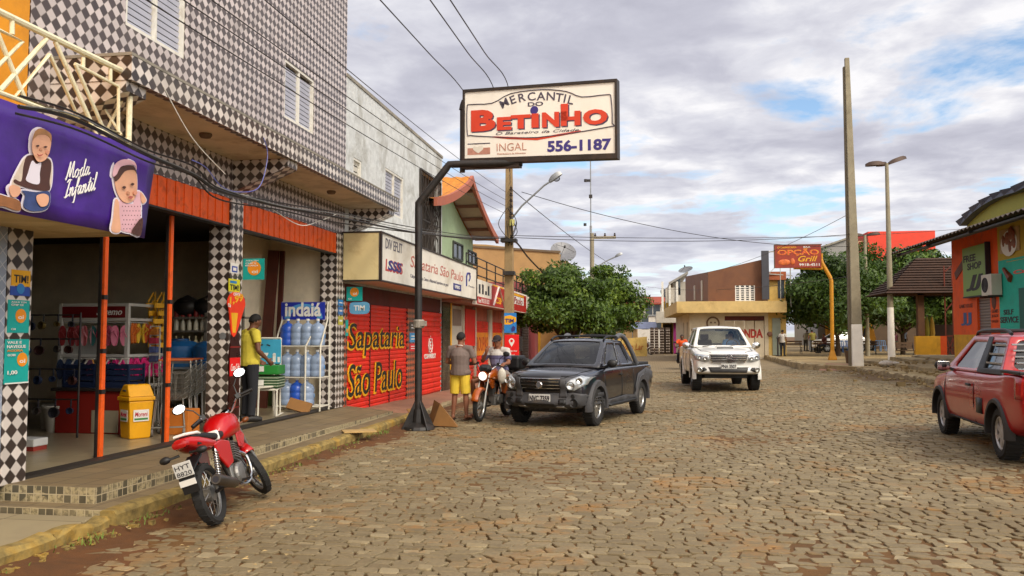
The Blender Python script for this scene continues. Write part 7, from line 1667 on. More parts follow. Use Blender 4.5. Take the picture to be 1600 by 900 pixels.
# end column and shoe shop jamb
yq = 15.22
t = card('teal phone-credit card standing out beside the end tiled column',15.24,XC + .02,XC + .34,on_y(546,470,15.2).z,on_y(546,448,15.2).z,M_TEAL,[(M_ORG,'o',.22,.3,.55,.6),(M_WHITE,'oi',.4,.42,.26,.2),(M_WHITE,'OI',.12,.08,.2,.12)],face='y')
t = thing('shop_plaque','rounded pale blue phone plaque standing out under the teal card','plaque',(XC + .2,15.26,on_y(551,490,15.2).z));m = MB();m.prism([(.2 * abs(cos(a)) ** .5 * (1 if cos(a) > 0 else -1),.12 * abs(sin(a)) ** .5 * (1 if sin(a) > 0 else -1)) for a in [2 * pi * i / 24 for i in range(24)]],(.07,0,.11),(1,0,0),(0,0,1),.03);m.build('board',mat('pale_blue_board','#5d9ac0',.5,var=.15),t);m = MB();m.text('TIM',(-.04,-.0015,.06),(1,0,0),(0,0,1),.22,.1,.02,0,.003);m.build('lettering',M_WHITE,t)
for k,(ya_,yb_,c,la) in enumerate(((468,478,'#2a78b8','blue sticker high on the end tiled column'),(479,492,'#3f6fa8','slate blue sticker in the middle of the end tiled column'),(494,508,'#b0a83c','olive yellow sticker low on the end tiled column'))):
 (y0,z1),(y1,z0) = cy(528.5,ya_),cy(535.5,yb_);card(la,XC,y0,y1,min(z0,z1),max(z0,z1),mat('sticker_' + c[1:],c,.5,var=.2,vs=8),[(M_WHITE,None,.2,.4,.6,.2)],name='sticker',cat='sticker')
card('teal narrow card on the red and black jamb under the blue plaque',XF + .032,15.2,15.34,on_x(540,525,XF).z,on_x(540,500,XF).z,M_TEAL,[(M_ORG,'o',.2,.2,.6,.6)])
for k,(a,b,c,la) in enumerate(((503,517,'#4a463c','dark notice at the top of the red diamond pilaster'),(520,535,'#3f86b5','blue notice in the middle of the red diamond pilaster'),(537,549,'#c0262c','red notice at the bottom of the red diamond pilaster'))):
 y0,y1 = 19.55,20.35;card(la,XF + .031,y0,y1,on_x(640,b,XF).z,on_x(640,a,XF).z,mat('notice_' + c[1:],c,.5,var=.15),[(M_WHITE,None,.15,.3,.7,.1),(M_WHITE,None,.15,.6,.5,.1)],name='notice',cat='notice')
# ------------------------------------------------------------------ pickups (front of every car at -y)
M_TYRE = mat('tyre_rubber','#1b1a19',.85,var=.2,vs=8,stain='#5a4a34',stain_amt=.5,stain_s=6)
M_RIM = mat('alloy_rim','#a9a9a8',.3,metal=.85,var=.1)
M_CHROME = mat('chrome','#c9c9c9',.12,metal=1.0,var=.03)
M_PLASTIC = mat('grey_plastic_cladding','#3d3d40',.6,var=.1,stain='#6b5c48',stain_amt=.35,stain_s=3)
M_BLKPL = mat('black_plastic','#141415',.5,var=.15)
M_PLATE = mat('grey_number_plate','#c4c4c0',.4,var=.05)
M_GLASS = glass_mat('car_glass',(.26,.3,.33),.015,1.55)
M_GLASSC = glass_mat('clear_car_glass',(.5,.55,.56),.015,1.5)
M_SEAT = mat('dark_seat_cloth','#26262a',.9)
def paint(name,col,flake=.0,stain='#6b5a44',coat=.5):
 return mat(name,col,.3,var=.05,vs=1.2,coat=coat,metal=flake)
def ring_pts(n,hole=None,rad=.12):
 """matching loops in the unit square: the border, or a round-cornered opening"""
 out = []
 for k in range(4):
  for i in range(n):
   s = i / n;p = ((s,0),(1,s),(1 - s,1),(0,1 - s))[k]
   if hole:
    a0,a1,b0,b1 = hole;x,y = p
    ex,ey = abs(2 * x - 1),abs(2 * y - 1)
    if ex > 1 - rad * 2 and ey > 1 - rad * 2:
     dx,dy = (ex - 1 + rad * 2) / (rad * 2),(ey - 1 + rad * 2) / (rad * 2);q = max(dx,dy) / (sqrt(dx * dx + dy * dy) + 1e-9);ex,ey = 1 - rad * 2 + dx * q * rad * 2,1 - rad * 2 + dy * q * rad * 2
     x = .5 + .5 * ex * (1 if x > .5 else -1);y = .5 + .5 * ey * (1 if y > .5 else -1)
    p = (a0 + (a1 - a0) * x,b0 + (b1 - b0) * y)
   out.append(p)
 return out
def patch(c,bulge=0.0):
 A,B,C,D = map(Vector,c);n = (B - A).cross(D - A).normalized()
 def P(u,v):return A * (1 - u) * (1 - v) + B * u * (1 - v) + C * u * v + D * (1 - u) * v + n * bulge * 4 * u * (1 - u) * (sin(pi * v) ** .6 if 0 < v < 1 else 0)
 return P
def framed(m,P,hole,n=8,rad=.12):
 o,i = ring_pts(n),ring_pts(n,hole,rad);k = len(o);vs = []
 for s in (0,.5,1):vs += [P(a[0] + (b[0] - a[0]) * s,a[1] + (b[1] - a[1]) * s) for a,b in zip(o,i)]
 m.add(vs,[(r * k + j,r * k + (j + 1) % k,(r + 1) * k + (j + 1) % k,(r + 1) * k + j) for r in range(2) for j in range(k)])
def pane(m,P,hole,n=8,rad=.12,grow=.012):
 a0,a1,b0,b1 = hole;hole = (a0 - grow,a1 + grow,b0 - grow,b1 + grow);ca,cb = (a0 + a1) / 2,(b0 + b1) / 2;i = ring_pts(n,hole,rad);k = len(i);vs = []
 for s in (1,.66,.33):vs += [P(ca + (p[0] - ca) * s,cb + (p[1] - cb) * s) for p in i]
 vs.append(P(ca,cb));fs = [(r * k + j,r * k + (j + 1) % k,(r + 1) * k + (j + 1) % k,(r + 1) * k + j) for r in range(2) for j in range(k)] + [(2 * k + j,2 * k + (j + 1) % k,3 * k) for j in range(k)]
 m.add(vs,fs)
def wheel(t,x,y,r,w,rimr,spokes,rimm=None,side=1,steer=0.0):
 """tyre with its rim as sub-part; outer face towards side*x"""
 M = Matrix.Translation((x,y,r)) @ Matrix.Rotation(steer,4,'Z');m = MB(M);h = w / 2
 m.lathe([(rimr,-h * .8),(rimr + .02,-h),(r * .9,-h),(r * .975,-h * .8),(r,-h * .45),(r,h * .45),(r * .975,h * .8),(r * .9,h),(rimr + .02,h),(rimr,h * .8)],(0,0,0),(1,0,0),30)
 for k in range(36):a = 2 * pi * k / 36;m.cbox((0,r * cos(a),r * sin(a)),(w * .9,.022,.012),Matrix.Rotation(a - pi / 2,3,'X'))
 tw = m.build('wheel',M_TYRE,t,smooth=True,angle=30)
 m = MB(M);s = side
 m.lathe([(rimr,-h * .7),(rimr * .96,0),(rimr,h * .78),(rimr * .93,h * .8),(rimr * .88,h * .6)],(0,0,0),(s,0,0),28)
 m.lathe([(0,h * .72),(rimr * .2,h * .72),(rimr * .24,h * .6),(rimr * .24,h * .1),(0,h * .1)],(0,0,0),(s,0,0),16)
 for k in range(spokes):
  a = 2 * pi * k / spokes;d = Vector((0,cos(a),sin(a)));e = Vector((0,-sin(a),cos(a)));ws = rimr * (2.2 / spokes) * .55
  p0,p1 = d * rimr * .15,d * rimr * .95;X = Vector((s,0,0));vs = []
  for p,wd,z0,z1 in ((p0,ws * 1.1,h * .35,h * .68),(p1,ws * 1.0,h * .3,h * .66)):vs += [p - e * wd + X * z0,p + e * wd + X * z0,p + e * wd * .8 + X * z1,p - e * wd * .8 + X * z1]
  m.add(vs,[(0,1,2,3),(7,6,5,4),(0,4,5,1),(1,5,6,2),(2,6,7,3),(3,7,4,0)])
 m.build('rim',rimm or M_RIM,tw,smooth=True,angle=30)
 m = MB(M);m.lathe([(0,h * .05),(rimr * .97,h * .05)],(0,0,0),(s,0,0),20);m.build('brake',mat('dark_brake','#23211f',.7,metal=.3),tw)
 return tw
class Car:
 def __init__(s,t,S,pm):
  s.t = t;s.S = S;s.pm = pm;w = S['w'];K = S
  zbm = K['sill'];st = []
  def add(y,ws,zb,zt,tw,cr_,k):st.append((y,w * ws,zb,zt,w * tw,cr_,k))
  yf,yr,ax = K['yf'],K['yr'],K['wb'] / 2;zh,zc,zb,zbed = K['z_hood'],K['z_cowl'],K['z_belt'],K['z_bed'];kk = K.get('curve',.2)
  add(yf,.84,zbm + .17,zh - .24,.66,.02,kk);add(yf + .03,.90,zbm + .10,zh - .13,.70,.03,kk);add(yf + .10,.945,zbm + .06,zh - .045,.74,.035,kk);add(yf + .28,.985,zbm + .03,zh,.78,.04,kk * .7)
  add(-ax,1,zbm + .01,zh + (zc - zh) * .45,.82,.045,.06);add(K['y_cowl'] - .05,1,zbm,zc,.86,.03,0);add(K['y_cowl'] + .5,1,zbm,zb,.90,.0,0);add(K['y_cab'],1,zbm,zb,.92,.0,0)
  add(K['y_cab'] + .25,1,zbm,zbed,.94,.0,0);add(ax,1,zbm + .02,zbed,.94,0,0);add(yr - .3,.985,zbm + .08,zbed,.93,0,0);add(yr - .05,.96,zbm + .14,zbed - .01,.9,0,0);add(yr,.93,zbm + .18,zbed - .06,.86,0,0)
  ys_ = []
  st = [q for q in st if (not ys_ or q[0] > ys_[-1] + .02) and not ys_.append(q[0])]
  vs,fs = [],[]
  for (y,W_,z0,z1,tw,c,k) in st:
   h = z1 - z0;P = [(0,z0),(.7 * W_,z0),(.92 * W_,z0 + .015),(.985 * W_,z0 + .09),(W_,z0 + .42 * h),(.994 * W_,z0 + .62 * h),(.975 * W_,z1 - .11 * h),(tw + (W_ - tw) * .55,z1 - .025),(tw,z1),(tw * .6,z1 + c * .7),(0,z1 + c)]
   R = [(-x,z) for x,z in P[1:-1]][::-1];full = [(x,z) for x,z in P] + R
   vs += [(x,y + k * (abs(x) / w) ** 2.2,z) for x,z in full]
  n = 20
  for i in range(len(st) - 1):
   for j in range(n):fs.append((i * n + j,i * n + (j + 1) % n,(i + 1) * n + (j + 1) % n,(i + 1) * n + j))
  fs += [tuple(range(n - 1,-1,-1)),tuple((len(st) - 1) * n + j for j in range(n))]
  m = MB();m.add(vs,fs);b = m.build('body',[pm,M_BLKPL],t,smooth=True,angle=180)
  b.parent = None
  md = b.modifiers.new('s','SUBSURF');md.levels = 2;md.render_levels = 2
  evaluated(b)
  # wheel arches
  c = MB()
  for y in (-ax,ax):
   for q in (-1,1):c.lathe([(0,0),(K['arch'],0),(K['arch'],.42),(0,.42)],(q * (w - .34),y + K.get('ax_dy',0),K['wr'] + .015),(q,0,0),32)
  cut = c.build('arch_cutter',M_BLKPL,None)
  md = b.modifiers.new('b','BOOLEAN');md.operation = 'DIFFERENCE';md.object = cut;md.solver = 'EXACT'
  try:md.material_mode = 'TRANSFER'
  except Exception:pass
  evaluated(b);bpy.data.objects.remove(cut)
  me = b.data;me.polygons.foreach_set('use_smooth',[True] * len(me.polygons));me.set_sharp_from_angle(angle=radians(35))
  b.parent = t;s.body = b
  s.bvh = BVHTree.FromPolygons([v.co for v in me.vertices],[tuple(p.vertices) for p in me.polygons])
  for y,fr in ((-ax,True),(ax,False)):
   for q in (-1,1):wheel(t,q * K['track'] / 2,y,K['wr'],K['ww'],K['rimr'],K['spokes'],K.get('rimm'),q,K.get('steer',0) if fr else 0)
  m = MB();m.box(-w * .62,w * .62,-ax - .3,ax + .3,zbm - .06,zbm + .12);m.tube([(-w * .8,-ax,K['wr']),(w * .8,-ax,K['wr'])],.05,8);m.tube([(-w * .8,ax,K['wr']),(w * .8,ax,K['wr'])],.06,8);m.build('chassis',M_BLKPL,t)
 def hit(s,o,d):
  r = s.bvh.ray_cast(Vector(o),Vector(d));return r[0]
 def stick(s,name,mt_,polys,axis,off=.008,res=.06,parent=None,label=None,smooth=True):
  """pieces shaped to the bodywork: outline in (x, z) seen from front '-y' / back '+y', in (y, z) from the sides, in (x, y) from above"""
  bm = bmesh.new()
  for poly in polys:
   vs = [bm.verts.new((p[0],p[1],0)) for p in poly];bm.faces.new(vs)
  bmesh.ops.triangulate(bm,faces=bm.faces)
  for _ in range(5):
   long = [e for e in bm.edges if e.calc_length() > res]
   if not long:break
   bmesh.ops.subdivide_edges(bm,edges=long,cuts=1);bmesh.ops.triangulate(bm,faces=[f for f in bm.faces if len(f.verts) > 3])
  D = {'-y':((0,1,0),lambda a,b:(a,-9,b)),'+y':((0,-1,0),lambda a,b:(a,9,b)),'+x':((-1,0,0),lambda a,b:(9,a,b)),'-x':((1,0,0),lambda a,b:(-9,a,b)),'+z':((0,0,-1),lambda a,b:(a,b,9))}[axis]
  dv = Vector(D[0]);pts = {};last = None;miss = []
  for v in bm.verts:
   o = Vector(D[1](v.co.x,v.co.y));h = s.hit(o,dv)
   if h is None:miss.append((v,o))
   else:pts[v] = h - dv * off;last = h
  for v,o in miss:
   near = min(pts.items(),key=lambda kv:(kv[0].co - v.co).length,default=None)
   q = near[1] if near else Vector((0,0,0));k = 1 if 'y' in axis else (0 if 'x' in axis else 2);p = o.copy();p[k] = q[k];pts[v] = p
  for v,p in pts.items():v.co = p
  vs = [tuple(v.co) for v in bm.verts];bm.verts.index_update();fs = [tuple(w_.index for w_ in f.verts) for f in bm.faces];bm.free()
  m = MB();m.add(vs,fs);o = m.build(name,mt_,parent or s.t,smooth=smooth,solid=.014,angle=40)
  if label:o['label'] = label
  return o
 def cab(s,C,glass,gs=None,roof_mat=None):
  """greenhouse: pillars and roof as one shell, a pane in every opening"""
  t,pm = s.t,s.pm;wb,wr = C['wbelt'],C['wroof'];y0,y1,y2,y3 = C['y0'],C['y1'],C['y2'],C['y3'];z0,z1,z2,zr = C['z0'],C['z1'],C['z2'],C['zr']
  A,B = Vector((-wb,y0,z0)),Vector((wb,y0,z0));Cc,D = Vector((wr,y1,zr)),Vector((-wr,y1,zr));E,Fp = Vector((-wb,y3,z2)),Vector((wb,y3,z2));G,H = Vector((wr,y2,zr - .015)),Vector((-wr,y2,zr - .015))
  m = MB();P = patch((A,B,Cc,D),.07);hw = C.get('ws',(.075,.925,.10,.93));framed(m,P,hw,8,.06)
  Pr = patch((Fp,E,H,G),.03);hr = C.get('rs',(.1,.9,.2,.9));framed(m,Pr,hr,8,.1)
  Proof = patch((D,Cc,G,H),0.0)
  def rf(u,v):p = Proof(u,v);return p + Z3 * (.055 * 4 * u * (1 - u) * (sin(pi * v) ** .5 if 0 < v < 1 else 0))
  o = ring_pts(8);k = len(o);vs = []
  for sc_ in (1,.7,.35):vs += [rf(.5 + (p[0] - .5) * sc_,.5 + (p[1] - .5) * sc_) for p in o]
  vs.append(rf(.5,.5));m.add(vs,[(r * k + j,r * k + (j + 1) % k,(r + 1) * k + (j + 1) % k,(r + 1) * k + j) for r in range(2) for j in range(k)] + [(2 * k + j,2 * k + (j + 1) % k,3 * k) for j in range(k)])
  sides = []
  for q in (-1,1):
   a,b_,c,d = (A,E,H,D) if q < 0 else (B,Fp,G,Cc);lo = lambda u:a.lerp(b_,u);hi = lambda u:d.lerp(c,u)
   us = C['split']
   for k_ in range(len(us) - 1):
    u0,u1,= us[k_],us[k_ + 1];f0,f1 = C['rsplit'][k_],C['rsplit'][k_ + 1]
    PP = patch((lo(u0),lo(u1),hi(f1),hi(f0)) if q < 0 else (lo(u1),lo(u0),hi(f0),hi(f1)),.012)
    hh = C['holes'][k_];hh = hh if q < 0 else (1 - hh[1],1 - hh[0],hh[2],hh[3]);framed(m,PP,hh,8,.1);sides.append((PP,hh))
  m.build('cab',pm,t,smooth=True,angle=30,weld=True,solid=.03).modifiers.new('edge','BEVEL').width = .006
  g = MB();pane(g,P,hw,8,.06);ws = g.build('windscreen',glass,t,smooth=True)
  g = MB();pane(g,Pr,hr,8,.1);rw = g.build('rear_window',gs or glass,t,smooth=True)
  for PP,hh in sides:g = MB();pane(g,PP,hh,8,.1);g.build('side_window',gs or glass,t,smooth=True)
  # seats, dashboard, steering wheel, inner mirror
  zf = min(z0,z2) - .06;m = MB();ym = y0 + .95
  for q in (-1,1):
   m.hexa([(q * .37 - .22,ym,zf - .1),(q * .37 + .22,ym,zf - .1),(q * .37 + .22,ym + .16,zf - .1),(q * .37 - .22,ym + .16,zf - .1),(q * .37 - .2,ym + .12,zf + .30),(q * .37 + .2,ym + .12,zf + .30),(q * .37 + .2,ym + .24,zf + .30),(q * .37 - .2,ym + .24,zf + .30)])
   m.cbox((q * .37,ym + .2,zf + .38),(.24,.09,.16))
  m.build('seat',M_SEAT,t,bevel=.02);m = MB();m.box(-wb * .9,wb * .9,y0 + .12,y0 + .5,zf - .02,z0 + .035);m.build('dashboard',M_BLKPL,t,bevel=.03)
  m = MB();m.ring((.36,y0 + .62,z0 + .06),(0,1,-.45),.17,.014,20,6);m.build('steering_wheel',M_BLKPL,t,smooth=True)
  m = MB();p = P(.5,.86);m.cbox(p + Vector((0,.06,-.02)),(.22,.02,.06));m.build('inner_mirror',M_BLKPL,t)
  return P
 def mirror(s,x,y,z,q,body_m,face_m=None,sz=(.2,.13,.16)):
  m = MB();R = Matrix.Rotation(q * .15,3,'Z');m.ball((x + q * sz[0] / 2,y,z + .02),(sz[0] / 2,sz[1] / 2,sz[2] / 2),14,10,R);m.bar((x - q * .03,y + .02,z - .04),(x + q * .05,y,z - .01),.05,.04)
  o = m.build('wing_mirror',body_m,s.t,smooth=True)
  m = MB();m.cbox((x + q * sz[0] / 2,y + sz[1] / 2 - .012,z + .02),(sz[0] * .78,.012,sz[2] * .72),R);m.build('mirror_glass',M_CHROME,o,bevel=.004)
 def flare(s,mt_,y,r0,r1,x_out,a0=-8,a1=188,thick=.03):
  for q in (-1,1):
   m = MB();n = 22;vs = []
   for i in range(n + 1):
    a = radians(a0 + (a1 - a0) * i / n)
    for r,x in ((r0,x_out - .06),(r0,x_out + thick),(r1 - .03,x_out + thick),(r1,x_out - .03),(r1,x_out - .08)):vs.append((q * x,y + r * cos(a),s.S['wr'] + .015 + r * sin(a)))
   m.add(vs,[(i * 5 + j,i * 5 + (j + 1) % 5,i * 5 + 5 + (j + 1) % 5,i * 5 + 5 + j) for i in range(n) for j in range(5)] + [(0,1,2,3,4),tuple(n * 5 + j for j in range(5))]);m.build('wheel_arch_flare',mt_,s.t,smooth=True,angle=40)
 def plate(s,y,z,txt,w=.42,h=.14,back=False):
  m = MB();m.box(-w / 2,w / 2,y - .012,y,z - h / 2,z + h / 2);p = m.build('number_plate',M_PLATE,s.t,bevel=.006)
  m = MB();m.text(txt,(-w * .46,y - .0125,z - h * .4),(1,0,0),(0,0,1),w * .92,h * .72,.03,0,.004);m.build('lettering',M_INK,p)
 def front_y(s,x,z):h = s.hit((x,-9,z),(0,1,0));return h.y if h else s.S['yf']
 def seams(s,lines,axis,w=.010):
  P = []
  for ln in lines:
   for a,b in zip(ln,ln[1:]):
    a,b = Vector((*a,0)),Vector((*b,0));d = (b - a).normalized();n = Vector((-d.y,d.x,0)) * w / 2;P.append([(a - n)[:2],(b - n)[:2],(b + n)[:2],(a + n)[:2]])
  s.stick('panel_gap',M_BLKPL,P,axis,.002,.25)
M_LENS = mat('headlight_lens','#b4b9bd',.1,metal=.5,var=.25,vs=9)
M_REFL = mat('headlight_reflector','#b5b5b2',.12,metal=.9,var=.05)
def mirror_poly(p):return [(-x,z) for x,z in p][::-1]
# ---- dark compact pickup with grey cladding, facing the viewer
def dark_pickup():
 f,r = Vector((-1.70,15.35)),Vector((-.90,18.05));mid = (f + r) / 2;yaw = math.atan2(-(f - r).x,(f - r).y) ;rz = math.atan2((f - r).x,-(f - r).y)
 t = thing('pickup_truck','dark navy compact pickup with grey plastic cladding and roof hoop, parked facing us','pickup truck',(mid.x,mid.y,0.012),rz,scale=.99)
 pm = paint('dark_navy_paint','#0c0d18',coat=1.0);S = dict(w=.84,yf=-2.19,yr=2.28,wb=2.72,sill=.30,z_hood=.98,z_cowl=1.04,z_belt=1.04,z_bed=1.03,y_cowl=-.98,y_cab=.72,arch=.385,wr=.335,ww=.2,rimr=.205,spokes=10,track=1.46,curve=.24)
 c = Car(t,S,pm);G = M_PLASTIC
 c.cab(dict(wbelt=.76,wroof=.57,y0=-1.12,y1=-.28,y2=.72,y3=1.02,z0=1.045,z1=1.04,z2=1.04,zr=1.545,split=[0,.50,.94,1] if False else [0,.56,1],rsplit=[0,.52,1],holes=[(.26,.95,.1,.88),(.06,.72,.1,.86)],ws=(.06,.94,.08,.93)),M_GLASS)
 # grey bumper, uprights and grille
 c.stick('bumper',G,[[(-.83,.33),(-.4,.30),(.4,.30),(.83,.33),(.835,.60),(.60,.64),(.44,.62),(-.44,.62),(-.60,.64),(-.835,.60)]],'-y',.035)
 for q in (-1,1):c.stick('bumper_upright',G,[[(q * .36,.55),(q * .50,.55),(q * .49,.88),(q * .40,.90)][::q]],'-y',.05)
 c.stick('grille',M_BLKPL,[[(-.38,.66),(.38,.66),(.39,.87),(-.39,.87)]],'-y',.02)
 m = MB();yg = lambda x,z:c.front_y(x,z) - .035
 for z in (.705,.765,.825):m.tube([(x,yg(x,z),z) for x in (-.37,-.2,0,.2,.37)],.009,6)
 m.tube([(x,yg(x,.875),.875) for x in (-.39,-.2,0,.2,.39)],.014,6);m.build('grille_bar',M_CHROME,t,smooth=True)
 m = MB();y = yg(0,.765);m.lathe([(0,.03),(.055,.03),(.068,.015),(.068,0)],(0,y + .01,.765),(0,-1,0),20);o = m.build('badge',M_CHROME,t,smooth=True);m = MB();m.lathe([(0,.002),(.045,.002),(.045,0)],(0,y - .02,.765),(0,-1,0),16);m.build('badge_field',mat('grey_enamel','#5a5a5e',.3),o)
 for q in (-1,1):
  hl = [(.46,.68),(.62,.665),(.80,.78),(.81,.90),(.70,.935),(.55,.86),(.46,.76)];hl = hl if q > 0 else mirror_poly(hl)
  o = c.stick('headlight',M_LENS,[hl],'-y',.015,.05)
  for (x,z,r_) in ((.565,.752,.07),(.70,.83,.062)):
   yy = c.front_y(q * x,z) - .02;nn = Vector((q * .35,-1,.2)).normalized();m = MB();m.lathe([(0,.0),(r_ * .5,.004),(r_ * .85,.02),(r_,.03),(r_ * 1.05,.02),(r_ * 1.05,0)],(q * x,yy,z),nn,20);m.build('headlight_reflector',M_REFL,o,smooth=True)
  yy = c.front_y(q * .63,.47) - .045;m = MB();m.lathe([(0,.0),(.06,.0),(.075,.02),(.085,.0)],(q * .63,yy,.45),(0,-1,0),18);m.build('fog_lamp',M_BLKPL,t,smooth=True)
  yy = c.front_y(q * .60,.56) - .04;m = MB();m.lathe([(0,.012),(.035,.012),(.04,0)],(q * .60,yy,.57),(0,-1,0),14);m.build('bumper_lamp',M_BLKPL,t)
  c.stick('intake',M_BLKPL,[[(q * .36,.43),(q * .49,.43),(q * .49,.52),(q * .36,.52)][::q]],'-y',.05);c.stick('skid_plate',M_RIM,[[(q * .28,.315),(q * .47,.315),(q * .45,.385),(q * .30,.385)][::q]],'-y',.055)
 c.stick('intake',M_BLKPL,[[(-.30,.39),(.30,.39),(.30,.44),(-.30,.44)]],'-y',.04)
 c.plate(c.front_y(0,.54) - .05,.53,'NVC 7359')
 c.flare(G,-1.36,.375,.50,.835);c.flare(G,1.36,.375,.50,.835)
 for ax_ in ('+x','-x'):
  c.stick('side_cladding',G,[[(-.9,.30),(.92,.30),(.94,.42),(.2,.47),(-.9,.44)]],ax_,.02,.3)
  c.seams([[(-.98,.45),(-.98,.95)],[(.0,.47),(.02,1.0)],[(.78,.45),(.80,.98)]],ax_)
  c.stick('rear_side_cladding',G,[[(.92,.44),(1.02,.62),(1.2,.82),(1.62,.86),(1.95,.7),(2.2,.72),(2.2,.86),(1.7,.97),(1.05,.86),(.84,.6)]],ax_,.014,.2)
 for q in (-1,1):
  c.mirror(q * .80,-.78,1.10,q,M_BLKPL)
  m = MB();m.tube(cr([(q * .56,-.30,1.56),(q * .56,-.1,1.625),(q * .56,.3,1.635),(q * .57,.62,1.625)],5),.022,8);m.build('roof_rail',M_BLKPL,t,smooth=True)
  m = MB();m.tube(cr([(q * .57,.42,1.60),(q * .58,.62,1.655),(q * .61,.84,1.60),(q * .68,1.06,1.36),(q * .74,1.28,1.05)],6),.05,10);m.build('roof_hoop',mat('grey_hoop','#55565a',.45,var=.08),t,smooth=True)
  m = MB();m.box(q * .845 - .012,q * .845 + .012,-.14,.04,.87,.90) if q > 0 else m.box(q * .845 - .012,q * .845 + .012,-.14,.04,.87,.90);m.build('door_handle',M_BLKPL,t,bevel=.008)
  m = MB();m.tube([(q * .80,-.86,.36),(q * .87,-.8,.34),(q * .87,.8,.34),(q * .80,.86,.36)],.03,8);m.build('side_step',M_BLKPL,t,smooth=True)
 m = MB();m.tube(cr([(-.56,.58,1.63),(0,.6,1.66),(.56,.58,1.63)],5),.02,6);m.tube([(-.56,.05,1.635),(.56,.05,1.635)],.018,6);m.build('roof_rack_bar',M_BLKPL,t,smooth=True)
 m = MB();m.tube([(0,-.2,1.6),(0,-.1,1.75)],.006,5);m.build('aerial',M_BLKPL,t)
 m = MB();m.box(-.74,.74,1.08,2.16,1.0,1.075);m.build('bed_cover',mat('black_bed_cover','#17171a',.7),t,bevel=.02)
 for q in (-.45,.12):
  m = MB();m.bar((q,-1.14,1.07),(q + .42,-.98,1.13),.025,.02);m.build('wiper',M_BLKPL,t)
 c.seams([[(-.70,-1.02),(-.62,-1.9),(-.4,-2.12)],[(.70,-1.02),(.62,-1.9),(.4,-2.12)]],'+z')
 return t
dark_pickup()
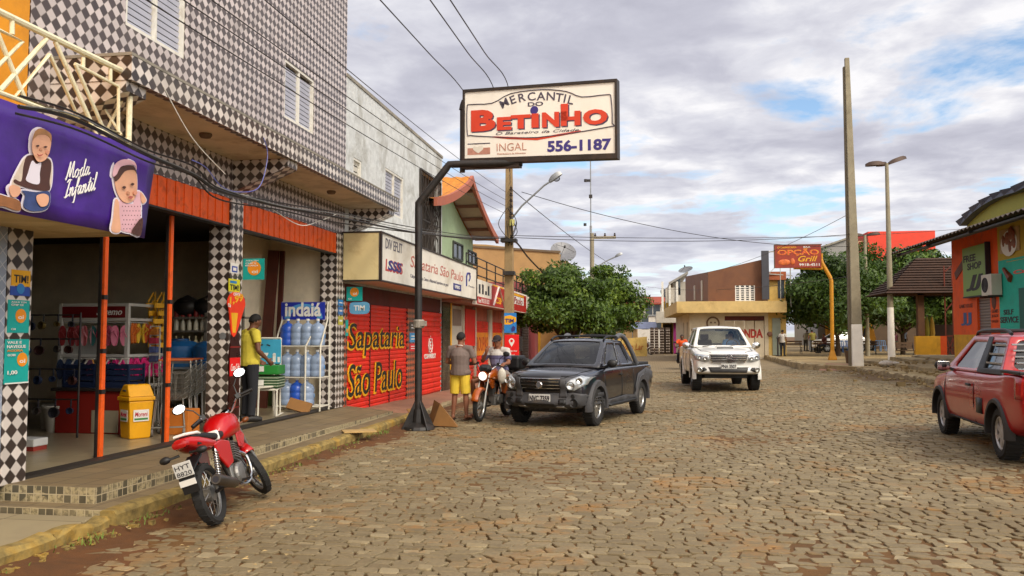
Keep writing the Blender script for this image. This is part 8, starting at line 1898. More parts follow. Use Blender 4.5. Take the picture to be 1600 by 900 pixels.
# ---- large white pickup with its driver
def white_pickup():
 t = thing('pickup_truck','large white double-cab pickup driving towards us with headlights off and a driver inside','pickup truck',(2.02,24.9 + .35,.05),radians(2.6),scale=1.045)
 pm = paint('white_paint','#d6d5d0');S = dict(w=.915,yf=-2.46,yr=2.72,wb=3.085,sill=.42,z_hood=1.10,z_cowl=1.19,z_belt=1.16,z_bed=1.18,y_cowl=-1.12,y_cab=1.02,arch=.43,wr=.385,ww=.255,rimr=.21,spokes=6,track=1.56,curve=.22)
 t.location = (2.12,23.9 + 2.5,.055)
 c = Car(t,S,pm)
 c.cab(dict(wbelt=.80,wroof=.60,y0=-1.20,y1=-.42,y2=.92,y3=1.14,z0=1.19,z1=1.16,z2=1.16,zr=1.745,split=[0,.52,1],rsplit=[0,.46,1],holes=[(.24,.96,.1,.88),(.05,.86,.1,.88)],ws=(.055,.945,.06,.93)),M_GLASSC,M_GLASSC)
 c.stick('grille',M_BLKPL,[[(-.43,.80),(.43,.80),(.47,.90),(.50,1.0),(-.50,1.0),(-.47,.90)]],'-y',.012)
 m = MB();yg = lambda x,z:c.front_y(x,z) - .022;XS = (-1,-.75,-.5,-.25,0,.25,.5,.75,1)
 for z,w in ((.84,.44),(.885,.455),(.93,.47)):m.tube([(x * w,yg(x * w,z),z) for x in XS],.012,6)
 for z,w,r in ((1.005,.5,.02),(.795,.42,.014)):m.tube([(x * w,yg(x * w,z),z) for x in XS],r,6)
 for q in (-1,1):m.tube([(q * .42,yg(q * .42,.8),.80),(q * .47,yg(q * .47,.9),.90),(q * .5,yg(q * .5,1.0),1.0)],.014,6)
 m.build('grille_bar',M_CHROME,t,smooth=True)
 m = MB();y = yg(0,.955) - .012;
 def oval(rx,rz,r=.010):m.tube([(rx * cos(a),y,.955 + rz * sin(a)) for a in [2 * pi * i / 24 for i in range(25)]],r,6,cap=False)
 oval(.085,.058);oval(.03,.055,.008);oval(.06,.022,.008);m.build('badge',M_CHROME,t,smooth=True)
 for q in (-1,1):
  hl = [(.50,.83),(.62,.81),(.86,.87),(.895,1.0),(.84,1.03),(.53,.99)];hl = hl if q > 0 else mirror_poly(hl)
  o = c.stick('headlight',M_LENS,[hl],'-y',.012,.05)
  for (x,z,r_) in ((.60,.90,.045),(.74,.93,.045)):
   yy = c.front_y(q * x,z) - .02;m = MB();m.lathe([(0,.0),(r_ * .5,.004),(r_ * .85,.02),(r_,.03),(r_ * 1.05,.02),(r_ * 1.05,0)],(q * x,yy,z),(q * .3,-1,.1),18);m.build('headlight_reflector',M_REFL,o,smooth=True)
  c.stick('fog_recess',M_BLKPL,[([(.56,.60),(.70,.53),(.76,.56),(.76,.66),(.62,.66)] if q > 0 else mirror_poly([(.56,.60),(.70,.53),(.76,.56),(.76,.66),(.62,.66)]))],'-y',.01)
  yy = c.front_y(q * .75,.61) - .02;m = MB();m.lathe([(0,.01),(.045,.012),(.055,.03),(.07,.02),(.07,0)],(q * .75,yy,.605),(q * .2,-1,0),18);m.build('fog_lamp',M_REFL,t,smooth=True)
  c.mirror(q * .86,-.92,1.22,q,M_CHROME,sz=(.24,.13,.19))
 c.stick('intake',M_BLKPL,[[(-.47,.53),(.47,.53),(.53,.67),(-.53,.67)]],'-y',.008)
 m = MB()
 for z in (.56,.60,.64):m.tube([(x * .49,c.front_y(x * .49,z) - .012,z) for x in XS],.007,5)
 m.build('intake_bar',M_PLASTIC,t)
 c.plate(c.front_y(0,.69) - .03,.70,'PNA 3507')
 c.stick('under_bumper',M_PLASTIC,[[(-.7,.43),(.7,.43),(.72,.485),(-.72,.485)]],'-y',.006)
 # bonnet scoop
 zz = c.hit((0,-1.62,9),(0,0,-1)).z;m = MB();m.hexa([(-.26,-1.74,zz - .05),(.26,-1.74,zz - .05),(.24,-1.25,zz - .02),(-.24,-1.25,zz - .02),(-.25,-1.70,zz + .035),(.25,-1.70,zz + .035),(.2,-1.28,zz + .055),(-.2,-1.28,zz + .055)]);sc_ = m.build('bonnet_scoop',pm,t,bevel=.018)
 m = MB();m.hexa([(-.23,-1.746,zz - .012),(.23,-1.746,zz - .012),(.23,-1.70,zz - .012),(-.23,-1.70,zz - .012),(-.22,-1.712,zz + .024),(.22,-1.712,zz + .024),(.22,-1.68,zz + .024),(-.22,-1.68,zz + .024)]);m.build('scoop_opening',M_BLKPL,sc_)
 for ax_ in ('+x','-x'):c.seams([[(-1.1,.55),(-1.1,1.1)],[(-.02,.5),(.0,1.12)],[(.98,.6),(1.02,1.12)]],ax_)
 for q in (-1,1):
  for y in (-.2,.85):m = MB();m.box(q * .92 - .015,q * .92 + .015,y - .1,y + .1,1.0,1.035);m.build('door_handle',M_CHROME,t,bevel=.01)
 c.flare(pm,-1.5425,.42,.50,.90,thick=.02);c.flare(pm,1.5425,.42,.50,.90,thick=.02)
 for q in (-.55,.1):m = MB();m.bar((q,-1.22,1.215),(q + .5,-1.12,1.26),.025,.02);m.build('wiper',M_BLKPL,t)
 c.seams([[(-.74,-1.15),(-.68,-2.05),(-.45,-2.3)],[(.74,-1.15),(.68,-2.05),(.45,-2.3)]],'+z')
 m = MB();m.box(-.7,.7,1.5,1.6,1.18,1.2);m.build('bed_rail',M_BLKPL,t)
 return t
TW = white_pickup()
# ---- red pickup at the right edge, seen from its left rear side
def red_pickup():
 f,r = Vector((4.66,13.75)),Vector((4.42,11.08));d = (f - r).normalized();side = Vector((d.y,-d.x));S = dict(w=.86,yf=-2.2,yr=2.28,wb=2.75,sill=.29,z_hood=.92,z_cowl=1.0,z_belt=1.02,z_bed=1.06,y_cowl=-1.05,y_cab=1.40,arch=.37,wr=.315,ww=.195,rimr=.205,spokes=7,track=1.47,curve=.2,rimm=mat('silver_hubcap','#b4b4b6',.35,metal=.3,var=.08))
 mid = (f + r) / 2 + side * (.735 - .08);rz = math.atan2(d.x,-d.y)
 t = thing('pickup_truck','red compact pickup parked at the right, seen from its left rear side','pickup truck',(mid.x,mid.y,.135),rz)
 pm = paint('red_paint','#a5000e');c = Car(t,S,pm)
 c.cab(dict(wbelt=.78,wroof=.575,y0=-1.2,y1=-.42,y2=1.10,y3=1.42,z0=1.0,z1=1.02,z2=1.03,zr=1.50,split=[0,.64,1],rsplit=[0,.54,1],holes=[(.2,.94,.1,.86),(.12,.9,.12,.86)],ws=(.06,.94,.08,.93),rs=(.07,.93,.12,.92)),M_GLASS,M_GLASS)
 c.flare(mat('black_arch_trim','#211f1f',.6,var=.1),-1.375,.36,.43,.852);c.flare(mat('black_arch_trim','#211f1f'),1.375,.36,.43,.852)
 for ax_ in ('+x','-x'):
  c.stick('sill_trim',mat('black_arch_trim','#211f1f'),[[(-1.0,.29),(1.0,.29),(1.0,.35),(-1.0,.35)]],ax_,.012,.3)
  c.seams([[(-1.02,.36),(-1.05,.95)],[(.44,.36),(.46,.6),(.42,1.0)]],ax_)
  c.stick('side_vent',M_BLKPL,[[(.60,.50),(.84,.50),(.84,.70),(.60,.70)]],ax_,.008,.2)
  c.stick('tail_light',mat('red_lens','#a01414',.15),[[(2.05,.78),(2.26,.78),(2.26,1.02),(2.02,1.02)]],ax_,.01,.1)
 for q in (-1,1):
  m = MB();m.box(q * .866 - .015,q * .866 + .015,.15,.33,.83,.865);m.build('door_handle',M_BLKPL,t,bevel=.01)
  c.mirror(q * .82,-.82,1.05,q,M_BLKPL,sz=(.22,.15,.17))
  m = MB();m.tube(cr([(q * .56,-.38,1.51),(q * .56,-.2,1.575),(q * .56,.8,1.585),(q * .57,1.12,1.53)],5),.022,8);m.build('roof_rail',M_BLKPL,t,smooth=True)
  # black pillar trim that sweeps down behind the door to the load bed
  m = MB();m.hexa([(q * .598,.30,1.50),(q * .598,.48,1.50),(q * .57,.48,1.49),(q * .57,.30,1.49),(q * .80,.40,1.03),(q * .80,.66,1.03),(q * .77,.66,1.02),(q * .77,.40,1.02)]);m.hexa([(q * .80,.55,1.02),(q * .80,1.44,1.03),(q * .77,1.44,1.03),(q * .77,.55,1.02),(q * .784,.55,1.085),(q * .784,1.40,1.095),(q * .754,1.40,1.095),(q * .754,.55,1.085)]);m.build('pillar_trim',M_BLKPL,t,bevel=.008)
  m = MB()
  for k in range(3):z = 1.16 + .115 * k;f = (z - 1.03) / .47;x = .79 - .2 * f;m.bar((q * x,.66 - .1 * f,z),(q * x,1.36 - .28 * f,z),.01,.022)
  m.build('window_bar',M_RIM,t)
 m = MB()
 for k in range(5):
  z = 1.10 + .075 * k;y = 1.46 - .32 * (z - 1.03) / .47;m.tube([(-.62,y + .06,z),(.62,y + .06,z)],.012,6)
 m.build('window_guard',M_RIM,t,smooth=True)
 m = MB();m.tube([(-.56,.1,1.585),(.56,.1,1.585)],.02,6);m.tube([(-.56,-.25,1.57),(.56,-.25,1.57)],.02,6);m.build('roof_rack_bar',M_BLKPL,t,smooth=True)
 m = MB();m.box(-.70,.70,1.55,2.15,1.045,1.068);m.build('bed_liner',M_BLKPL,t);m = MB()
 for q in (-1,1):m.box(q * .79 - .04,q * .79 + .04,1.5,2.2,1.06,1.10)
 m.build('bed_rail',M_BLKPL,t,bevel=.01)
 return t
red_pickup()
# small white car half hidden by the plaza trees
q0,q1 = on_y(1286,545,63),on_y(1316,545,63);t = thing('parked_car','white car parked behind the yellow post under the plaza trees','car',((q0.x + q1.x) / 2 + .6,63.5,.43),radians(-78))
S = dict(w=.83,yf=-1.95,yr=1.95,wb=2.5,sill=.25,z_hood=.88,z_cowl=.95,z_belt=.95,z_bed=.97,y_cowl=-.95,y_cab=1.1,arch=.35,wr=.3,ww=.18,rimr=.19,spokes=6,track=1.42)
c = Car(t,S,paint('white_paint','#d6d5d0'));c.cab(dict(wbelt=.75,wroof=.55,y0=-1.05,y1=-.3,y2=1.0,y3=1.6,z0=.94,z1=.95,z2=.96,zr=1.43,split=[0,.5,1],rsplit=[0,.5,1],holes=[(.2,.95,.1,.88),(.05,.75,.1,.88)]),M_GLASS)
for q in (-1,1):c.stick('headlight',M_LENS,[[(q * .45,.62),(q * .75,.65),(q * .76,.78),(q * .5,.75)][::q]],'-y',.01)
# ------------------------------------------------------------------ people
def skin(name,col):return mat('skin_' + name,col,.6,var=.07,vs=5)
SK = skin('brown','#85553d');SKD = skin('dark_brown','#6a432e')
HAIR = mat('black_hair','#15110f',.8,var=.2)
def remesh(m,name,mtl,parent,vox,smooth=4):
 ob = m.build(name,mtl,None);md = ob.modifiers.new('r','REMESH');md.mode = 'VOXEL';md.voxel_size = vox;md.use_smooth_shade = True
 md = ob.modifiers.new('s','SMOOTH');md.factor = .5;md.iterations = smooth
 evaluated(ob);ob.data.polygons.foreach_set('use_smooth',[True] * len(ob.data.polygons));ob.parent = parent;return ob
def stand(h=1.72,**k):
 s = h / 1.72;J = dict(pelvis=(0,0,.93),waist=(0,.0,1.08),chest=(0,0,1.27),neck=(0,.01,1.44),head=(0,-.015,1.595),shl=(.185,0,1.395),shr=(-.185,0,1.395),ell=(.245,.02,1.12),elr=(-.245,.02,1.12),wrl=(.25,-.04,.87),wrr=(-.25,-.04,.87),
    hil=(.09,0,.90),hir=(-.09,0,.90),knl=(.105,-.01,.48),knr=(-.105,-.01,.48),anl=(.11,.02,.085),anr=(-.11,.02,.085),tol=(.13,-.16,.03),tor=(-.13,-.16,.03))
 J.update(k);return {a:Vector(b) * s for a,b in J.items()}
def hand(m,w,d,palm_n,side,L=.185,grip=.25):
 """palm and five separate fingers from the wrist w along d; palm_n is the direction the palm faces; fingers curl towards it"""
 d = Vector(d).normalized();pn = Vector(palm_n);pn = (pn - d * pn.dot(d)).normalized();a = d.cross(pn) * side
 m.tube([w,w + d * L * .12,w + d * L * .5],[.026,.034,.036],8,flat=1.0)
 for k,(off,ln) in enumerate(((.034,.40),(.012,.45),(-.011,.41),(-.032,.32))):
  p0 = w + d * L * .42 + a * off * .8;p1 = w + d * L * .56 + a * off;l = L * ln;c1 = (d * cos(grip) + pn * sin(grip));c2 = (d * cos(grip * 2.4) + pn * sin(grip * 2.4));c3 = (d * cos(grip * 3.6) + pn * sin(grip * 3.6))
  m.tube([p0,p1,p1 + c1 * l * .42,p1 + c1 * l * .42 + c2 * l * .33,p1 + c1 * l * .42 + c2 * l * .33 + c3 * l * .25],[.011,.0105,.0098,.009,.0075],6)
 b = w + d * L * .15 + a * .026;t1 = (d * .6 + a * .75 + pn * .3).normalized();t2 = (d * .9 + a * .2 + pn * .5).normalized();m.tube([b,b + t1 * L * .26,b + t1 * L * .26 + t2 * L * .22],[.014,.012,.009],6)
def person(label,loc,rz,J,tops,legs,feet,skin_m=None,vox=.011,hair=True,cap=None,group=None,scale=1.0,look=0.0,sleeve=.55,shorts=None,stripes=None,hands=None,collar=None,fat=1.0):
 """tops: shirt material; legs: trousers/shorts material; shorts: share of the thigh+shin that is covered (1 = to the ankle)"""
 skin_m = skin_m or SK;t = thing('person',label,'person',loc,rz,group,scale);g = lambda n:J[n]
 m = MB()
 hd = g('head');nk = g('neck');up = (hd - nk).normalized();R = Matrix.Rotation(look,3,'Z')
 f = R @ Vector((0,-1,0));f = (f - up * f.dot(up) * .9).normalized();sd = f.cross(up)
 Rh = Matrix((sd,-f,up)).transposed()
 m.tube([nk - up * .04,nk + up * .05,hd - up * .02],[.062,.056,.06],12)
 m.ball(hd + up * .015,(.076,.093,.105),18,12,Rh);m.ball(hd + f * .03 - up * .055,(.056,.055,.06),14,10,Rh);m.ball(hd + f * .09 - up * .018,(.015,.02,.022),8,6,Rh);m.ball(hd + f * .082 + up * .022,(.045,.014,.012),8,6,Rh);m.ball(hd + f * .075 - up * .068,(.025,.014,.012),8,6,Rh)
 for q in (-1,1):m.ball(hd + sd * q * .078,(.012,.022,.032),8,6,Rh)
 m.tube([g('pelvis') - Z3 * .03,g('waist'),g('chest'),g('chest').lerp(nk,.6),nk],[.13 * fat,.125 * fat,.145 * fat,.12,.06],14)
 for s in 'lr':
  q = 1 if s == 'l' else -1
  sh,el,wr,hi,kn,an,to = (g(n + s) for n in ('sh','el','wr','hi','kn','an','to'))
  m.tube([nk.lerp(sh,.3),sh,sh.lerp(el,.3),el,el.lerp(wr,.25),wr],[.06,.062,.05,.04,.042,.027],10)
  hv = (hands or {}).get(s);d = hv[0] if hv else (wr - el).normalized();pn = hv[1] if hv else Vector((-q,-.2,0));hand(m,wr,d,pn,-q,grip=(hv[2] if hv else .28))
  m.tube([g('pelvis').lerp(hi,.7),hi,hi.lerp(kn,.4),kn,kn.lerp(an,.28),an.lerp(kn,.25),an],[.09,.095,.08,.056,.058,.042,.036],10)
  ft = (to - an);ft.z = 0;ft.normalize();heel = an - ft * .055 - Z3 * (an.z - to.z) * .55
  m.tube([heel,an - Z3 * .03,an + ft * .07 - Z3 * .035,Vector((to.x,to.y,to.z + .004)) - ft * .03,to],[.032,.038,.036,.032,.02],9)
 b = remesh(m,'body',skin_m,t,vox,3)
 e = MB()
 for q in (-1,1):e.ball(hd + f * .083 + sd * q * .032 + up * .002,(.012,.008,.008),8,6,Rh)
 e.build('eye',mat('eye_dark','#1b1512',.3),b,smooth=True)
 m = MB()        # shirt
 wp = g('pelvis') - Z3 * .05 if not (J.get('sit')) else g('pelvis') + Z3 * .02
 def torso(r,mb):mb.tube([wp,g('pelvis') + Z3 * .04,g('waist'),g('chest'),g('chest').lerp(nk,.55),nk.lerp(g('chest'),.12),nk - up * .002],[.152 * fat + r,.155 * fat + r,.148 * fat + r,.165 * fat + r,.152 + r,.09 + r,.07 + r],16)
 torso(0,m)
 for q in (-1,1):m.ball(g('chest') + Vector((q * .07,0,0)),(.115 * fat,.115 * fat,.15),12,8);m.ball(wp + Vector((q * .065 * fat,0,.05)),(.12 * fat,.125 * fat,.09),12,8)
 for s in 'lr':
  sh,el = g('sh' + s),g('el' + s);m.tube([nk.lerp(sh,.35) - Z3 * .01,sh,sh.lerp(el,.3),sh.lerp(el,sleeve)],[.072,.078,.07,.066],12)
 sh_ = remesh(m,'shirt',tops,t,vox,3)
 if collar is not None:
  c = MB();c.ring(nk + up * .018,up,.062,.014,18,6);c.build('collar',collar,sh_,smooth=True)
 m = MB()        # shorts or trousers
 m.tube([g('pelvis') + Z3 * .05,g('pelvis') - Z3 * .04],[.145 * fat,.145 * fat],16)
 for s in 'lr':
  hi,kn,an = g('hi' + s),g('kn' + s),g('an' + s);m.ball(hi.lerp(g('pelvis'),.4),(.115 * fat,.12 * fat,.11),12,8)
  if shorts is None:m.tube([hi,hi.lerp(kn,.4),kn,kn.lerp(an,.5),an.lerp(kn,.04)],[.105,.092,.072,.064,.062],12)
  else:m.tube([hi,hi.lerp(kn,.5),hi.lerp(kn,shorts)],[.112,.104,.098],12)
 remesh(m,'shorts' if shorts is not None else 'trousers',legs,t,vox,3)
 m = MB()
 if hair:
  m.ball(hd + up * .028 - f * .014,(.081,.092,.102),16,10,Rh);hb = MB();hb.v,hb.f,hb.mi = list(m.v),list(m.f),list(m.mi)
  keep = [i for i,fc in enumerate(hb.f) if (sum((Vector(hb.v[v]) - hd for v in fc),Vector()) / len(fc)).dot(up) > .035 + max(0,(sum((Vector(hb.v[v]) - hd for v in fc),Vector()) / len(fc)).dot(f)) * .55 - max(0,-(sum((Vector(hb.v[v]) - hd for v in fc),Vector()) / len(fc)).dot(f)) * 1.0]
  hb.f = [hb.f[i] for i in keep];hb.mi = [0] * len(hb.f);hb.build('hair',HAIR,t,smooth=True,solid=.012,angle=180)
 if cap is not None:
  c = MB();c.ball(hd + up * .045,(.086,.1,.088),16,10,Rh);c.prism([(-.07,0),(-.06,.085),(0,.11),(.06,.085),(.07,0)],hd + f * .07 + up * .055,sd,(f - up * .25).normalized(),.012);k = remesh(c,'cap',cap,t,.008,2)
 fm,kind = feet;m = MB()
 for s in 'lr':
  an,to = g('an' + s),g('to' + s);ft = (to - an);ft.z = 0;ft.normalize();side_ = Vector((-ft.y,ft.x,0));z0 = to.z - .03
  if kind == 'sandal':
   pl = [];c0 = an - ft * .08;c0.z = z0;
   pr = [(.25 * a,.042 * b) for a,b in ((0,-.6),(.12,-.85),(.5,-.75),(.8,-1),(.95,-.7),(1.04,0),(.95,.7),(.8,1),(.5,.75),(.12,.85),(0,.6))];m.prism(pr,c0 + Z3 * .016,ft,side_,.018);x = c0 + ft * .13 + Z3 * .02;m.tube([x - side_ * .045,x + Z3 * .045 + ft * .02,x + side_ * .045],.009,6)
  else:
   m.tube([an - ft * .075 + Z3 * (z0 - an.z + .045),an + Z3 * (z0 - an.z + .06),an + ft * .1 + Z3 * (z0 - an.z + .045),an + ft * .17 + Z3 * (z0 - an.z + .035)],[.042,.052,.048,.036],10)
 m.build('sandals' if kind == 'sandal' else 'shoes',fm,t,smooth=True)
 return t
M_SANDAL = mat('brown_sandal','#3d2618',.7,var=.2);M_SHOE = mat('dark_shoe','#1d1a18',.6)
def striped(name,bands,axis_scale):
 """woven stripes by height in the wearer's own space: list of (z upto, colour)"""
 t = NT(name);o = t.coord('Object');s = t.nd('ShaderNodeSeparateXYZ');t.link(o,s.inputs[0]);col = lin(bands[-1][1])
 out = None;prev = (*lin(bands[0][1]),1)
 for i in range(1,len(bands)):
  st_ = t.math('GREATER_THAN',s.outputs[2],bands[i - 1][0]);prev = t.mix(st_,prev,(*lin(bands[i][1]),1))
 t.put(t.b.inputs['Base Color'],prev);t.b.inputs['Roughness'].default_value = .85;t.bump(t.noise(o,11,4),.9,.01);return t.m
# man in grey polo and yellow shorts, his back to us, arms folded in front
J = stand(1.68,ell=(.265,-.04,1.12),elr=(-.265,-.04,1.12),wrl=(.10,-.25,1.14),wrr=(-.10,-.26,1.10),head=(-.012,-.02,1.60),anl=(.14,.02,.085),anr=(-.14,.02,.085),tol=(.19,-.14,.03),tor=(-.19,-.14,.03),knl=(.115,-.01,.48),knr=(-.115,-.01,.48))
for a_ in ('shl','shr','ell','elr'):J[a_].x *= 1.1
q = on_z(718,656,0.015)
person('man in grey polo shirt and yellow shorts standing with his back to us',(q.x,q.y + .05,.02),pi - .1,J,mat('grey_brown_polo','#6e5f59',.9,var=.12,vs=6,bump=.9,bs=11),mat('yellow_shorts','#d9b93a',.85,var=.1,vs=6,bump=.9,bs=12),(M_SANDAL,'sandal'),SK,.0085,shorts=.93,look=-.35,sleeve=.62,collar=mat('pale_collar','#b3a59c',.9),hands={'l':(Vector((-.8,-.1,.05)),Vector((0,1,0)),.3),'r':(Vector((.8,-.1,.05)),Vector((0,1,0)),.3)},fat=1.2)
# shopkeeper in yellow shirt
J = stand(1.70,ell=(.25,.0,1.12),elr=(-.25,-.02,1.12),wrl=(.2,-.2,.98),wrr=(-.19,-.2,.98),head=(0,-.075,1.575),neck=(0,-.015,1.44),chest=(0,-.0,1.27))
q = on_z(392,655,FZ)
person('man in yellow t-shirt and dark trousers looking down in the right shop bay',(on_y(390,600,12.2).x,12.2,FZ),radians(142),J,mat('yellow_tshirt','#c9b83f',.9,var=.1,vs=6,bump=.9,bs=11),mat('dark_trousers','#1f2026',.9,var=.1),(M_SHOE,'shoe'),SKD,.010,look=.0)
# plaza people
def pl(px,py,z=.42):return on_z(px,py,z)
PG = dict(vox=.017)
J = stand(1.72);q = pl(1223,551)
person('man in white shirt and dark trousers standing by the grey-green door',(on_y(1223,540,50.6).x,50.6,.43),radians(150),J,mat('white_shirt','#b9b4ac',.9),mat('dark_trousers','#1f2026'),(M_SHOE,'shoe'),SKD,scale=.9,**PG)
q = pl(1250,547);J = stand(1.70,chest=(0,-.08,1.26),neck=(0,-.17,1.4),head=(0,-.24,1.53),shl=(.18,-.13,1.37),shr=(-.18,-.13,1.37),ell=(.26,-.1,1.1),elr=(-.26,-.1,1.1),wrl=(.15,-.25,.95),wrr=(-.15,-.25,.95))
person('man in pale shirt bending slightly, between the door and the yellow post',(q.x - .3,68,.43),radians(140),J,mat('pale_khaki_shirt','#a09a88',.9),mat('grey_trousers','#4a4640',.9),(M_SHOE,'shoe'),SK,**PG)
q = pl(1266,548);J = stand(1.68,chest=(0,-.06,1.26),neck=(0,-.12,1.41),head=(0,-.17,1.55),shl=(.18,-.1,1.37),shr=(-.18,-.1,1.37),ell=(.3,-.1,1.12),elr=(-.3,-.1,1.12),wrl=(.22,-.2,.92),wrr=(-.22,-.2,.92))
person('man in olive shirt seen from behind, leaning over, left of the yellow post',(q.x - .8,64,.43),radians(190),J,mat('olive_shirt','#7d7436',.9),mat('slate_trousers','#35373b',.9),(M_SHOE,'shoe'),SK,fat=1.1,**PG)
def sitting(z=.45,**k):
 d = dict(pelvis=(0,0,z + .1),waist=(0,.01,z + .26),chest=(0,.0,z + .46),neck=(0,-.01,z + .63),head=(0,-.03,z + .78),shl=(.185,0,z + .58),shr=(-.185,0,z + .58),ell=(.24,-.05,z + .32),elr=(-.24,-.05,z + .32),wrl=(.16,-.27,z + .22),wrr=(-.16,-.27,z + .22),hil=(.09,-.03,z + .09),hir=(-.09,-.03,z + .09),knl=(.13,-.44,z + .08),knr=(-.13,-.44,z + .08),anl=(.13,-.44,.085),anr=(-.13,-.44,.085),tol=(.14,-.61,.03),tor=(-.14,-.61,.03));d.update(k);J = {a:Vector(b) for a,b in d.items()};J['sit'] = True;return J
q = on_y(1288,545,60);person('person in dark red clothes sitting on the bench left of the yellow post',(q.x,59.9,.43),radians(-70),sitting(),mat('dark_red_cloth','#4a1f22',.9),mat('dark_trousers','#1f2026'),(M_SHOE,'shoe'),SKD,**PG)
q = pl(1413,541);person('man in pale blue shirt standing right of the triple lamp post',(on_y(1413,541,70).x,70,.5),radians(20),stand(1.72),mat('pale_blue_shirt','#8f9db3',.9),mat('dark_trousers','#1f2026'),(M_SHOE,'shoe'),SKD,**PG)
person('child in pink top and pale skirt just right of the triple lamp post',(on_y(1401,541,70).x,70.4,.5),radians(-10),stand(1.4),mat('pink_top','#b06a78',.9),mat('pale_green_cloth','#9aa58a',.9),(M_SHOE,'shoe'),SK,shorts=.95,**PG)
# driver of the white pickup: upper body shows through the windscreen
J = sitting(.36,wrl=(.2,-.36,.78),wrr=(-.06,-.36,.78),ell=(.28,-.1,.70),elr=(-.24,-.12,.70))
wm = TW.matrix_basis @ Vector((.37,-.22,.46))
person('driver in light blue shirt at the wheel of the white pickup',wm,TW.rotation_euler[2],J,mat('light_blue_shirt','#5d93c9',.9),mat('dark_trousers','#1f2026'),(M_SHOE,'shoe'),SK,.014,scale=.98)
# ------------------------------------------------------------------ motorcycles (front at -y, rider's right at -x)
def loft(m,secs,n=16,p=2.4):
 """superellipse sections (y, zc, half width, half height)"""
 vs = []
 for y,z,a,b in secs:
  for i in range(n):
   t = 2 * pi * i / n;c,s = cos(t),sin(t);vs.append((a * abs(c) ** (2 / p) * (1 if c > 0 else -1),y,z + b * abs(s) ** (2 / p) * (1 if s > 0 else -1)))
 k = len(secs);m.add(vs,[(i * n + j,i * n + (j + 1) % n,(i + 1) * n + (j + 1) % n,(i + 1) * n + j) for i in range(k - 1) for j in range(n)] + [tuple(range(n - 1,-1,-1)),tuple((k - 1) * n + j for j in range(n))]);return m
M_BENG = mat('engine_alloy','#8a8884',.4,metal=.7,var=.2,vs=8);M_DKM = mat('dark_metal','#2d2a28',.45,metal=.5,var=.25)
def motorcycle(name,label,loc,rz,roll,body_m,steer=0.0,plate=None,detail=True,stripe=True,headcowl=False,lit=False,group=None):
 t = thing(name,label,'motorcycle',loc,rz,group);t.rotation_euler = (0,roll,rz)
 R = .30;yf,yr = -.64,.66;St = Matrix.Translation((0,-.42,.86)) @ Matrix.Rotation(radians(-26),4,'X') @ Matrix.Rotation(steer,4,'Z') @ Matrix.Rotation(radians(26),4,'X') @ Matrix.Translation((0,.42,-.86))
 def bwheel(y,w,M=None):
  m = MB(M);h = w / 2;m.lathe([(.225,-h * .5),(.245,-h * .95),(.275,-h),(.295,-h * .6),(R,0),(.295,h * .6),(.275,h),(.245,h * .95),(.225,h * .5)],(0,y,R),(1,0,0),36)
  for k in range(44):a = 2 * pi * k / 44;m.cbox((0,y + .296 * cos(a),R + .296 * sin(a)),(w * .75,.014,.010),Matrix.Rotation(a - pi / 2,3,'X') @ Matrix.Rotation(.35 if k % 2 else -.35,3,'Z'))
  wv = m.build('wheel',M_TYRE,t,smooth=True,angle=30)
  m = MB(M);m.lathe([(.222,-.022),(.235,-.03),(.24,-.026),(.228,0),(.24,.026),(.235,.03),(.222,.022)],(0,y,R),(1,0,0),32);m.build('rim',M_RIM,wv,smooth=True,angle=40)
  m = MB(M);m.lathe([(0,-.06),(.02,-.06),(.075,-.05),(.075,.03),(.03,.06),(0,.06)],(0,y,R),(1,0,0),18);m.build('hub',M_BENG,wv,smooth=True,angle=40)
  m = MB(M)
  for k in range(18):
   a = 2 * pi * k / 18;b = a + (.5 if k % 2 else -.5);s = .03 if (k // 2) % 2 else -.03;m.tube([(s,y + .07 * cos(b),R + .07 * sin(b)),(0,y + .23 * cos(a),R + .23 * sin(a))],.0032,4)
  m.build('spoke',M_RIM,wv)
 bwheel(yf,.085,St);bwheel(yr,.105)
 # fork, front mudguard
 m = MB(St)
 for s in (-1,1):m.tube([(s * .085,yf,R - .02),(s * .085,yf + .08,.55)],.026,8);m.tube([(s * .085,yf + .08,.55),(s * .085,-.40,.92)],.017,8)
 m.build('fork',M_BENG,t,smooth=True)
 m = MB(St);vs = [];n = 14
 for i in range(n + 1):
  a = radians(18 + 125 * i / n);r = R + .035
  for x,dr in ((-.065,-.05),(-.062,0),(-.03,.014),(0,.018),(.03,.014),(.062,0),(.065,-.05)):vs.append((x,yf - (r + dr) * cos(a) * -1 * -1,R + (r + dr) * sin(a)))
 m.add(vs,[(i * 7 + j,i * 7 + j + 1,i * 7 + 8 + j,i * 7 + 7 + j) for i in range(n) for j in range(6)]);m.build('front_mudguard',body_m,t,smooth=True,solid=.006)
 # frame
 m = MB();m.tube([(0,-.42,.88),(0,-.36,.7),(0,-.28,.36),(0,.05,.27),(0,.25,.32)],.022,8);m.tube([(0,-.42,.86),(0,-.1,.78),(0,.2,.68)],.024,8)
 for s in (-1,1):m.tube([(s * .06,.15,.7),(s * .11,.5,.74),(s * .1,.82,.80)],.014,6);m.tube([(s * .07,.2,.35),(s * .1,.42,.6),(s * .11,.5,.74)],.015,6);m.tube([(s * .075,.22,.33),(s * .085,yr,R)],.02,8);m.tube([(s * .11,.1,.3),(s * .21,.1,.29)],.012,6)
 m.tube([(-.24,.1,.29),(.24,.1,.29)],.011,6);m.build('frame',M_DKM,t,smooth=True)
 for s in (-1,1):
  m = MB();a,b = Vector((s * .115,.6,.38)),Vector((s * .115,.47,.70));m.tube([a,b],.014,8)
  for k in range(9):m.ring(a.lerp(b,.25 + .075 * k),(b - a),.026,.006,12,5)
  m.build('shock_absorber',M_CHROME,t,smooth=True)
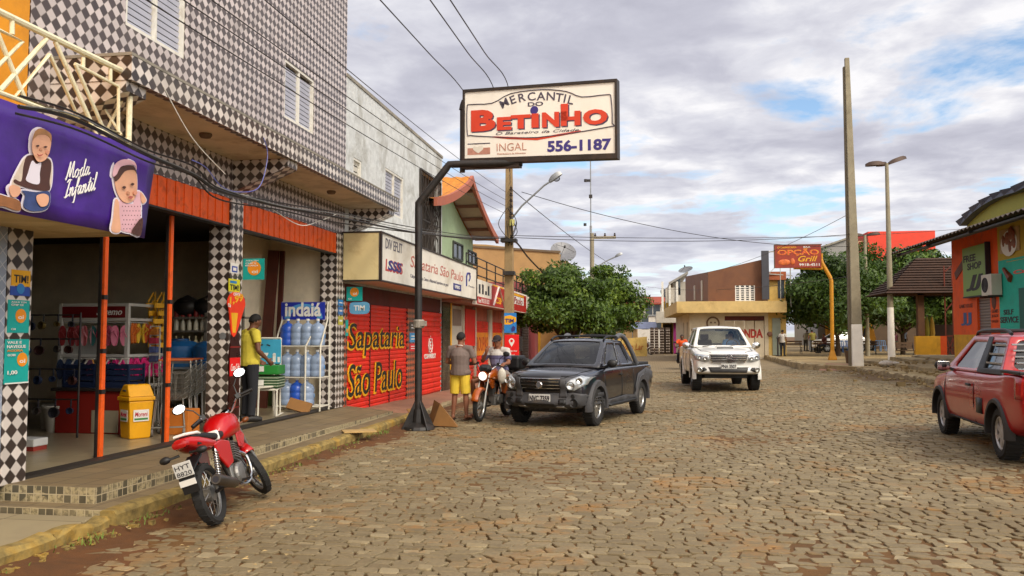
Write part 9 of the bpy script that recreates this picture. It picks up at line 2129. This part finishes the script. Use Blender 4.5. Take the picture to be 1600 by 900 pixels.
 m = MB();m.box(-.11,.11,-.18,.2,.27,.47);m.lathe([(0,0),(.1,0),(.115,.01),(.1,.05),(0,.055)],(-.105,.05,.37),(-1,0,0),18);m.lathe([(0,0),(.085,0),(.09,.03),(0,.04)],(.105,.0,.37),(1,0,0),16);e = m.build('engine',M_BENG,t,bevel=.02)
 m = MB();Rc = Matrix.Translation((0,-.16,.5)) @ Matrix.Rotation(radians(18),4,'X');m.M = Rc
 for k in range(7):m.box(-.09,.09,-.08,.08,.02 + .026 * k,.032 + .026 * k)
 m.box(-.065,.065,-.06,.06,0,.2);m.build('cylinder',M_BENG,e)
 m = MB();m.tube(cr([(-.05,-.24,.58),(-.1,-.36,.5),(-.12,-.33,.32),(-.13,-.1,.24),(-.14,.2,.26),(-.16,.38,.31)],6),.019,8);ex = m.build('exhaust_pipe',M_CHROME,t,smooth=True)
 m = MB();m.tube([(-.155,.3,.29),(-.165,.4,.315),(-.19,.86,.42),(-.192,.885,.426)],[.03,.05,.055,.045],14);m.build('silencer',mat('sooty_silencer','#4a443e',.4,metal=.6,var=.3,vs=6),ex,smooth=True)
 m = MB();m.lathe([(0,.002),(.03,.002),(.03,0)],(-.1925,.888,.427),(0,1,.22),10);m.build('silencer_mouth',M_INK,ex)
 # tank, side panels, seat, tail
 m = MB();loft(m,[(-.45,.80,.06,.06),(-.41,.84,.12,.10),(-.3,.875,.155,.135),(-.16,.88,.165,.14),(-.02,.855,.14,.12),(.06,.825,.095,.09),(.1,.80,.06,.05)],20,2.6);m.build('tank',body_m,t,smooth=True)
 m = MB();m.lathe([(0,.02),(.035,.02),(.038,0)],(0,-.22,.985),(0,0,1),14);m.build('fuel_cap',M_CHROME,t)
 for s in (-1,1):MB().prism([(-.46,.72),(-.36,.80),(-.22,.76),(-.22,.62),(-.34,.60)],(s * .12,0,0),(0,1,0),(0,0,1),s * .02).build('tank_shroud',body_m,t,bevel=.008)
 for s in (-1,1):m = MB();m.prism([(.08,.72),(.12,.50),(.3,.46),(.46,.60),(.5,.74),(.3,.76)],(s * .135,0,0),(0,1,0),(0,0,1),s * .03);m.build('side_panel',body_m,t,bevel=.012)
 m = MB();loft(m,[(.02,.81,.075,.035),(.1,.81,.105,.04),(.25,.80,.125,.04),(.42,.815,.135,.045),(.58,.84,.13,.045),(.72,.862,.11,.038),(.82,.875,.07,.025)],18,3);m.build('seat',mat('black_seat_vinyl','#191718',.55,var=.15),t,smooth=True)
 if stripe:
  m = MB();m.box(-.137,.137,.30,.345,.76,.866);m.build('seat_stripe',M_WHITE,t,bevel=.02);m = MB();loft(m,[(.745,.905,.05,.012),(.83,.905,.07,.014),(.92,.915,.055,.012)],14,2.4);m.tube([(-.085,.62,.86),(-.1,.75,.9),(-.05,.92,.915),(.05,.92,.915),(.1,.75,.9),(.085,.62,.86)],.014,8);m.build('grab_rail',M_WHITE,t,smooth=True)
 m = MB();loft(m,[(.38,.74,.12,.05),(.55,.765,.135,.065),(.72,.80,.125,.07),(.86,.83,.095,.06),(.96,.85,.06,.035)],18,2.8);tl = m.build('tail_cowl',body_m,t,smooth=True)
 m = MB();loft(m,[(.93,.83,.075,.04),(.99,.835,.07,.035),(1.0,.835,.05,.02)],14,3);m.build('tail_light',mat('red_lens','#a01414',.15),t,smooth=True)
 m = MB();m.hexa([(-.07,.72,.68),(.07,.72,.68),(.07,1.04,.56),(-.07,1.04,.56),(-.07,.72,.70),(.07,.72,.70),(.07,1.05,.575),(-.07,1.05,.575)]);m.hexa([(-.075,1.0,.38),(.075,1.0,.38),(.075,1.03,.6),(-.075,1.03,.6),(-.075,1.012,.38),(.075,1.012,.38),(.075,1.045,.6),(-.075,1.045,.6)]);m.build('rear_mudguard',M_BLKPL,t)
 if plate:
  Rp = Matrix.Translation((0,1.058,.61)) @ Matrix.Rotation(radians(-8),4,'X');m = MB(Rp);m.box(-.085,.085,-.005,.005,-.07,.07);p = m.build('number_plate',M_PLATE,t,bevel=.004)
  m = MB(Rp)
  for s,z in ((plate[0],.005),(plate[1],-.058)):m.text(s,(.07,.0055,z),(-1,0,0),(0,0,1),.14,.042,.0,0,.003)
  m.build('lettering',M_INK,p);m = MB(Rp);m.box(-.075,.075,-.004,.006,-.155,-.1);m.build('sticker',M_WHITE,p)
 for s in (-1,1):
  m = MB();m.tube([(s * .05,.93,.74),(s * .13,.96,.735)],.012,6);m.ball((s * .175,.965,.735),(.055,.035,.035),10,8);m.build('indicator',M_BLKPL,t,smooth=True)
  m = MB(St);m.tube([(s * .09,-.47,.82),(s * .17,-.48,.82)],.01,6);m.ball((s * .2,-.485,.82),(.045,.035,.03),10,8);m.build('indicator',mat('amber_lens','#6b3a16',.2),t,smooth=True)
 # headlamp, clocks, bars, mirrors
 m = MB(St);m.lathe([(0,0),(.06,.0),(.085,.04),(.09,.11),(.085,.125)],(0,-.44,.87),(0,-1,-.12),20);hl = m.build('headlamp',body_m if headcowl else M_CHROME,t,smooth=True)
 if lit:
  em = bpy.data.materials.new('lit_headlamp');em.use_nodes = True;em.node_tree.nodes['Principled BSDF'].inputs['Emission Color'].default_value = (1,.96,.85,1);em.node_tree.nodes['Principled BSDF'].inputs['Emission Strength'].default_value = 1.0
 m = MB(St);m.lathe([(0,.135),(.05,.13),(.082,.118),(.082,.11)],(0,-.44,.87),(0,-1,-.12),20);m.build('headlamp_lens',em if lit else M_REFL,hl,smooth=True)
 if headcowl:m = MB(St);loft(m,[(-.50,.985,.10,.03),(-.42,.99,.13,.085),(-.36,.985,.11,.09)],14,2.5);m.build('visor',M_BLKPL,t,smooth=True)
 m = MB(St)
 for s in (-1,1):m.lathe([(0,0),(.045,0),(.05,.05),(.04,.06),(0,.06)],(s * .05,-.46,.97),(0,.45,.9),14)
 m.build('instrument',M_CHROME if not headcowl else M_BLKPL,t,smooth=True,angle=40)
 m = MB(St);m.tube(cr([(-.36,-.22,1.06),(-.22,-.28,1.08),(-.1,-.38,.98),(.1,-.38,.98),(.22,-.28,1.08),(.36,-.22,1.06)],6),.012,8);hb = m.build('handlebar',M_CHROME,t,smooth=True)
 for s in (-1,1):
  m = MB(St);m.tube([(s * .25,-.265,1.078),(s * .37,-.217,1.058)],.019,10);m.tube([(s * .2,-.3,1.075),(s * .23,-.36,1.06),(s * .36,-.32,1.04)],.008,6);m.cbox((s * .215,-.285,1.085),(.05,.05,.05));m.build('grip',M_BLKPL,hb,smooth=True)
  m = MB(St);m.tube([(s * .22,-.28,1.09),(s * .25,-.30,1.2),(s * .33,-.29,1.27)],.007,6);mr = m.build('mirror_stem',M_BLKPL,t,smooth=True);m = MB(St);m.ball((s * .37,-.285,1.29),(.07,.022,.05),16,10);m.build('mirror_housing',M_BLKPL,mr,smooth=True);m = MB(St);Rm = Matrix.Rotation(radians(90),3,'X');pr = [(.062 * cos(a),.043 * sin(a)) for a in [2 * pi * i / 20 for i in range(20)]];m.prism(pr,(s * .37,-.26,1.29),(-1,0,0),(0,-.25,1),.004);m.build('mirror_glass',mat('dim_mirror','#868d96',.2,metal=1,var=.03),mr)
 for k in range(4):m = MB(St);x = (-.2,-.1,.12,.2)[k];m.tube(cr([(x,-.32,1.07),(x * .7,-.52,1.0),(x * .3,-.48,.86),(0,-.36,.78)],5),.006,5);m.build('cable',M_BLKPL,hb,smooth=True)
 m = MB();m.tube([(.12,.12,.3),(.24,.16,.03),(.26,.2,.02)] if roll else [(.1,.12,.28),(.13,.42,.22)],.011,6);m.build('side_stand',M_DKM,t,smooth=True)
 return t
pr_ = on_z(337,822,0);pf_ = on_z(408,775,0)
d = (pf_ - pr_)
d.normalize();rz = math.atan2(d.x,-d.y);mid = pr_ + Vector((d.x,d.y,0)) * .65
motorcycle('motorcycle','red motorcycle with white seat stripe leaning on its stand by the tiled pavement',(mid.x,mid.y,.005),rz,radians(18),paint('bike_red','#b0050a',stain='#4a0608'),steer=radians(38),plate=('HYT','8820')).scale = (.91,) * 3
# orange motorcycle with its rider
bp = on_z(750,659,.01);ORB = paint('bike_orange','#a04a08',stain='#6a3410')
br = radians(-14);B0 = Vector((bp.x,bp.y,0)) + Matrix.Rotation(br,3,'Z') @ Vector((0,.64,0))
motorcycle('motorcycle','orange motorcycle with lit round headlamp and black top box, facing us by the kerb',(B0.x,B0.y,.015),br,0,ORB,steer=radians(6),stripe=False,headcowl=True,lit=True)
bike = [o for o in COL.objects if o.name.startswith('motorcycle') and o.parent is None][-1]
m = MB();m.box(-.24,.24,.72,1.12,.92,1.22);tb_ = m.build('top_box',M_BLKPL,bike,bevel=.06);m = MB();m.box(-.12,.12,.6,1.0,.87,.918);m.build('carrier',M_DKM,tb_)
o = MB().ball((0,0,-.16),(.085,.06,.15),14,10).tube([(0,0,0),(0,0,-.06)],[.015,.04],8).build('carrier_bag',mat('white_plastic_bag','#bdb7aa',.5,var=.15,vs=7),smooth=True)
o.location = Vector((B0.x,B0.y,0)) + Matrix.Rotation(br,3,'Z') @ Vector((.32,-.34,1.03));tag(o,'white plastic bag hanging from the handlebar of the orange motorcycle','carrier bag')
STR = striped('striped_polo',[(1.06,'#5d5a78'),(1.16,'#8486a8'),(1.24,'#4d4866'),(9,'#b9b4ae')],1)
zs_ = .78
J = sitting(zs_,pelvis=(0,.02,zs_ + .1),waist=(0,.02,zs_ + .24),chest=(0,-.01,zs_ + .42),neck=(0,-.03,zs_ + .59),head=(.0,-.06,zs_ + .735),shl=(.2,-.02,zs_ + .54),shr=(-.2,-.02,zs_ + .54),ell=(.28,-.14,zs_ + .31),elr=(-.31,-.12,zs_ + .33),wrl=(.30,-.38,zs_ + .30),wrr=(-.16,-.24,zs_ + .50),
  hil=(.1,0,zs_ + .09),hir=(-.1,0,zs_ + .09),knl=(.42,-.32,zs_ - .06),knr=(-.42,-.32,zs_ - .06),anl=(.34,-.12,.34),anr=(-.42,-.2,.10),tol=(.36,-.29,.30),tor=(-.46,-.37,.04))
rp = Vector((B0.x,B0.y,0)) + Matrix.Rotation(br,3,'Z') @ Vector((0,.22,0))
person('rider in dark cap and striped polo sitting on the orange motorcycle, hand raised',(rp.x,rp.y,.015),br,J,STR,mat('pale_shorts','#8a7f78',.9),(M_SANDAL,'sandal'),SK,.0085,shorts=.5,cap=mat('dark_cap','#2d2326',.9,var=.15),hair=False,fat=1.12,sleeve=.75,hands={'r':(Vector((.25,-.1,.9)),Vector((.4,.9,0)),.5),'l':(Vector((0,-.7,-.1)),Vector((0,-.2,-1)),.65)})
# far motorcyclist in orange
fb_ = on_z(1066,563,.0);fy = 41;fpos = Vector((on_y(1066,560,fy).x,fy,.03))
motorcycle('motorcycle','dark motorcycle ridden by the man in orange, left of the white pickup',fpos,radians(4),0,paint('bike_black','#1c1a1c'),stripe=False,lit=True)
J = sitting(zs_,pelvis=(0,.05,zs_ + .1),neck=(0,-.03,zs_ + .6),head=(0,-.05,zs_ + .75),wrl=(.33,-.42,zs_ + .28),wrr=(-.33,-.42,zs_ + .28),ell=(.34,-.14,zs_ + .34),elr=(-.34,-.14,zs_ + .34),knl=(.22,-.36,zs_ - .1),knr=(-.22,-.36,zs_ - .1),anl=(.22,-.1,.33),anr=(-.22,-.1,.33),tol=(.22,-.28,.29),tor=(-.22,-.28,.29))
person('motorcyclist in bright orange shirt riding towards us, left of the white pickup',fpos + Vector((0,.2,0)),radians(4),J,mat('bright_orange_shirt','#d2501a',.85),mat('dark_trousers','#1f2026'),(M_SHOE,'shoe'),SKD,.013)
# parked bikes far away under the shoe racks
q = on_y(1006,545,71);motorcycle('motorcycle','dark red motorcycle parked by the awning at the end of the street',(q.x,71,.02),radians(70),0,paint('bike_dark_red','#5d1418'),stripe=False)
